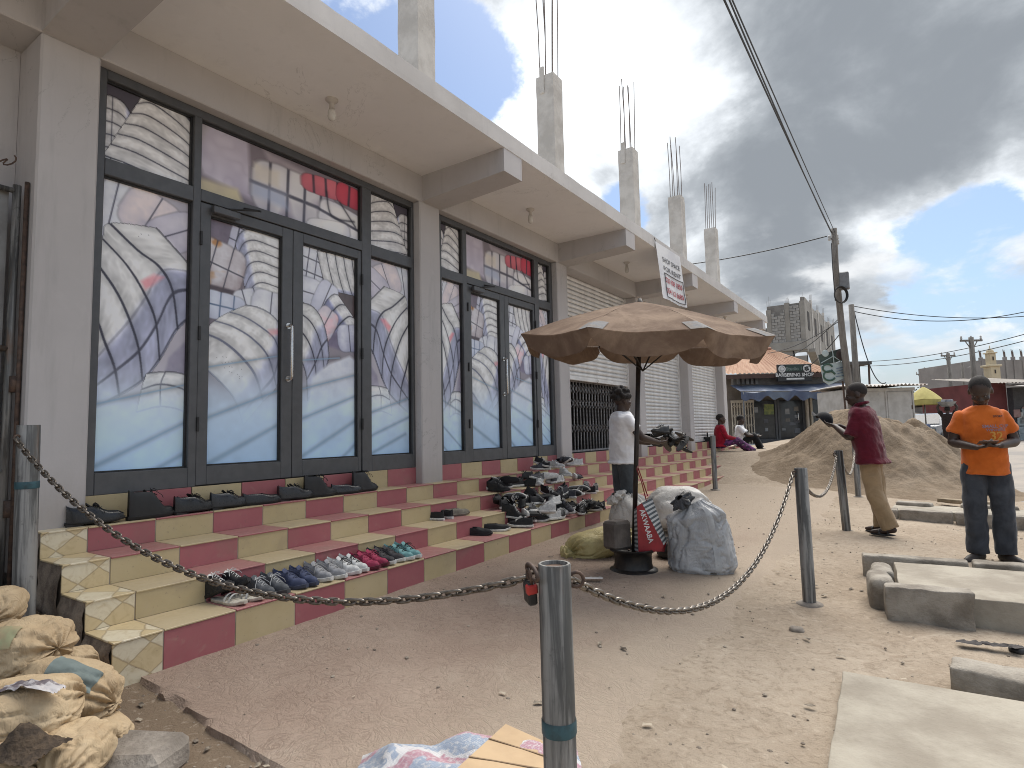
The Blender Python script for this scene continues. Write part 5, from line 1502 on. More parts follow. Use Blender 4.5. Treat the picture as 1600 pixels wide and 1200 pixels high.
def pebbles():
    r = random.Random(12); mb = MB(); ico = [(0, 0, 1), (.9, 0, .35), (.28, .85, .4), (-.72, .53, .35), (-.72, -.53, .4), (.28, -.85, .3), (.72, .53, -.3), (-.28, .85, -.35), (-.9, 0, -.3), (-.28, -.85, -.35), (.72, -.53, -.3), (0, 0, -.6)]
    fc = [(0, 1, 2), (0, 2, 3), (0, 3, 4), (0, 4, 5), (0, 5, 1), (1, 6, 2), (2, 7, 3), (3, 8, 4), (4, 9, 5), (5, 10, 1), (6, 7, 2), (7, 8, 3), (8, 9, 4), (9, 10, 5), (10, 6, 1), (11, 7, 6), (11, 8, 7), (11, 9, 8), (11, 10, 9), (11, 6, 10)]
    for k in range(2600):
        q = r.random()
        if q < .35: x, y = r.uniform(-.9, 1.6), r.uniform(-1.0, .12)
        elif q < .8: x, y = r.uniform(2.2, 5.2), r.uniform(.6, 10)
        else: x, y = r.uniform(.05, 2.4), r.uniform(.2, 9)
        s = r.choice((.002, .003, .003, .004, .005, .006, .010)); rx, ry, rz = s*r.uniform(.7, 1.5), s*r.uniform(.7, 1.3), s*r.uniform(.5, .9)
        z = g(x, y)+(.026 if .02 < x < 2.1 and y > .15 else .0)+rz*.3
        mb.add([(x+a*rx, y+b*ry, z+c*rz) for a, b, c in ico], fc)
    setp(obj('gravel', mb, M('gravel_grit', (.34, .29, .23), (.14, .11, .085), .95, 3.0, .3, world=True)), 'loose small gravel scattered over the sandy ground', 'gravel', None, 'stuff')
pebbles()
def litter():
    r = random.Random(77); mb = MB()
    for k in range(170):
        q = r.random()
        if q < .5: x, y = r.uniform(2.5, 5.0), r.uniform(1.0, 9.0)
        elif q < .75: x, y = r.uniform(.1, 2.4), r.uniform(.4, 9)
        else: x, y = r.uniform(-.3, 1.5), r.uniform(-.9, .1)
        s = r.uniform(.008, .028); a = r.uniform(0, 6.28); c, n = math.cos(a), math.sin(a); z = g(x, y)+(.034 if .02 < x < 2.1 and y > .15 else .012)
        pts = [(-s, -s*.4, 0), (-s*.2, -s*.5, s*.25), (s, -s*.3, 0), (s*.9, s*.4, s*.2), (0, s*.5, .1*s), (-s*.8, s*.3, s*.3)]
        mb.add([(x+u*c-v*n, y+u*n+v*c, z+w) for u, v, w in pts], [(0, 1, 4, 5), (1, 2, 3, 4)])
    setp(obj('litter', mb, M('dry_litter', (.40, .34, .26), (.10, .08, .06), .9, 2.2, .2, world=True, contrast=(.45, .55))), 'dry leaf and paper crumbs strewn over the ground', 'litter', None, 'stuff')
litter()
def woven_sack():
    o = atz(735, 1195, -.01)
    m, t, b = bsdf('woven_stripes')
    v = coords(t, 'Object'); sp = t.add('ShaderNodeSeparateXYZ'); t.l.new(v, sp.inputs[0])
    w = t.noise(v, 6, 3, .5); a = t.math('ADD', t.math('MULTIPLY', sp.outputs[1], 5.0), t.math('MULTIPLY', w, 2.2))
    s = t.math('FRACT', a)
    c = t.mix(t.ramp(s, .42, .50), (.27, .32, .40), (.40, .21, .25)); c = t.mix(t.ramp(s, .84, .90), c, (.56, .55, .55))
    wv = t.add('ShaderNodeTexChecker'); t.put(wv.inputs['Vector'], v); wv.inputs['Scale'].default_value = 170
    c = t.mix(t.math('MULTIPLY', wv.outputs[1], .30), c, (.10, .12, .16)); n = t.noise(v, 18, 5, .65)
    c = t.mix(t.ramp(t.noise(v, 70, 4, .7), .48, .62, 0, .65), c, (.50, .49, .48)); c = t.mix(t.ramp(n, .55, .72, 0, .5), c, (.16, .15, .17))
    t.l.new(c, b.inputs['Base Color']); b.inputs['Roughness'].default_value = .7; bump(t, b, t.math('MULTIPLY_ADD', wv.outputs[1], .3, n), .5, .006)
    def fn(u, v_):
        x = (u-.5)*.80; y = (v_-.5)*.62
        e = min(1, min(u, 1-u)*7, min(v_, 1-v_)*7)
        edge = .03*fbm(u*5+v_*3, 2, 0, 3)
        return (x+edge, y+.03*fbm(v_*5, u*4+3, 0, 3), (.05+.05*fbm(u*3, v_*3, 7, 4)+.035*abs(math.sin(u*7+v_*4+2*nz(u*3, v_*3))))*e)
    ob = solo('woven_sack', MB().grid(60, 46, fn), m, 'flattened blue and pink woven plastic sack on the ground by the foreground bollard', 'sack', None, True, o+Vector((.12, -.16, .0)), R(38))
    cb = MB()
    cm = M('tan_cardboard', (.47, .335, .20), (.40, .28, .165), .85, 5, .15)
    q = [atz(790, 1131, .09), atz(850, 1158, .075), atz(852, 1230, .06), atz(690, 1222, .10)]
    n = Vector((0, 0, .006)); cb.v = [tuple(x) for x in q]+[tuple(x-n) for x in q]
    cb.f = [(3, 2, 1, 0), (4, 5, 6, 7)]+[(i, (i+1) % 4, (i+1) % 4+4, i+4) for i in range(4)]
    t2 = thing('cardboard_sheet', 'piece of tan cardboard lying on the woven sack by the foreground bollard', 'cardboard')
    obj('sheet', cb, cm, t2)
    for f0, f1 in ((.30, .36), (.62, .66)):
        a, b2 = q[0].lerp(q[3], f0), q[1].lerp(q[2], f1)
        obj('crease', MB().beam(a+n*.4, b2+n*.4, .006, .003), M('crease_brown', (.25, .17, .10), None, .9), t2)
    flap = MB(); a, b2 = q[1], q[2]; flap.add([tuple(a), tuple(b2), tuple(b2+Vector((.07, .03, -.05))), tuple(a+Vector((.06, .04, -.04)))], [(0, 1, 2, 3)]); obj('flap', flap, cm, t2)
woven_sack()
pp = MB(); pp.grid(10, 6, lambda u, v: ((u-.5)*.15*(1-.3*abs(v-.5)), (v-.5)*.07, .006*fbm(u*5, v*5, 1)))
solo('paper_scrap', pp, M('white_paper', (.62, .60, .57), None, .8), 'flat white paper scrap on the pavement below the umbrella', 'paper', None, True, atz(928, 905, .005)+Vector((0, 0, .01)), R(30))
rg = MB(); rg.grid(22, 10, lambda u, v: ((u-.5)*.30+.03*nz(v*4, 1), (v-.5)*(.05+.07*abs(nz(u*5, 2)))+.05*nz(u*4, 7), .03*abs(fbm(u*7, v*4, 2))+.006))
solo('cloth_strip', rg, M('dark_rag', (.06, .052, .05), (.03, .027, .026), .9), 'dark torn cloth strip on the sand between the two slabs', 'rag', None, True, atz(1545, 1012, -.09)+Vector((0, 0, .012)), R(15))

# ------------------------------------------------------------------ metal gate at the far left
def left_gate():
    t = thing('metal_gate', 'weathered metal gate of pipes and grey sheet at the left edge', 'gate', (0, 0, 0))
    X = -1.22
    P = lambda px, py, X=X: atx(px, py, X)
    a = P(27, 290); b = P(24, 770)
    obj('post', MB().tube([(X, a.y, .2), (X, a.y, a.z)], .022, 10), GALV, t, True)
    obj('post', MB().tube([(X+.05, a.y+.035, .2), (X+.05, a.y+.035, a.z+.02)], .013, 8), RUST, t, True)
    for py in (296, 545, 735):
        z = P(15, py).z; obj('rail', MB().tube([(X, a.y, z), (X, a.y-1.6, z)], .018, 8), GALV, t, True)
    obj('sheet_panel', MB().box(X-.045, X-.035, a.y-1.6, a.y-.03, .25, a.z-.03), M('grey_sheet', (.22, .22, .215), (.15, .145, .14), .6, 4, .2, metal=.3), t)
    for z in (.75, 1.5): obj('hinge', MB().tube([(X+.03, a.y+.02, z), (X+.03, a.y+.02, z+.10)], .024, 10), RUST, t, True)
    k = P(22, 250)
    obj('wire_coil', MB().tube([k+Vector((0, .02*math.sin(i*.9)-i*.006, .03*math.cos(i*.7)-.004*i)) for i in range(20)], .005, 5), RUST, t, True)
left_gate()
# ------------------------------------------------------------------ lamps under the soffit, banner
for i, y in enumerate((1.857, 5.048, 8.166, 11.35, 14.546)):
    nm = ['over the first pair of glass doors', 'over the second pair of glass doors', 'before the half-open shutter', 'behind the hanging banner', 'at the far end of the overhang']
    t = thing('ceiling_lamp', 'small bare bulb in a white holder %s' % nm[i], 'lamp', (-.66, y, ZC), 0, 'bulbs under the roof overhang')
    wm = M('lamp_holder', (.52, .49, .45), (.44, .41, .38), .5)
    obj('rose', MB().lathe([(.055, 0), (.055, -.010), (.035, -.028), (.022, -.034), (.022, -.075), (.026, -.085)][::-1], 18), wm, t, 40)
    bulb = M('frosted_bulb', (.62, .60, .55), (.55, .53, .49), .25)
    obj('bulb', MB().lathe([(.024, -.084), (.034, -.115), (.036, -.15), (.028, -.178), (.012, -.19)][::-1], 16), bulb if i not in (4,) else wm, t, True)
def banner():
    X = FX+.022
    tl, tr_, br, bl = (atx(*q, X) for q in ((1024, 377), (1062, 401), (1072, 481), (1031, 466)))
    t = thing('rent_banner', 'white cloth banner advertising shop space hung on the roof edge', 'banner')
    m, tt, b = bsdf('banner_cloth'); n = tt.noise(coords(tt), 3, 5, .6)
    tt.l.new(tt.mix(tt.ramp(n, .35, .65), (.58, .58, .60), (.68, .68, .68)), b.inputs['Base Color']); b.inputs['Roughness'].default_value = .7
    def fn(u, v, off=0.0):
        p = tl.lerp(tr_, u).lerp(bl.lerp(br, u), v)
        p = Vector((X+off+.05*v*math.sin(u*5+1)*.6+.03*v+.02*fbm(u*4, v*4, 3)*v, p.y, p.z-.04*v*v*abs(fbm(u*5, 3, 2))))
        return p
    obj('cloth', MB().grid(20, 24, fn), m, t, True)
    obj('rim_cord', MB().tube([tl+Vector((0, -.05, .05)), tl], .006, 5), BLACK, t)
    blk = M('grey_ink', (.10, .10, .11), None, .7); rd = M('red_ink', (.42, .045, .06), None, .7)
    for s, v, h, mm in (('SHOP SPACE', .27, .20, blk), ('FOR RENT', .43, .20, blk), ('020 808 1850', .64, .22, rd), ('054 162 8680', .83, .22, rd)):
        tm = tomb(text_mesh(s, 1.0, 0, .012)); xs = [q[0] for q in tm.v]; w = max(xs)-min(xs)
        tm.v = [tuple(fn(.54+q[0]/w*.74, v-q[1]*h*.62, .008)) for q in tm.v]
        obj('lettering', tm, mm, t)
    fr = [(.16, .52), (.95, .52), (.95, .95), (.16, .95)]
    for (u0, v0), (u1, v1) in zip(fr, fr[1:]+fr[:1]):
        obj('border_line', MB().tube([fn(u0+(u1-u0)*k/8, v0+(v1-v0)*k/8, .010) for k in range(9)], .007, 4), blk, t)
banner()
# ------------------------------------------------------------------ people
def skin_mat(name, c):
    m, t, b = bsdf(name)
    n = t.noise(coords(t), 9, 5, .6); nf = t.noise(coords(t), 120, 3, .6)
    t.l.new(t.mix(t.ramp(n, .3, .7), tuple(x*.75 for x in c), c), b.inputs['Base Color'])
    b.inputs['Roughness'].default_value = .48; b.inputs['Specular IOR Level'].default_value = .4
    bump(t, b, nf, .08, .002)
    return m
SKIN1 = skin_mat('dark_skin', (.060, .037, .028)); SKIN2 = skin_mat('deep_skin', (.050, .031, .024)); SKIN3 = skin_mat('brown_skin', (.075, .045, .033))
HAIR = M('black_hair', (.010, .008, .007), (.020, .015, .013), .85, 140, .8, .004)
def cloth(name, c, c2=None, rough=.85, sc=7):
    if name in MATS: return MATS[name]
    m, t, b = bsdf(name)
    v = coords(t); n = t.noise(v, sc, 5, .6, .5); w = t.noise(v, 260, 2, .5); n2 = t.noise(v, 22, 4, .6, .8)
    t.l.new(t.mix(t.ramp(n, .32, .68), c2 or tuple(x*.74 for x in c), c), b.inputs['Base Color'])
    b.inputs['Roughness'].default_value = rough; b.inputs['Specular IOR Level'].default_value = .15
    if 'Sheen Weight' in b.inputs: b.inputs['Sheen Weight'].default_value = .15
    bump(t, b, t.math('MULTIPLY_ADD', n2, 1.0, t.math('MULTIPLY', w, .10)), .35, .012)
    return m
def limb(mb, pts, rad, n=14, flat=1.0):
    """tapered limb with rounded ends"""
    pts = [Vector(p) for p in pts]
    mb.tube(pts, rad, n, flat=flat); mb.ball(pts[0], rad[0], 12, 8); mb.ball(pts[-1], rad[-1], 12, 8)
def curve3(a, b, c, n=6, bend=.35):
    """points a-b-c rounded at the joint b"""
    a, b, c = Vector(a), Vector(b), Vector(c); out = [a.lerp(b, t) for t in (0, .35, .7, .88)]
    out += [a.lerp(b, .97).lerp(b.lerp(c, .03), .5)]+[b.lerp(c, t) for t in (.12, .3, .65, 1)]
    return out
def torso_rings(P, N, table, infl, fx, n=28, zlo=-9, zhi=9):
    """P pelvis point, N neck base; table of (t, half width, half depth, forward shift)"""
    rings = []; P, N = Vector(P), Vector(N)
    for t_, w, d, sh in table:
        if not zlo <= t_ <= zhi: continue
        c = P.lerp(N, t_); ring = []
        for k in range(n):
            a = 2*math.pi*k/n; cx, sy = math.cos(a), math.sin(a)
            ex = math.copysign(abs(cx)**.85, cx); ey = math.copysign(abs(sy)**.85, sy)
            ring.append((c.x+ex*(w+infl)*fx, c.y+sh+ey*(d+infl), c.z+(-.02*abs(cx)**3 if t_ > .85 else 0)))
        rings.append(ring)
    return rings
TORSO = [(-.18, .135, .095, 0), (-.08, .160, .115, -.012), (.0, .166, .120, -.014), (.12, .160, .112, -.004), (.25, .148, .102, .004), (.40, .150, .106, .006), (.58, .166, .116, .006),
         (.75, .180, .118, -.002), (.87, .178, .104, -.012), (.95, .140, .082, -.016), (1.0, .080, .068, -.012), (1.06, .056, .058, -.004)]
def head_mesh(mb, c, yaw, pitch, roll=0.0, s=1.0):
    rot = (Euler((0, 0, yaw)).to_matrix() @ Euler((pitch, roll, 0)).to_matrix())
    T = lambda x, y, z: Vector(c)+rot @ Vector((x*s, y*s, z*s))
    S = lambda r: tuple(q*s for q in r)
    mb.ball(T(0, -.012, .035), S((.076, .096, .088)), 20, 14, rot)          # skull
    mb.ball(T(0, .018, -.030), S((.062, .070, .082)), 18, 12, rot)          # face
    mb.ball(T(0, .040, -.085), S((.040, .038, .030)), 14, 10, rot)          # chin
    mb.ball(T(0, .020, -.072), S((.054, .058, .036)), 14, 10, rot)          # jaw
    mb.ball(T(0, .075, .018), S((.050, .016, .013)), 14, 8, rot)            # brow
    mb.tube([T(0, .082, .008), T(0, .097, -.018), T(0, .103, -.032)], [.009*s, .012*s, .014*s], 8)
    for sx in (-1, 1):
        mb.ball(T(.015*sx, .090, -.033), .010*s, 8, 6); mb.ball(T(.077*sx, -.012, -.008), S((.010, .022, .034)), 10, 8, rot)
        mb.ball(T(.042*sx, .062, -.028), S((.022, .018, .018)), 10, 8, rot)
    mb.ball(T(0, .084, -.058), S((.026, .013, .009)), 12, 8, rot); mb.ball(T(0, .080, -.073), S((.023, .014, .010)), 12, 8, rot)
    return T, rot
def hand_mesh(mb, wrist, d, nrm, side, curl=.5, s=1.0, spread=.2):
    """palm and five fingers; d along the hand, nrm out of the palm, side +1/-1 puts the thumb"""
    d = Vector(d).normalized(); nrm = Vector(nrm); nrm = (nrm-d*nrm.dot(d)).normalized(); u = d.cross(nrm).normalized()*side
    w = Vector(wrist)
    rot = Matrix((u, d, nrm)).transposed()
    mb.ball(w+d*.045*s, (.038*s, .050*s, .016*s), 14, 10, rot); mb.ball(w+d*.07*s, (.040*s, .028*s, .014*s), 12, 8, rot)
    for k, (off, L) in enumerate(((-.030, .062), (-.010, .076), (.011, .080), (.031, .072))):
        p = w+d*.085*s+u*off*s; dd = (d+u*off*spread*6).normalized(); pts = [p-dd*.02*s, p]; a = 0
        for seg in (.46, .32, .26):
            a += curl*.85; q = dd*math.cos(a)+nrm*math.sin(a); p = p+q*L*seg*s; pts.append(p)
        mb.tube(pts, [.0095*s, .0095*s, .009*s, .0085*s, .0072*s], 8); mb.ball(pts[-1], .0072*s, 8, 6)
    p = w+d*.02*s+u*.026*s; q = (d*.6+u*.75+nrm*.35).normalized(); p1 = p+q*.045*s; q2 = (d*.9+u*.25+nrm*(.2+curl*.5)).normalized(); p2 = p1+q2*.032*s; p3 = p2+(q2+nrm*.3*curl).normalized()*.024*s
    mb.tube([p, p1, p2, p3], [.014*s, .012*s, .0105*s, .008*s], 8); mb.ball(p3, .008*s, 8, 6)
def folds(seed, amp=.006, sx=9, sz=14, ridge=True):
    def f(co):
        a = fbm(co.x*sx+seed, co.y*sx, co.z*sz*.6, 3)
        r = 1-4*abs(fbm(co.x*sx*.6+seed*2, co.y*sx*.6, co.z*sz*.5+co.x*3, 3))
        return amp*(a*1.4+.6*r)
    return f
HS = 1.12
def person(label, loc, rz, J, skin, shirt, legs, sleeve, hem=-.10, hair='short', headpose=(0, 0, 0), hands=(), width=1.0, shoes=None, shorts=False, group=None, collar=False, seed=1, det=True, barefoot=False, neck_open=0.0):
    t = thing('person', label, 'person', loc, rz, group)
    vb = .0085 if det else .014
    body = MB()
    P, N, Hd = Vector(J['pelvis']), Vector(J['neck']), Vector(J['head'])
    body.loft(torso_rings(P, N, TORSO, -.012, width))
    limb(body, [N+Vector((0, -.012, -.03)), N.lerp(Hd, .45)+Vector((0, -.010, 0)), Hd+Vector((0, -.02, -.03))], [.060, .054, .056])
    T, hrot = head_mesh(body, Hd, *headpose, s=HS)
    for s_ in 'LR':
        sh, el, wr = (Vector(J[k+s_]) for k in ('sh', 'el', 'wr'))
        limb(body, curve3(sh, el, wr), [.055, .055, .050, .046, .045, .046, .044, .036, .028])
        hp, kn, an = (Vector(J[k+s_]) for k in ('hip', 'kn', 'an'))
        limb(body, curve3(hp, kn, an), [.080, .076, .062, .054, .052, .050, .052, .046, .034])
        toe = Vector(J['toe'+s_]); f = (toe-an); f.z = 0; f.normalize()
        foot = [an+Vector((0, 0, -.03))-f*.035, an+Vector((0, 0, -.045))+f*.05, an+Vector((0, 0, -.058))+f*.12, an+Vector((0, 0, -.064))+f*.175]
        limb(body, foot, [.034, .036, .030, .020])
    for hnd in hands: hand_mesh(body, *hnd)
    bo = fobj('body', body, skin, t, vb, 3)
    # hair
    hm = MB(); HT = lambda x, y, z: Hd+hrot @ Vector((x*HS, y*HS, z*HS))
    if hair == 'short':
        hm.ball(HT(0, -.018, .042), (.0770*HS, .0958*HS, .0870*HS), 24, 16, hrot)
        me = hm.mesh('hair'); b = bmesh.new(); b.from_mesh(me); inv = hrot.inverted()
        dele = []
        for v in b.verts:
            q = (inv @ (v.co-Hd))/HS
            if q.z < -.02+.75*max(0, q.y+.02) or q.y > .058: dele.append(v)
        bmesh.ops.delete(b, geom=dele, context='VERTS'); b.to_mesh(me); b.free(); me.shade_smooth(); link('hair', me, t, HAIR)
    elif hair == 'afro':
        r = random.Random(4)
        for k in range(46):
            a = r.uniform(0, 6.28); e = r.uniform(-.35, 1.4)
            q = Vector((math.cos(a)*math.cos(e)*.088, math.sin(a)*math.cos(e)*.104-.02, math.sin(e)*.10+.042))
            if q.y > .055 and q.z < .075: continue
            hm.ball(HT(*q), r.uniform(.024, .038), 8, 6)
        hm.ball(HT(0, -.02, .05), (.094, .108, .098), 16, 10, hrot)
        fobj('hair', hm, HAIR, t, .009, 1, lambda co: .006*fbm(co.x*60, co.y*60, co.z*60, 2))
    if det:
        for sx in (-1, 1):
            ew = M('eye_white', (.20, .185, .17), None, .3); e_ = obj('eye', MB().ball(HT(.030*sx, .0735, .001), (.0115, .007, .006), 10, 8, hrot), ew, t, True)
            obj('pupil', MB().ball(HT(.030*sx, .0795, .001), .0045, 8, 6), BLACK, e_, True)
    # shirt
    sb = MB()
    tabl = [(a, max(w_, .172)+.006 if a < .7 else w_, max(d_, .124)+.004 if a < .7 else d_, f_*.4) for a, w_, d_, f_ in TORSO if hem+.04 < a <= 1.0]
    sb.loft(torso_rings(P, N, [(hem, .196, .154, -.010)]+tabl, .014, width))
    for s_ in 'LR':
        sh, el, wr = (Vector(J[k+s_]) for k in ('sh', 'el', 'wr'))
        if sleeve == 'long': limb(sb, curve3(sh, el, wr), [.068, .064, .060, .056, .055, .054, .052, .046, .042])
        else:
            e = sh.lerp(el, sleeve); limb(sb, [sh, sh.lerp(e, .5)], [.064, .066]); sb.tube([sh, sh.lerp(e, .5), e], [.064, .068, .074], 16)
    if collar:
        c = [N+Vector((math.cos(k*math.pi/8)*.072, math.sin(k*math.pi/8)*.070-.012, .025-.02*math.sin(k*math.pi/8))) for k in range(16)]
        sb.tube(c, .016, 8, closed=True)
    so = fobj('shirt', sb, shirt, t, .011, 3, folds(seed, .012, 8, 12))
    # trousers
    tb = MB()
    tb.loft(torso_rings(P, N, [r for r in TORSO if r[0] <= .13], .003, width))
    for s_ in 'LR':
        hp, kn, an = (Vector(J[k+s_]) for k in ('hip', 'kn', 'an'))
        if shorts: 
            e = kn.lerp(an, .06); tb.tube([hp, hp.lerp(kn, .5), e], [.100, .098, .092], 18); tb.ball(hp, .10, 14, 10)
        else:
            pts = curve3(hp, kn, an+(an-kn).normalized()*.02); limb(tb, pts[:-1], [.094, .096, .092, .088, .086, .086, .085, .082]); tb.tube(pts[-2:], [.083, .088], 18)
    fobj('trousers', tb, legs, t, .011, 3, folds(seed+5, .013, 7, 8))
    # footwear
    if not barefoot:
        for s_ in 'LR':
            an = Vector(J['an'+s_]); toe = Vector(J['toe'+s_]); f = (toe-an); f.z = 0; f.normalize()
            fb = MB(); z = -.055
            if shoes == 'sandal':
                rot = Matrix((f, Vector((-f.y, f.x, 0)), Vector((0, 0, 1)))).transposed()
                fb.ball(an+Vector((0, 0, -.088))+f*.07, (.135, .050, .012), 20, 8, rot)
                fb.tube([an+f*.10+Vector((-f.y*.045*q, f.x*.045*q, -.085+.05*math.sqrt(max(0, 1-q*q)))) for q in (-1, -.7, -.3, 0, .3, .7, 1)], .014, 6)
                fb.tube([an+f*.02+Vector((-f.y*.042*q, f.x*.042*q, -.08+.07*math.sqrt(max(0, 1-q*q)))) for q in (-1, -.6, 0, .6, 1)], .010, 6)
            else:
                limb(fb, [an+Vector((0, 0, z))-f*.045, an+Vector((0, 0, z-.004))+f*.05, an+Vector((0, 0, z-.012))+f*.13, an+Vector((0, 0, z-.018))+f*.195], [.042, .044, .040, .028])
            fobj('sandal' if shoes == 'sandal' else 'shoe', fb, BLACK if shoes == 'sandal' else M('dark_leather', (.035, .028, .024), (.02, .016, .014), .6), t, .009, 2)
    return t, Hd, hrot
def stand(H, lean=0.0, wide=.095, arms=None):
    k = H/1.75; J = {}
    J['pelvis'] = (0, 0, .97*k); J['neck'] = (0, lean, 1.485*k); J['head'] = (0, lean*1.15+.015, 1.625*k)
    for s_, sx in (('L', -1), ('R', 1)):
        J['hip'+s_] = (sx*.092*k, 0, .90*k); J['kn'+s_] = (sx*(wide+.01)*k, .015, .49*k); J['an'+s_] = (sx*wide*1.1*k, -.01, .10*k); J['toe'+s_] = (sx*(wide*1.1+.03)*k, .14, .02)
        J['sh'+s_] = (sx*.160*k, lean*.92, 1.375*k); J['el'+s_] = (sx*.235*k, lean*.7-.03, 1.12*k); J['wr'+s_] = (sx*.24*k, lean+.04, .86*k)
    if arms: J.update(arms)
    return J
def facing(dx, dy): return math.atan2(-dx, dy)          # local +Y turned to (dx, dy)
HX = Vector((rt[0], rt[1], 0)).normalized(); HF = Vector((fw[0], fw[1], 0)).normalized()

# -- man in orange, looking down at a phone
oj = stand(1.70, .02, .098, {'elL': (-.235, .0, 1.10), 'elR': (.235, .0, 1.10), 'wrL': (-.075, .265, 1.075), 'wrR': (.10, .255, 1.06)})
oj['head'] = (.0, .065, 1.572); oj['toeL'] = (-.18, .14, .02); oj['toeR'] = (.20, .12, .02)
op = atz(1552, 878, -.10)
d = (Vector(CAM)-op); d.z = 0; d.normalize()
fo = (d*.96+HX*.20).normalized()
orange = cloth('orange_jersey', (.56, .135, .022), (.47, .105, .016))
denim = cloth('dark_denim', (.060, .067, .080), (.032, .036, .044), .85, 5)
ot, oh, orot = person('man in an orange t-shirt and dark jeans looking down at a phone', op, facing(fo.x, fo.y), oj, SKIN2, orange, denim, .62, -.27, 'short', (R(-14), R(-38), 0),
    [((-.075, .265, 1.075), (.72, .35, -.02), (.1, .1, 1), 1, .55), ((.10, .255, 1.06), (-.62, .45, .1), (.0, .1, 1), -1, .6)], 0.90, 'shoe', seed=3)
def shirt_print(parent, s, size, c, m, ymax=.0):
    """wrap flat lettering on the chest by casting it along -Y onto the shirt"""
    so = [o for o in parent.children if o.name.startswith('shirt')][0]
    tm = tomb(text_mesh(s, size, 0, size*.02))
    from mathutils.bvhtree import BVHTree
    bv = BVHTree.FromPolygons([v.co.copy() for v in so.data.vertices], [tuple(p.vertices) for p in so.data.polygons])
    out = []
    for v in tm.v:
        o_ = Vector((c[0]-v[0], .6, c[1]+v[1])); h = bv.ray_cast(o_, Vector((0, -1, 0)))
        y = h[0].y if h[0] is not None else .12
        out.append((o_.x, y+.004, o_.z))
    tm.v = out; obj('shirt_lettering', tm, m, parent)
shirt_print(ot, '32', .105, (-.075, 1.155), M('yellow_ink', (.62, .30, .05), None, .7))
shirt_print(ot, 'SMALL CUP', .040, (-.075, 1.245), M('grey_lilac_ink', (.30, .22, .27), None, .7))
shirt_print(ot, 'WINNERS', .034, (-.075, 1.212), MATS['grey_lilac_ink'])
shirt_print(ot, 'SPORT', .026, (-.10, 1.335), M('dark_ink', (.05, .03, .03), None, .7))
ph = thing('phone', 'phone in the hands of the man in orange', 'phone', ot.matrix_basis @ Vector((.03, .345, 1.105)), ot.rotation_euler.z)
ph.rotation_euler = (R(22), 0, ot.rotation_euler.z+R(8))
obj('case', MB().cbox(-.072, .072, -.036, .036, -.005, .004, .003), M('brown_phone_case', (.085, .045, .03), None, .5), ph); obj('screen', MB().box(-.066, .066, -.032, .032, .0042, .005), M('phone_screen', (.02, .02, .022), None, .12), ph)

# -- man in maroon, back to us, holding a black cap
mj = stand(1.70, .13, .075, {})
mj['pelvis'] = (0, .0, .945); mj['neck'] = (0, .065, 1.445); mj['head'] = (.0, .10, 1.578)
for s_, sx in (('L', -1), ('R', 1)):
    mj['hip'+s_] = (sx*.088, .0, .875); mj['kn'+s_] = (sx*.085, -.03, .475); mj['an'+s_] = (sx*.075, -.11+.05*sx, .10); mj['toe'+s_] = (sx*.10, .06, .02)
    mj['sh'+s_] = (sx*.175, .055, 1.365); mj['el'+s_] = (sx*.235, .13, 1.085); mj['wr'+s_] = (sx*.09, .325, 1.225)
mp = atz(1368, 834, -.045)
fm = (-HX*.72+HF*.69).normalized()
maroon = cloth('maroon_pique', (.105, .010, .022), (.075, .007, .016), .85)
khaki = cloth('khaki_cotton', (.325, .240, .145), (.255, .185, .108), .9)
mt, mh, mrot = person('man in a maroon polo shirt and khaki trousers holding a black cap', mp, facing(fm.x, fm.y), mj, SKIN2, maroon, khaki, .92, -.30, 'short', (R(14), R(-10), 0),
    [((-.09, .325, 1.225), (.15, .85, .22), (.5, .0, .8), 1, .55), ((.09, .325, 1.225), (-.25, .8, .10), (-.4, .0, .8), -1, .6)], 1.30, 'sandal', collar=True, seed=8)
cp = thing('cap', 'black peaked cap held by the man in maroon', 'cap', mt.matrix_basis @ Vector((.0, .47, 1.29)), mt.rotation_euler.z)
cp.rotation_euler = (R(52), R(10), mt.rotation_euler.z); cp.scale = (1.05, 1.05, 1.05)
capm = cloth('black_cap_cloth', (.010, .010, .011), (.018, .018, .02))
dome = MB(); dome.grid(33, 10, lambda u, v: (.088*math.cos(v*1.52)*math.cos(u*6.2832)*(1+.02*nz(u*8, v*3)), .10*math.cos(v*1.52)*math.sin(u*6.2832), .105*math.sin(v*1.52)))
obj('crown', dome, capm, cp, True)
bm_ = MB(); bm_.grid(15, 6, lambda u, v: ((u-.5)*.19*(1-.25*v*v), .075+.085*v*(1-.7*(2*u-1)**2), -.004-.022*(2*u-1)**2-.02*v)); obj('peak', bm_, capm, cp, True)
obj('top_button', MB().ball((0, 0, .106), .008, 8, 6), capm, cp)

# -- man in white standing at the lowest step with an armful of shoes
wp = atz(978, 829, -.0)
fwm = (HX*.93+HF*.25).normalized()
wj = stand(1.66, .0, .10, {'elR': (.235, .14, 1.09), 'wrR': (.14, .40, 1.03), 'elL': (-.235, .12, 1.08), 'wrL': (-.10, .40, 1.02)})
white = cloth('white_cotton', (.80, .80, .81), (.72, .72, .74), .85)
shortm = cloth('grey_denim_shorts', (.075, .085, .092), (.05, .056, .062), .85)
wt, wh, wrot = person('young man in a white t-shirt holding an armful of shoes by the umbrella', wp, facing(fwm.x, fwm.y), wj, SKIN1, white, shortm, .55, -.26, 'afro', (R(4), R(2), 0),
    [((.14, .40, 1.03), (-.1, .9, .05), (-.3, 0, .8), -1, .5), ((-.10, .40, 1.02), (.1, .9, .05), (.3, 0, .8), 1, .5)], 1.0, 'shoe', shorts=True, seed=13)
r_ = random.Random(31)
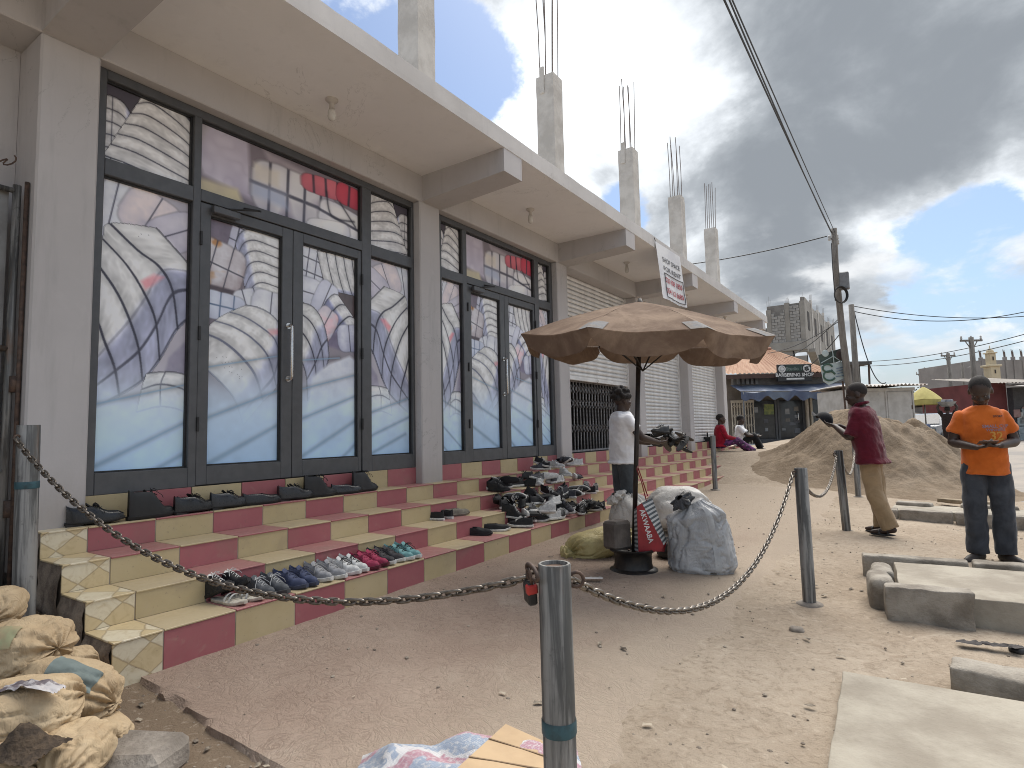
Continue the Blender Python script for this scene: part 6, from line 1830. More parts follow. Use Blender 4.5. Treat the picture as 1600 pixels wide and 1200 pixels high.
for k in range(12):
    q = wt.matrix_basis @ Vector((r_.uniform(-.18, .18), .46+.40*(k/11)+r_.uniform(-.04, .04), 1.06+.10*math.sin(k*1.3)*.6-.10*(k/11)+.03*(k % 3)))
    shoe(r_.choice(('sneaker', 'sandal', 'slip', 'high')), q, r_.uniform(0, 6.28), r_.choice(((.012, .012, .013), (.03, .026, .022), (.05, .042, .035))), r_.choice((BLK, BLK, (.10, .085, .07))), BLK,
         'dark shoe, %s from his hands in the bundle held by the man in white' % ORD[k], 'shoes carried by the man in white', .5, (r_.uniform(-1.2, 1.2), r_.uniform(-.8, .8)), .9)

# -- two people seated on the far steps
def seated(P_, rz_dir, label, skin, shirt, legs, sleeve, seed, knees, hp, arms=None, barefoot=True, H=1.0):
    p = Vector(P_)
    J = {'pelvis': (0, 0, .10), 'neck': (0, .02, .60), 'head': (0, .05, .745)}
    for s_, sx in (('L', -1), ('R', 1)):
        J['sh'+s_] = (sx*.175, .01, .535); J['hip'+s_] = (sx*.09, .02, .09); J['kn'+s_] = (sx*.11, knees[0], knees[1]); J['an'+s_] = (sx*.10, knees[2], knees[3]); J['toe'+s_] = (sx*.12, knees[2]+.14, knees[3]-.05)
        J['el'+s_] = (sx*.23, .12, .28); J['wr'+s_] = (sx*.14, .34, .24)
    if arms: J.update(arms)
    return person(label, p, facing(*rz_dir), J, skin, shirt, legs, sleeve, -.12, 'short', hp, [(J['wrL'], (.2, .8, -.2), (.2, 0, 1), 1, .4), (J['wrR'], (-.2, .8, -.2), (-.2, 0, 1), -1, .4)], 1.0, 'shoe', seed=seed, det=False, barefoot=barefoot)
redm = cloth('red_jersey', (.36, .012, .032), (.26, .010, .026))
def purple_print():
    m, t, b = bsdf('purple_wax_print'); v = coords(t); n = t.add('ShaderNodeTexVoronoi'); t.put(n.inputs['Vector'], v); n.inputs['Scale'].default_value = 16
    s = t.noise(v, 8, 3, .5, 1.5); t.l.new(t.mix(t.ramp(s, .45, .55), (.16, .035, .15), t.mix(t.ramp(n.outputs[0], .15, .35), (.36, .30, .33), (.05, .02, .06))), b.inputs['Base Color']); b.inputs['Roughness'].default_value = .85; return m
seated((-.93, 14.5, TZ[3]), (HX*.95-HF*.12).xy, 'person in a red top and purple patterned wrap sitting on the far steps', SKIN3, redm, purple_print(), 'long', 21, (.40, .20, .78, -.10), (R(0), R(4), 0))
seated((-.80, 16.05, TZ[3]-.02), (HX*.9-HF*.4).xy, 'person in a white shirt and black trousers sitting on the far steps', SKIN1, white, cloth('black_cotton', (.010, .010, .011), (.016, .016, .017)), .7, 25, (.36, .32, .52, -.02), (R(30), R(-6), 0), {'elR': (.24, .20, .32), 'wrR': (.14, .42, .30), 'elL': (-.26, .20, .34), 'wrL': (-.16, .44, .32)}, False)
bgp = thing('handbag', 'black bag standing on the top step behind the person in red', 'bag', atz(1108, 700, TZ[3])+Vector((-.03, .0, 0)), R(20))
bb_ = MB().cbox(-.11, .11, -.16, .16, 0, .30, .03); obj('body', bb_, M('black_bag_cloth', (.012, .012, .012), None, .7), bgp); obj('strap', MB().tube([(0, -.10, .29), (0, -.07, .40), (0, .07, .40), (0, .10, .29)], .012, 6), MATS['black_bag_cloth'], bgp, True)

# -- passer-by far down the street carrying a basin on the head
fp = atw(1484, 688, 22.0); fp.z = g(fp.x, fp.y)+.06
fj = stand(1.66, 0, .08, {'elL': (-.30, .05, 1.62), 'wrL': (-.20, .05, 1.85), 'elR': (.30, .05, 1.62), 'wrR': (.20, .05, 1.85)})
person('distant person in dark clothes carrying a grey basin on the head', fp, facing(-d.x, -d.y), fj, SKIN1, cloth('dark_brown_cloth', (.035, .025, .022), None), MATS['dark_brown_cloth'], .6, -.2, 'short', (0, 0, 0), [], 1.0, 'shoe', det=False, seed=31)
bs = thing('basin', 'grey metal basin balanced on the head of the distant person', 'basin', fp+Vector((0, 0, 1.66)))
obj('bowl', MB().lathe([(.14, 0), (.20, .03), (.28, .16), (.30, .18), (.285, .17), (.19, .05), (.01, .04)], 24), M('grey_enamel', (.30, .31, .32), None, .4, metal=.3), bs, 50)
for k in range(5): obj('packet', MB().cbox(-.07, .07, -.05, .05, 0, .12, .01).xf(Matrix.Translation((.12*math.cos(k*1.3), .12*math.sin(k*1.3), .14)) @ Matrix.Rotation(k*.8, 4, 'Z')), M('packet_%d' % (k % 3), [(.4, .4, .42), (.25, .26, .3), (.5, .48, .45)][k % 3], None, .5), bs)
# ------------------------------------------------------------------ background street
def frame(px, w, py=None):
    """local street frame at a pixel column and depth: origin on the ground, +X right, +Y away; returns thing transform and metres per pixel"""
    p = atw(px, 665, w); p.z = g(p.x, p.y)
    return p, math.atan2(HX.y, HX.x), w/F
def hz_y(px): return 675.57-(px-800)*.0226
def zpx(py, px, w): return CAM[2]+(hz_y(px)-py)*w/F          # height of a pixel row at depth w
SHOPW = M('shop_wall', (.20, .175, .15), (.14, .12, .10), .85, 3, .3)
CREAM = M('cream_steel', (.50, .45, .36), (.40, .35, .28), .6, 8, .15)
RUSTROOF = None
def rust_roof():
    m, t, b = bsdf('rusted_roof_sheet'); v = coords(t)
    n = t.noise(t.vmath('MULTIPLY', v, (6, .6, .6)), 1.0, 6, .65); n2 = t.noise(v, 9, 5, .6)
    c = t.mix(t.ramp(n, .35, .65), (.30, .150, .085), (.40, .24, .15)); c = t.mix(t.ramp(n2, .6, .75, 0, .5), c, (.19, .085, .05))
    t.l.new(c, b.inputs['Base Color']); b.inputs['Roughness'].default_value = .8; return m
RUSTROOF = rust_roof()
GLASSD = M('dark_shop_glass', (.030, .034, .038), (.05, .055, .06), .12, 3, .0, spec=.6)
def barber_shop():
    W = 26.0; p, rz, s = frame(1230, W)
    zg = zpx(692, 1230, W)
    p.z = zg
    t = thing('barber_shop', 'low barber shop with rusty roof and blue awning beyond the main building', 'building', p, rz)
    X = lambda px: (px-1230)*s
    Z = lambda py, px=1230: zpx(py, px, W)-zg
    obj('wall', MB().box(X(1141), X(1322), .25, 4.0, -1.0, Z(586)), SHOPW, t)
    obj('floor_slab', MB().box(X(1141), X(1330), -1.6, .25, -1.0, .0), M('white_terrace', (.55, .55, .54), (.45, .45, .44), .5), t)
    # hipped corrugated roof, one child per slope
    def slope(a, b, c, d, n, nm):
        mb = MB(); a, b, c, d = map(Vector, (a, b, c, d)); nn = (b-a).cross(d-a).normalized()
        mb.grid(n*4+1, 5, lambda u, v: a.lerp(b, u).lerp(d.lerp(c, u), v)+nn*(.028*math.sin(u*n*6.2832)+.004*nz(u*9, v*3)))
        obj(nm, mb, RUSTROOF, t, True)
    e0, e1 = X(1128), X(1296); r0, r1 = X(1186), X(1246); ze, zr = Z(584), Z(547)
    zr += .35
    slope((e0, -.7, ze), (e1, -.7, ze), (r1, 2.2, zr), (r0, 2.2, zr), 24, 'roof_sheeting')
    slope((e1, -.7, ze), (e1, 4.6, ze), (r1, 2.21, zr), (r1, 2.2, zr), 22, 'roof_sheeting')
    slope((e0, 4.6, ze), (e0, -.7, ze), (r0, 2.2, zr), (r0, 2.21, zr), 22, 'roof_sheeting')
    obj('ridge_cap', MB().tube([(r0, 2.2, zr+.02), (r1, 2.2, zr+.02)], .09, 8), M('ridge_rust', (.36, .17, .11), None, .8), t, True)
    obj('eave_board', MB().box(e0+.05, e1-.05, -.68, -.62, ze-.22, ze-.03), M('dark_eave', (.085, .05, .04), None, .8), t)
    obj('fascia_band', MB().cbox(X(1145), X(1321), -.30, -.05, Z(601), Z(586), .02), M('grey_band', (.16, .155, .145), (.10, .095, .09), .8, 3, .2), t)
    for k in range(5): obj('bracket_block', MB().cbox(X(1150+k*7), X(1154+k*7), -.42, -.29, Z(600), Z(590), .01), MATS['grey_band'], t)
    # glazed front
    obj('display_window', MB().box(X(1178), X(1212), .05, .10, .18, Z(626)), GLASSD, t)
    d = obj('door', MB().box(X(1219), X(1256), .04, .09, .10, Z(626)), GLASSD, t)
    obj('handle', MB().tube([(X(1246), .03, .95), (X(1248), -.03, 1.0), (X(1248), -.03, 1.28), (X(1246), .03, 1.33)], .02, 8), STEEL, d, True)
    am = M('shop_aluminium', (.10, .105, .11), (.08, .08, .085), .5)
    for a in (1177, 1212.5, 1216.5, 1256): obj('mullion', MB().cbox(X(a), X(a+3), -.01, .11, .0, Z(624), .01), am, t)
    obj('bottom_rail', MB().cbox(X(1177), X(1259), -.015, .115, .0, .18, .01), am, t)
    for a in (1258, 1264): obj('cream_post', MB().cbox(X(a), X(a+3.2), -.25, -.12, .0, Z(622), .01), CREAM, t)
    obj('display_window', MB().box(X(1270), X(1316), .05, .10, .6, Z(626)), GLASSD, t)
    obj('window_panel', MB().box(X(1290), X(1314), .02, .045, Z(652), Z(633)), M('white_goods', (.48, .49, .48), (.25, .26, .25), .6, 6, .2), t)
    obj('poster', MB().box(X(1196), X(1211), .02, .045, Z(647), Z(631)), M('green_yellow_reflection', (.30, .32, .10), (.12, .16, .07), .6, 5, .1), t)  # this poster is a reflection in the glass, painted as a flat panel
    r = random.Random(2)
    for k in range(14):
        a = X(r.choice((1183, 1190, 1198, 1205, 1225, 1232, 1239, 1246))); z0 = .22+r.random()*1.3; w_, h_ = r.uniform(.12, .3), r.uniform(.1, .25)
        obj('goods_print', MB().box(a-w_/2, a+w_/2, .030, .038 if a < X(1215) else .035, z0, z0+h_), M('goods_%d' % (k % 5), [(.16, .17, .19), (.28, .30, .32), (.10, .10, .11), (.22, .20, .18), (.36, .37, .38)][k % 5], None, .5), t)
    # folding lattice gate, pulled to the left
    gm = MB()
    gate = obj('folding_gate', MB().box(X(1142), X(1178), -.16, -.12, Z(628), Z(624)), CREAM, t)
    for k in range(9):
        x = X(1143+k*4.2); obj('bar', MB().box(x-.018, x+.018, -.155, -.125, .0, Z(627)), CREAM, gate)
        if k < 8:
            for z in np.arange(.3, Z(630), .42):
                x2 = X(1143+(k+1)*4.2)
                obj('strap', MB().beam((x, -.11, z), (x2, -.11, z+.17), .012, .03, (0, 1, 0)), CREAM, gate); obj('strap', MB().beam((x2, -.10, z), (x, -.10, z+.17), .012, .03, (0, 1, 0)), CREAM, gate)
    # awning
    bl, t2, bb = bsdf('blue_tarpaulin'); n = t2.noise(coords(t2), 1.2, 6, .6, .5)
    t2.l.new(t2.mix(t2.ramp(n, .35, .65), (.065, .085, .145), (.12, .15, .20)), bb.inputs['Base Color']); bb.inputs['Roughness'].default_value = .5
    x0, x1 = X(1140), X(1318)
    def aw(u, v):
        x = x0+(x1-x0)*u; sag = .10*abs(math.sin(u*math.pi*4.5))
        return (x, -.30-1.15*v, Z(601)-(Z(601)-Z(613))*v-sag*v*(1-.3*v)+.03*nz(u*14, v*3))
    obj('awning', MB().grid(90, 10, aw), bl, t, True)
    def vl(u, v):
        q = Vector(aw(u, 1)); sc = .30+.07*math.sin(u*52)+.10*nz(u*6, 3)
        return (q.x, q.y-.02-.03*math.sin(u*60)*v, q.z-sc*v)
    obj('awning_valance', MB().grid(120, 6, vl), bl, t, True)
    obj('awning_bar', MB().tube([aw(0, 1), aw(.5, 1), aw(1, 1)], .02, 6), am, t)
    for u in (.02, .98): q = Vector(aw(u, 1)); obj('awning_post', MB().tube([q, (q.x, q.y, -.2)], .03, 8), am, t, True)
    # sign board
    sg = thing('shop_sign', 'black barbering shop sign with two round white emblems over the awning', 'sign', p, rz)
    y = -.86
    obj('board', MB().cbox(X(1206), X(1258), y, y+.10, Z(598), Z(572), .01), M('sign_black', (.018, .018, .019), None, .5), sg)
    obj('green_panel', MB().box(X(1219), X(1244), y-.008, y+.02, Z(583), Z(573.5)), M('sign_green', (.02, .045, .035), None, .5), sg)
    wm = M('sign_white', (.70, .70, .68), None, .6); dk = MATS['sign_black']
    for cx in (1213, 1250.5):
        obj('emblem', MB().lathe([(.155, -.012), (.155, 0), (.001, .0)], 28).xf(Matrix.Translation((X(cx), y-.004, Z(579))) @ Matrix.Rotation(R(90), 4, 'X')), wm, sg)
    for dx, dz, r1 in ((-.05, .03, .045), (.05, -.04, .05), (.02, .07, .03), (-.02, -.07, .035)):
        obj('emblem_mark', MB().lathe([(r1, -.012), (r1, 0), (.001, 0)], 14).xf(Matrix.Translation((X(1250.5)+dx, y-.018, Z(579)+dz)) @ Matrix.Rotation(R(90), 4, 'X')), dk, sg)
    obj('emblem_mark', MB().tube([(X(1213)+.09*math.cos(a), y-.02, Z(579)+.09*math.sin(a)) for a in np.linspace(0, 6.28, 16, False)], .008, 4, closed=True), MATS['grey_band'], sg)
    def txt(s_, px, py, h, mm, xs=1.0):
        tm = tomb(text_mesh(s_, h, 0, h*.025, xs=xs)); tm.v = [(X(px)+a, y-.012, Z(py)+b) for a, b, _ in tm.v]; obj('lettering', tm, mm, sg)
    txt('Studio 1', 1231.5, 579, .21, M('sign_grey_green', (.16, .20, .18), None, .6)); txt('BARBERING SHOP', 1231.5, 588.5, .205, wm, .98)
    obj('text_bar', MB().box(X(1219), X(1246), y-.014, y+.01, Z(595.5), Z(593)), wm, sg)
barber_shop()
def adverts():
    W = 19.3; p, rz, s = frame(1303, W)
    X = lambda px: (px-1303)*s
    Z = lambda py: zpx(py, 1303, W)-p.z
    t = thing('advert_board', 'tilted advert board with dark green photo panel leaning on the utility pole', 'sign', p, rz)
    gm = M('advert_dark_green', (.035, .060, .045), (.015, .025, .02), .5, 5, .05); pm = M('advert_pale', (.40, .47, .46), (.34, .40, .40), .5, 4, .05)
    def quad(pts, y0, y1, m, nm):
        q = [(X(a), Z(b)) for a, b in pts]; mb = MB(); n = len(q)
        mb.v = [(a, y0, b) for a, b in q]+[(a, y1, b) for a, b in q]; mb.f = [tuple(range(n-1, -1, -1)), tuple(range(n, 2*n))]+[(i, (i+1) % n, (i+1) % n+n, i+n) for i in range(n)]
        obj(nm, mb, m, t)
    quad([(1281, 572), (1284, 596), (1292, 602), (1326, 588), (1324, 564)], -.30, -.26, pm, 'pale_panel')
    quad([(1279, 555), (1281, 571.5), (1324, 563.5), (1321, 544)], -.30, -.26, gm, 'photo_panel')
    wm = M('advert_white', (.62, .63, .60), None, .6); dg = M('advert_green', (.05, .11, .08), None, .6)
    for c, r, m in (((1289, 553), .11, pm),): 
        obj('figure_head', MB().ball((X(c[0]), -.31, Z(c[1])), (r, .02, r), 14, 10), m, t)
    for a, b in (((1281, 568), (1300, 558)), ((1300, 548), (1301, 568)), ((1301, 558), (1312, 566))): obj('light_stripe', MB().beam((X(a[0]), -.31, Z(a[1])), (X(b[0]), -.31, Z(b[1])), .02, .05, (0, 1, 0)), pm, t)
    for c, r in (((1312, 556), .14), ((1318, 552), .11)): obj('figure_head', MB().ball((X(c[0]), -.305, Z(c[1])), (r, .02, r*1.2), 12, 8), M('advert_face', (.06, .04, .035), None, .6), t)
    for c, rr in (((1291, 576), .16), ((1293, 588), .19)): obj('figure_outline', MB().tube([(X(c[0])+rr*math.cos(a), -.315, Z(c[1])+rr*.8*math.sin(a)) for a in np.linspace(.3, 5.8, 18)], .03, 5), dg, t)
    bm = M('advert_blue_ink', (.10, .14, .24), None, .6)
    for k, (a, b) in enumerate(((1305, 1318), (1305, 1316), (1305, 1314), (1303, 1322))):
        obj('print_line', MB().beam((X(a), -.31, Z(577+k*4.2)), (X(b), -.31, Z(574.5+k*4.2)), .015, .05 if k == 1 else .03, (0, 1, 0)), bm, t)
    obj('support_post', MB().tube([(X(1316), -.2, Z(596)), (X(1319), -.2, Z(700))], .03, 6), RUST, t)
    t2 = thing('notice_poster', 'narrow pale notice fixed below the tilted advert by the pole', 'poster', p, rz)
    obj('sheet', MB().cbox(X(1317.5), X(1328), -.34, -.31, Z(637), Z(604), .005), M('pale_pink_paper', (.52, .46, .43), (.46, .41, .39), .7), t2)
    for k in range(5): obj('print_line', MB().box(X(1319), X(1326.5-(k % 2)), -.347, -.34, Z(612+k*4.5), Z(611+k*4.5)), M('red_print', (.36, .20, .19), None, .7), t2)
adverts()
WOODP = M('weathered_pole', (.20, .185, .165), (.13, .115, .10), .9, 3, .4, .01, stretch=(4, 4, .6), fine=30)
def utility_pole():
    W = 19.0
    pts = [atw(*q, W) for q in ((1303, 357), (1306, 420), (1311, 470), (1317, 530), (1325, 590), (1333, 645), (1340, 690))]
    b = pts[-1].copy(); b.z = g(b.x, b.y)-.3; pts.append(b)
    o = pts[0]; t = thing('utility_pole', 'crooked wooden utility pole with meter box and cable coil', 'utility pole', Vector((b.x, b.y, b.z+.3)))
    L = t.location; q = [p-L for p in pts]
    obj('pole', MB().tube(q, [.085, .09, .095, .10, .11, .115, .12, .125], 14), WOODP, t, True)
    bx = atw(1319, 439, W-.1)-L
    obj('meter_box', MB().cbox(bx.x-.14, bx.x+.14, bx.y-.1, bx.y+.1, bx.z-.28, bx.z+.28, .03), M('grey_box', (.16, .165, .17), (.12, .12, .125), .5), t)
    c = atw(1313, 461, W-.2)-L
    for k in range(3): obj('cable_coil', MB().tube([c+HX*(math.cos(a)*(.19+.012*k))+Vector((0, 0, math.sin(a)*(.24+.014*k)))-HF*.03*k for a in np.linspace(0, 6.28, 26, False)], .016, 5, closed=True), BLACK, t, True)
    for py, dx in ((372, -7), (378, 6), (370, 5)):
        i = atw(1303+dx, py, W)-L; obj('insulator', MB().lathe([(.03, -.08), (.05, -.05), (.03, -.01), (.05, .02), (.03, .07), (.012, .09)], 10, tuple(i)), M('white_porcelain', (.45, .44, .42), None, .3), t, True)
        obj('bracket', MB().tube([i, atw(1304, py+4, W)-L], .018, 5), RUST, t)
    obj('down_cable', MB().tube([atw(1299, 380, W-.15)-L, atw(1301, 420, W-.17)-L, atw(1305, 470, W-.2)-L], .014, 5), BLACK, t)
    return pts[0]
utility_pole()
def wire(p0, p1, sag, r, label, n=24, grp='overhead wires'):
    p0, p1 = Vector(p0), Vector(p1)
    pts = [p0.lerp(p1, i/n)-Vector((0, 0, 4*sag*(i/n)*(1-i/n))) for i in range(n+1)]
    solo('overhead_wire', MB().tube(pts, r, 5), BLACK, label, 'wire', grp)
wire(atw(1299, 362, 19), atw(1118, -30, 7.0), .05, .014, 'overhead wire from the crooked pole to the top of the picture, left one')
wire(atw(1299, 364, 19), atw(1127, -30, 7.0), .10, .012, 'overhead wire from the crooked pole to the top of the picture, middle one')
wire(atw(1304, 362, 19), atw(1131, -30, 6.6), .02, .010, 'overhead wire from the crooked pole to the top of the picture, right one')
wire(atw(1292, 369, 19), atw(1060, 415, 24), .10, .018, 'overhead wire running left from the crooked pole behind the roof columns')
wire(atw(1332, 478, 24), atw(1660, 488, 24), .35, .016, 'upper overhead wire running right from the slim pole')
wire(atw(1332, 486, 24), atw(1660, 472, 22), .55, .016, 'lower overhead wire running right from the slim pole')
wire(atw(1334, 484, 24), atw(1384, 598, 22), .9, .02, 'slack drop cable from the slim pole to the white kiosk')
wire(atw(1318, 490, 19), atw(1225, 560, 26), .2, .014, 'thin wire from the crooked pole down to the barber shop roof, upper one')
wire(atw(1318, 497, 19), atw(1200, 552, 27), .2, .014, 'thin wire from the crooked pole past the block building, lower one')
wire(atw(1320, 512, 19), atw(1257, 578, 25.4), .1, .016, 'black cable from the crooked pole to the black shop sign')
wire(atw(1340, 565, 60), atw(1660, 505, 38), .6, .03, 'far power line rising to the right edge, upper one')
wire(atw(1340, 572, 60), atw(1660, 516, 38), .6, .03, 'far power line rising to the right edge, lower one')
def slim_pole(px, pt, pb, w, r, label, arm=None, name='utility_pole'):
    a = atw(px, pt, w); z = min(g(a.x, a.y), a.z-2)
    t = thing(name, label, 'utility pole', (a.x, a.y, z), 0, 'utility poles along the street')
    H = a.z-z
    obj('pole', MB().tube([(0, 0, -.3), (0, 0, H*.5), (0, 0, H)], [r*1.2, r*1.1, r], 10), WOODP, t, True)
    if arm:
        L = arm*w/F/2; obj('crossarm', MB().beam(HX*-L+Vector((0, 0, H-.25)), HX*L+Vector((0, 0, H-.25)), .12, .14), WOODP, t)
        for k in (-1, 0, 1): obj('insulator', MB().lathe([(.05, 0), (.08, .1), (.05, .16), (.07, .24), (.02, .3)], 8, tuple(HX*(L*.9*k)+Vector((0, 0, H-.18)))), MATS['white_porcelain'], t)
        for k in (-1, 1): obj('brace', MB().beam(HX*(k*L*.55)+Vector((0, 0, H-.3)), Vector((0, 0, H-1.0)), .05, .05), WOODP, t)
    return t
slim_pole(1330, 476, 690, 24, .10, 'slim brown pole close behind the crooked pole')
slim_pole(1517, 527, 660, 45, .17, 'tallest distant pole with crossarm, above the man in orange', 34)
slim_pole(1481, 552, 655, 60, .17, 'distant pole with crossarm left of the tallest one', 22)
slim_pole(1452, 575, 652, 75, .19, 'far slanted-looking pole with crossarm above the yellow parasol', 17)
slim_pole(1438, 582, 652, 85, .19, 'small far pole with crossarm just right of the kiosk roof', 13)
slim_pole(1447, 590, 650, 80, .10, 'thin far pole without crossarm between two crossarm poles')
slim_pole(1503, 567, 650, 52, .10, 'thin bare pole left of the tallest distant pole')
def kiosk():
    W = 20.0; p, rz, s = frame(1388, W); p.z = g(p.x, p.y)
    X = lambda px: (px-1388)*s
    Z = lambda py: zpx(py, 1388, W)-p.z
    t = thing('kiosk', 'white painted wooden kiosk with wavy metal roof beside the sand heap', 'kiosk', p, rz)
    wm = M('kiosk_white', (.47, .46, .435), (.37, .355, .33), .75, 3, .2)
    obj('wall', MB().cbox(X(1332), X(1431), 0, 2.2, -.2, Z(606), .02), wm, t)
    for a, b in ((1344, 1376),): obj('wall_panel', MB().cbox(X(a), X(b), -.02, .01, .3, Z(611), .01), wm, t)
    d = obj('door', MB().cbox(X(1389), X(1427), -.035, .005, .1, Z(612), .012), wm, t)
    obj('hinge', MB().cbox(X(1425.5), X(1427.5), -.05, -.03, Z(640), Z(634), .004), RUST, d)
    for a in (1332, 1386, 1428): obj('batten', MB().cbox(X(a), X(a+2.6), -.03, .005, -.1, Z(606), .006), wm, t)
    obj('top_batten', MB().cbox(X(1332), X(1433), -.035, .005, Z(611), Z(606), .006), wm, t)
    mb = MB(); mb.grid(121, 4, lambda u, v: (X(1326)+(X(1439)-X(1326))*u, -.5+3.0*v, Z(603)+.25*v*(1-v)+.03*math.sin(u*120)+.04*nz(u*5, v)+.06*u*0))
    obj('roof_sheet', mb, M('zinc_roof', (.46, .455, .44), (.30, .24, .20), .55, 2.5, .2, metal=.2), t, True)
    return t
kiosk()
def parasol():
    W = 23.0; p = atw(1446, 650, W); p.z = g(p.x, p.y)
    t = thing('yellow_parasol', 'yellow parasol open beside the white kiosk', 'parasol', p)
    zt, zr, zb = zpx(604, 1440, W)-p.z, zpx(624, 1440, W)-p.z, zpx(632, 1440, W)-p.z
    m = M('yellow_canvas', (.46, .40, .13), (.38, .32, .10), .8, 4, .1)
    r = 23*s_ if (s_ := W/F) else 0
    mb = MB(); mb.grid(33, 6, lambda u, v: (math.cos(u*6.2832)*r*v, math.sin(u*6.2832)*r*v, zt+(zr-zt)*v+.04*math.sin(v*3.1)-.03*abs(math.sin(u*4*6.2832/2))*v)); obj('canopy', mb, m, t, True)
    mb = MB(); mb.grid(33, 3, lambda u, v: (math.cos(u*6.2832)*r, math.sin(u*6.2832)*r, zr-.02+(zb-zr)*v)); obj('valance', mb, m, t, True)
    obj('pole', MB().tube([(0, 0, 0), (0, 0, zt)], .025, 8), GALV, t, True)
parasol()
def car(px, w, L, H, heading, paint, label, py=None):
    p = atw(px, 660, w); p.z = g(p.x, p.y)+.06
    t = thing('parked_car', label, 'car', p, heading, 'vehicles down the street')
    pm = M('car_paint_%d' % int(paint[0]*999), paint, None, .3, 3, .0); W_ = .86
    prof = [(-.5, .30), (-.49, .55), (-.46, .62), (-.22, .66), (-.10, .96), (.22, 1.0), (.38, .70), (.48, .64), (.5, .45), (.5, .28)]
    rings = []
    for y, k in ((-W_, .93), (-W_*.96, 1.0), (W_*.96, 1.0), (W_, .93)): rings.append([(x*L*(1 if k == 1 else .985), y, (z if z < .66 else .64+(z-.64)*k)*H/1.0*1.0) for x, z in prof])
    obj('body', MB().loft(rings), pm, t, 35)
    obj('windscreen', MB().add([(-.215*L, -.70, .68*H), (-.215*L, .70, .68*H), (-.115*L, .62, .95*H), (-.115*L, -.62, .95*H)], [(0, 1, 2, 3)]).xf(Matrix.Translation((-.012*L, 0, .012))), GLASSD, t)
    for sy in (-1, 1):
        obj('side_window', MB().add([(-.17*L, sy*.868, .69*H), (.30*L, sy*.868, .70*H), (.20*L, sy*.835, .955*H), (-.08*L, sy*.835, .935*H)], [(0, 1, 2, 3)]), GLASSD, t)
        obj('headlight', MB().ball((-.485*L, sy*.62, .52*H), (.05, .15, .09), 12, 8), M('headlight_glass', (.6, .6, .58), None, .15), t, True)
        for sx in (-.31, .31):
            wh = obj('wheel', MB().tube([(sx*L, sy*.74, .31), (sx*L, sy*.90, .31)], .31, 20), BLACK, t, 40)
            obj('hubcap', MB().tube([(sx*L, sy*.89, .31), (sx*L, sy*.91, .31)], .18, 14), STEEL, wh, 40)
    obj('bumper', MB().cbox(-.515*L, -.48*L, -.84, .84, .26*H, .42*H, .03), M('dark_bumper', (.03, .03, .03), None, .5), t)
head_s = math.atan2(-d.y, -d.x)+math.pi        # nose towards the camera side
car(1447, 24.5, 4.1, 1.38, head_s+R(-12)+math.pi, (.16, .19, .23), 'blue grey car parked under the yellow parasol')
car(1458, 48, 4.2, 1.40, R(-70), (.025, .025, .028), 'small dark car far down the street beside the parasol')
car(1474, 62, 4.4, 1.45, R(-80), (.10, .11, .12), 'grey car far down the street in the middle')
car(1466, 75, 4.4, 1.6, R(-60), (.42, .42, .42), 'white van-like car farthest down the street')
def goods_cart():
    W = 20.6; p = atw(1446, 676, W); p.z = g(p.x, p.y)+.06
    t = thing('goods_cart', 'two-wheeled cart loaded with small goods in front of the parked car', 'cart', p, math.atan2(HX.y, HX.x))
    obj('deck', MB().cbox(-.35, .35, -.3, .5, .42, .47, .01), M('cart_wood', (.16, .10, .06), None, .8), t)
    for sx in (-1, 1):
        wh = obj('wheel', MB().tube([(sx*.38+.24*math.cos(a)*0, .1+.26*math.cos(a), .27+.26*math.sin(a)) for a in np.linspace(0, 6.28, 18, False)], .03, 6, closed=True), BLACK, t, True)
        for k in range(4): a = k*math.pi/4; obj('spoke', MB().tube([(sx*.38, .1+.25*math.cos(a), .27+.25*math.sin(a)), (sx*.38, .1-.25*math.cos(a), .27-.25*math.sin(a))], .008, 4), STEEL, wh)
    r = random.Random(9)
    for k in range(16):
        x, y, z = r.uniform(-.28, .28), r.uniform(-.25, .4), .47+.16*(k//6)
        obj('packet', MB().cbox(x-.07, x+.07, y-.06, y+.06, z, z+.16, .012), M('cart_goods_%d' % (k % 4), [(.40, .10, .14), (.45, .44, .42), (.10, .14, .26), (.30, .22, .10)][k % 4], None, .6), t)
    for sx in (-.3, .3): obj('handle_bar', MB().tube([(sx, .4, .45), (sx, 1.0, .7)], .02, 6), RUST, t)
goods_cart()
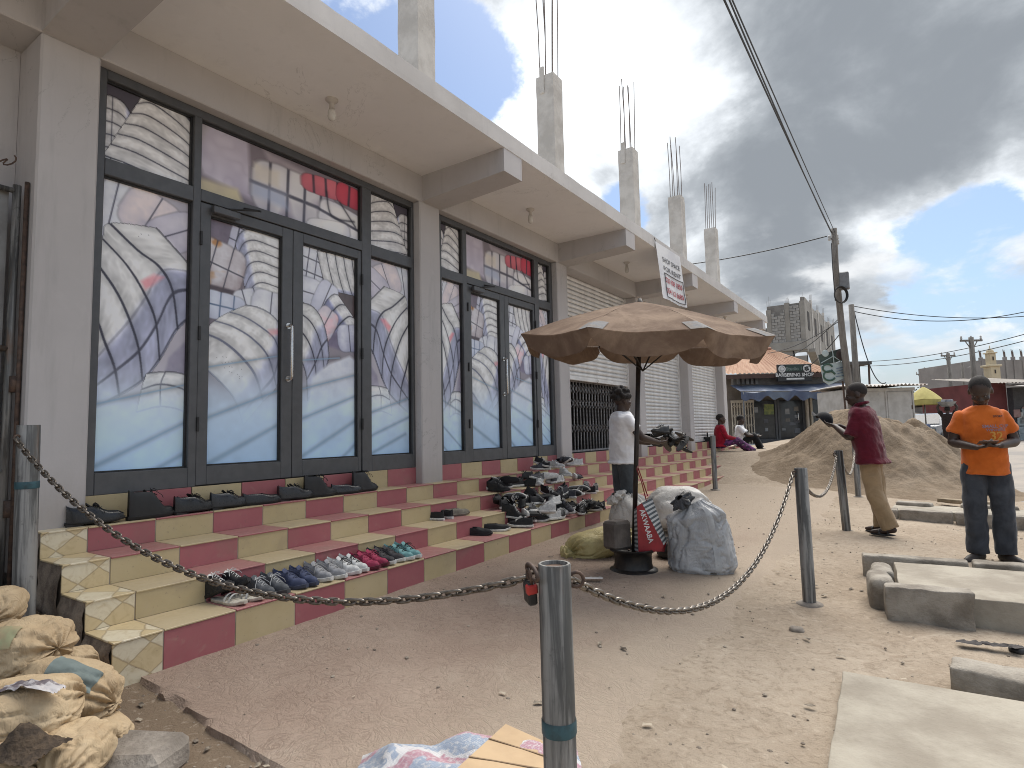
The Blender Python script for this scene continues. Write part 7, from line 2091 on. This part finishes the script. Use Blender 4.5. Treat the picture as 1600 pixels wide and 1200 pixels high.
def block_building():
    Y0 = 42.84
    c = atw(1264, 600, 40.0)
    XR = c.x
    xl = aty(1150, 560, Y0).x; xu = aty(1199, 500, Y0).x
    z0 = g(XR, Y0)-.5; zt = aty(1262, 470, Y0).z; zm = aty(1264, 531, Y0).z; zb = aty(1264, 546, Y0).z
    t = thing('block_building', 'unfinished grey concrete block building rising behind the barber shop', 'building', (0, 0, 0))
    BL = M('sandcrete_block', (.335, .325, .305), (.255, .245, .228), .92, 3, .5, .02, rand=.10); MORT = M('block_mortar', (.215, .205, .19), None, .95, 4, .3); REN = M('grey_render', (.30, .285, .255), (.235, .22, .195), .92, 1.2, .3)
    YE = atx(1308, 600, XR).y
    obj('wall', MB().box(xu, XR-.02, Y0+.02, Y0+.2, zm, zt-.05), MORT, t)
    obj('wall', MB().box(xl, xu, Y0+.02, Y0+.2, zm, zm+1.1), MORT, t)
    obj('ring_beam', MB().cbox(xl, XR+.05, Y0-.12, Y0+.3, zb, zm, .03), REN, t)
    cols_ = [xu+.1, (xu+XR)/2+.1, XR-.14]
    for i, x in enumerate(cols_): obj('column', MB().cbox(x-.16, x+.16, Y0-.03, Y0+.3, zm, zt+(.05 if i else -.3), .015), REN, t)
    bw, bh = .40, .205
    me = MB().cbox(-bw/2+.012, bw/2-.012, -.05, .05, .010, bh-.010, .008).mesh('block'); me.materials.append(BL)
    rows = int((zt-zm)/bh); meh = MB().cbox(-bw/4+.012, bw/4-.012, -.05, .05, .010, bh-.010, .008).mesh('block'); meh.materials.append(BL)
    def blocks(a, b, nrow, z, step=0):
        for j in range(nrow):
            x = a+(.0 if j % 2 else -bw/2)
            if j % 2: o = link('block', meh, t, BL); o.location = (a+bw/4, Y0, z+j*bh)
            lim = a+(step*.45 if j >= nrow-2 else 0)
            while x+bw/2 < b:
                x += bw
                if x-bw/2 < lim-.01: continue
                if x+bw/2 > b+.02:
                    rem = b-(x-bw/2)
                    if rem > .05: o = link('block', me, t, BL); o.location = (x-bw/2+rem/2, Y0, z+j*bh); o.scale = (rem/bw, 1, 1)
                    continue
                o = link('block', me, t, BL); o.location = (x, Y0+.0+rng.uniform(-.012, .012), z+j*bh)
    blocks(cols_[0]+.16, cols_[1]-.16, rows-1, zm, 1); blocks(cols_[1]+.16, cols_[2]-.16, rows, zm); blocks(xl, cols_[0]-.16, 4, zm)
    # lower storey with window openings
    wz0, wz1 = aty(1250, 556, Y0).z, aty(1250, 534, Y0).z
    xs = [xl, aty(1184, 545, Y0).x, aty(1213, 545, Y0).x, aty(1240, 545, Y0).x, aty(1261, 545, Y0).x, XR]
    for i in range(5):
        if i in (0, 2, 4): obj('wall', MB().box(xs[i], xs[i+1], Y0, Y0+.25, z0, zb), REN, t)
        else:
            obj('wall', MB().box(xs[i], xs[i+1], Y0, Y0+.25, z0, wz0), REN, t)
            w = obj('window_opening', MB().box(xs[i]-.05, xs[i]+.03, Y0-.03, Y0+.3, wz0, zb), MATS['dark_interior'], t)
            obj('lintel', MB().box(xs[i]-.05, xs[i+1]+.05, Y0-.03, Y0+.3, zb-.12, zb-.005), REN, w)
    # street side: rendered wall stepping down, with openings
    n = 5; ys = [Y0+(YE-Y0)*k/n for k in range(n+1)]
    for k in range(n):
        ym = (ys[k]+ys[k+1])/2; pq = np.array([XR, ym, 8.0])-CAM; pxm = 800+F*(pq@rt)/(pq@fw); top = atx(pxm, 472+45*(pxm-1264)/44, XR).z-(.25 if k % 2 else 0)
        wall_ = obj('side_wall', MB().box(XR-.25, XR, ys[k]+.3*(k == 0), ys[k+1], zb, top), REN, t)
        w0, w1 = ys[k]+(ys[k+1]-ys[k])*.35, ys[k]+(ys[k+1]-ys[k])*.62
        obj('window_opening', MB().box(XR-.02, XR+.015, w0, w1, zm+.9, zm+2.2 if top > zm+2.6 else zm+1.6), MATS['dark_interior'], t)
        obj('side_column', MB().cbox(XR-.1, XR+.06, ys[k+1]-.3, ys[k+1]+.05, z0, top+.3, .02), RAWC, t)
        for q in range(3): obj('rebar', MB().tube([(XR-.05+.05*q, ys[k+1]-.15, top+.2), (XR-.05+.06*q, ys[k+1]-.12, top+.7+.3*nz(k*3.1+q))], .011, 4), REBAR, t)
    obj('stair_slab', MB().beam((XR+.15, Y0+1, zm-.6), (XR+.15, YE-1.5, z0+1.2), .5, .25), REN, t)
    obj('side_wall', MB().box(XR-.25, XR-.05, Y0+.26, YE, z0, zb-1.2), REN, t)
    obj('rear_wall', MB().box(xl, XR-.3, YE-.3, YE, z0, zb), REN, t)
    for i, x in enumerate(cols_):
        for q in range(4): obj('rebar', MB().tube([(x-.09+.06*q, Y0+.1, zt-.1), (x-.09+.075*q, Y0+.12, zt+.35+.7*nz(i*4.1+q*1.7))], .011, 4), REBAR, t)
block_building()
def low_shed():
    W = 30; p, rz, s = frame(1345, W); X = lambda px: (px-1345)*s; Z = lambda py: zpx(py, 1345, W)-p.z
    t = thing('dark_shed', 'dark flat-roofed shed behind the crooked pole', 'shed', p, rz)
    obj('wall', MB().box(X(1322), X(1350), 0, 3, -.3, Z(570)), M('shed_wall', (.13, .125, .12), (.09, .085, .08), .85), t); obj('roof', MB().box(X(1318), X(1358), -.6, 3.3, Z(571), Z(566)), M('shed_roof', (.09, .085, .08), None, .8), t)
    obj('post', MB().tube([(X(1355), -.5, Z(570)), (X(1351), -.5, -.2)], .05, 6), RUST, t)
low_shed()
def right_side():
    # maroon shop with brown roof behind the man in orange, goods stall at the edge
    W = 34; p, rz, s = frame(1570, W); X = lambda px: (px-1570)*s; Z = lambda py: zpx(py, 1570, W)-p.z
    t = thing('maroon_shop', 'low maroon shop with a wide grey brown roof at the right', 'building', p, rz)
    obj('wall', MB().box(X(1538), X(1577), 0, 5, -.5, Z(598)), M('maroon_wall', (.16, .045, .045), (.12, .035, .035), .85, 1.5, .1), t)
    mb = MB(); mb.grid(41, 3, lambda u, v: (X(1534)+(X(1640)-X(1534))*u, -1.2+5*v, Z(600)+(Z(583)-Z(600))*v+.03*math.sin(u*110))); obj('roof', mb, M('grey_brown_roof', (.21, .19, .165), (.15, .125, .105), .75, .8, .1), t, True)
    mb = MB(); mb.grid(31, 3, lambda u, v: (X(1562)+(X(1640)-X(1562))*u, -2.6+2.2*v, Z(609)+(Z(602)-Z(609))*v+.03*math.sin(u*70))); obj('lean_to_roof', mb, M('zinc_awning', (.32, .30, .28), (.22, .18, .15), .6, 1.5, .1), t, True)
    obj('stall_wall', MB().box(X(1578), X(1640), -.4, 0, -.3, Z(606)), M('stall_dark', (.06, .06, .065), None, .7), t)
    for k, a in enumerate((1578, 1590, 1601)): obj('post', MB().cbox(X(a), X(a+2), -2.5, -2.35, -.3, Z(609), .01), CREAM, t)
    r = random.Random(3)
    for k in range(16):
        a = X(1580)+r.random()*(X(1600)-X(1580)); z = r.random()*1.6
        obj('hanging_goods', MB().cbox(a-.18, a+.18, -.50, -.42, z, z+.45, .02), M('stall_goods_%d' % (k % 4), [(.30, .36, .38), (.42, .42, .40), (.12, .16, .2), (.32, .2, .18)][k % 4], None, .7), t)
    W = 60; p, rz, s = frame(1570, W); X = lambda px: (px-1570)*s; Z = lambda py: zpx(py, 1570, W)-p.z
    t = thing('grey_block_house', 'long unfinished grey block house with bare columns at the right', 'building', p, rz)
    gm = M('far_grey_wall', (.285, .265, .245), (.225, .205, .19), .92, .5, .1)
    obj('wall', MB().box(X(1527), X(1660), 0, 8, -1, Z(562)), gm, t)
    obj('gable', MB().add([(X(1524), -.05, Z(572)), (X(1545), -.05, Z(559)), (X(1566), -.05, Z(562)), (X(1566), -.05, Z(600)), (X(1524), -.05, Z(600)), (X(1524), .4, Z(572)), (X(1545), .4, Z(559)), (X(1566), .4, Z(562)), (X(1566), .4, Z(600)), (X(1524), .4, Z(600))], [(4, 3, 2, 1, 0), (5, 6, 7, 8, 9), (0, 1, 6, 5), (1, 2, 7, 6), (2, 3, 8, 7), (3, 4, 9, 8), (4, 0, 5, 9)]), gm, t)
    for a in (1528, 1541, 1579, 1592, 1606):
        c_ = obj('stub_column', MB().cbox(X(a), X(a+3), -.1, .3, Z(600), Z(557), .02), gm, t)
        for q in range(4): obj('rebar', MB().tube([(X(a)+.05*q+.03, .1, Z(558)), (X(a)+.06*q, .12, Z(545+3*q % 5))], .03, 4), REBAR, c_)
    W = 48; p, rz, s = frame(1564, W); X = lambda px: (px-1564)*s; Z = lambda py: zpx(py, 1564, W)-p.z
    t = thing('minaret', 'small cream minaret with a domed top at the right', 'minaret', p, rz)
    cm = M('cream_minaret', (.56, .48, .33), (.48, .40, .27), .8, 1, .1)
    obj('lower_shaft', MB().cbox(X(1556), X(1571), 0, .78, -1, Z(572), .02), cm, t); obj('gallery', MB().cbox(X(1553), X(1573), -.12, .9, Z(572), Z(569), .03), cm, t)
    obj('upper_shaft', MB().cbox(X(1558), X(1567.5), .1, .62, Z(569), Z(551), .02), cm, t); obj('cornice', MB().cbox(X(1556), X(1569), 0, .72, Z(551), Z(549), .02), cm, t)
    obj('dome', MB().lathe([(.26, 0), (.25, .12), (.17, .26), (.05, .34), (.02, .55), (.005, .6)], 16, (X(1562.5), .36, Z(549))), cm, t, True)
    obj('arched_opening', MB().cbox(X(1561.5), X(1563.8), -.02, .02, Z(583), Z(577), .005), MATS['dark_interior'], t); obj('arched_opening', MB().cbox(X(1561.5), X(1563.6), .08, .12, Z(562), Z(556), .005), MATS['dark_interior'], t)
    # low roofs closing the street
    for i, (a, b, top, w, c, lb) in enumerate(((1440, 1466, 622, 80, (.34, .27, .23), 'low brown house far down the street behind the dark car'), (1464, 1486, 612, 95, (.47, .46, .44), 'pale far building closing the street'),
                                               (1484, 1506, 616, 70, (.30, .31, .32), 'grey far building behind the person with the basin'), (1500, 1530, 622, 55, (.24, .21, .19), 'dark low building behind the head of the man in orange'),
                                               (1392, 1442, 640, 60, (.30, .27, .24), 'long low building glimpsed right of the kiosk'))):
        p, rz, s = frame((a+b)/2, w); L = (b-a)*s/2; H = zpx(top, (a+b)/2, w)-p.z
        t = thing('far_house', lb, 'building', p, rz, 'far low buildings along the street')
        obj('wall', MB().box(-L, L, 0, 6, -1, H*.82), M('far_wall_%d' % i, c, None, .9, .6, .1), t)
        r2 = MB(); r2.add([(-L-.4, -.6, H*.80), (L+.4, -.6, H*.80), (L+.4, 3, H), (-L-.4, 3, H), (L+.4, 6.6, H*.8), (-L-.4, 6.6, H*.8)], [(0, 1, 2, 3), (3, 2, 4, 5)]); obj('roof', r2, M('far_roof_%d' % i, tuple(x*.8 for x in c), None, .8, .6, .1), t)
        for k in range(3): obj('window', MB().box(-L*.7+k*L*.6, -L*.7+k*L*.6+L*.28, -.03, .02, H*.35, H*.6), MATS['dark_interior'], t)
right_side()
for i, (px, w, wd, h, lb) in enumerate(((1420, 140, 22, 9, 'pale green tree mass far beyond the kiosk'), (1500, 110, 8, 6, 'small far tree behind the bare pole'), (1596, 90, 9, 8, 'far tree at the right edge above the stalls'))):
    p = atw(px, 660, w); p.z = g(p.x, p.y)
    t = thing('far_tree', lb, 'tree', p, 0, 'far trees')
    obj('trunk', MB().tube([(0, 0, 0), (.2, 0, h*.5), (0, .1, h*.75)], [.3, .2, .08], 8), WOODP, t, True)
    r = random.Random(i+40); mb = MB()
    for k in range(1400):
        a, e, rr = r.uniform(0, 6.28), r.uniform(-1, 1), r.random()**.4
        q = Vector((math.cos(a)*math.sqrt(1-e*e)*wd*.5*rr, math.sin(a)*math.sqrt(1-e*e)*wd*.5*rr, h*.66+e*h*.34*rr*(1+.3*nz(a*2, e*2))))
        n = Vector((r.uniform(-1, 1), r.uniform(-1, 1), r.uniform(-1, 1))).normalized(); u = n.orthogonal().normalized()*.30; v = n.cross(u).normalized()*.20
        mb.add([q-u, q-v, q+u, q+v], [(0, 1, 2, 3)])
    obj('crown', mb, M('far_foliage', (.085, .105, .055), (.05, .07, .035), .9, 1.0, 0), t)
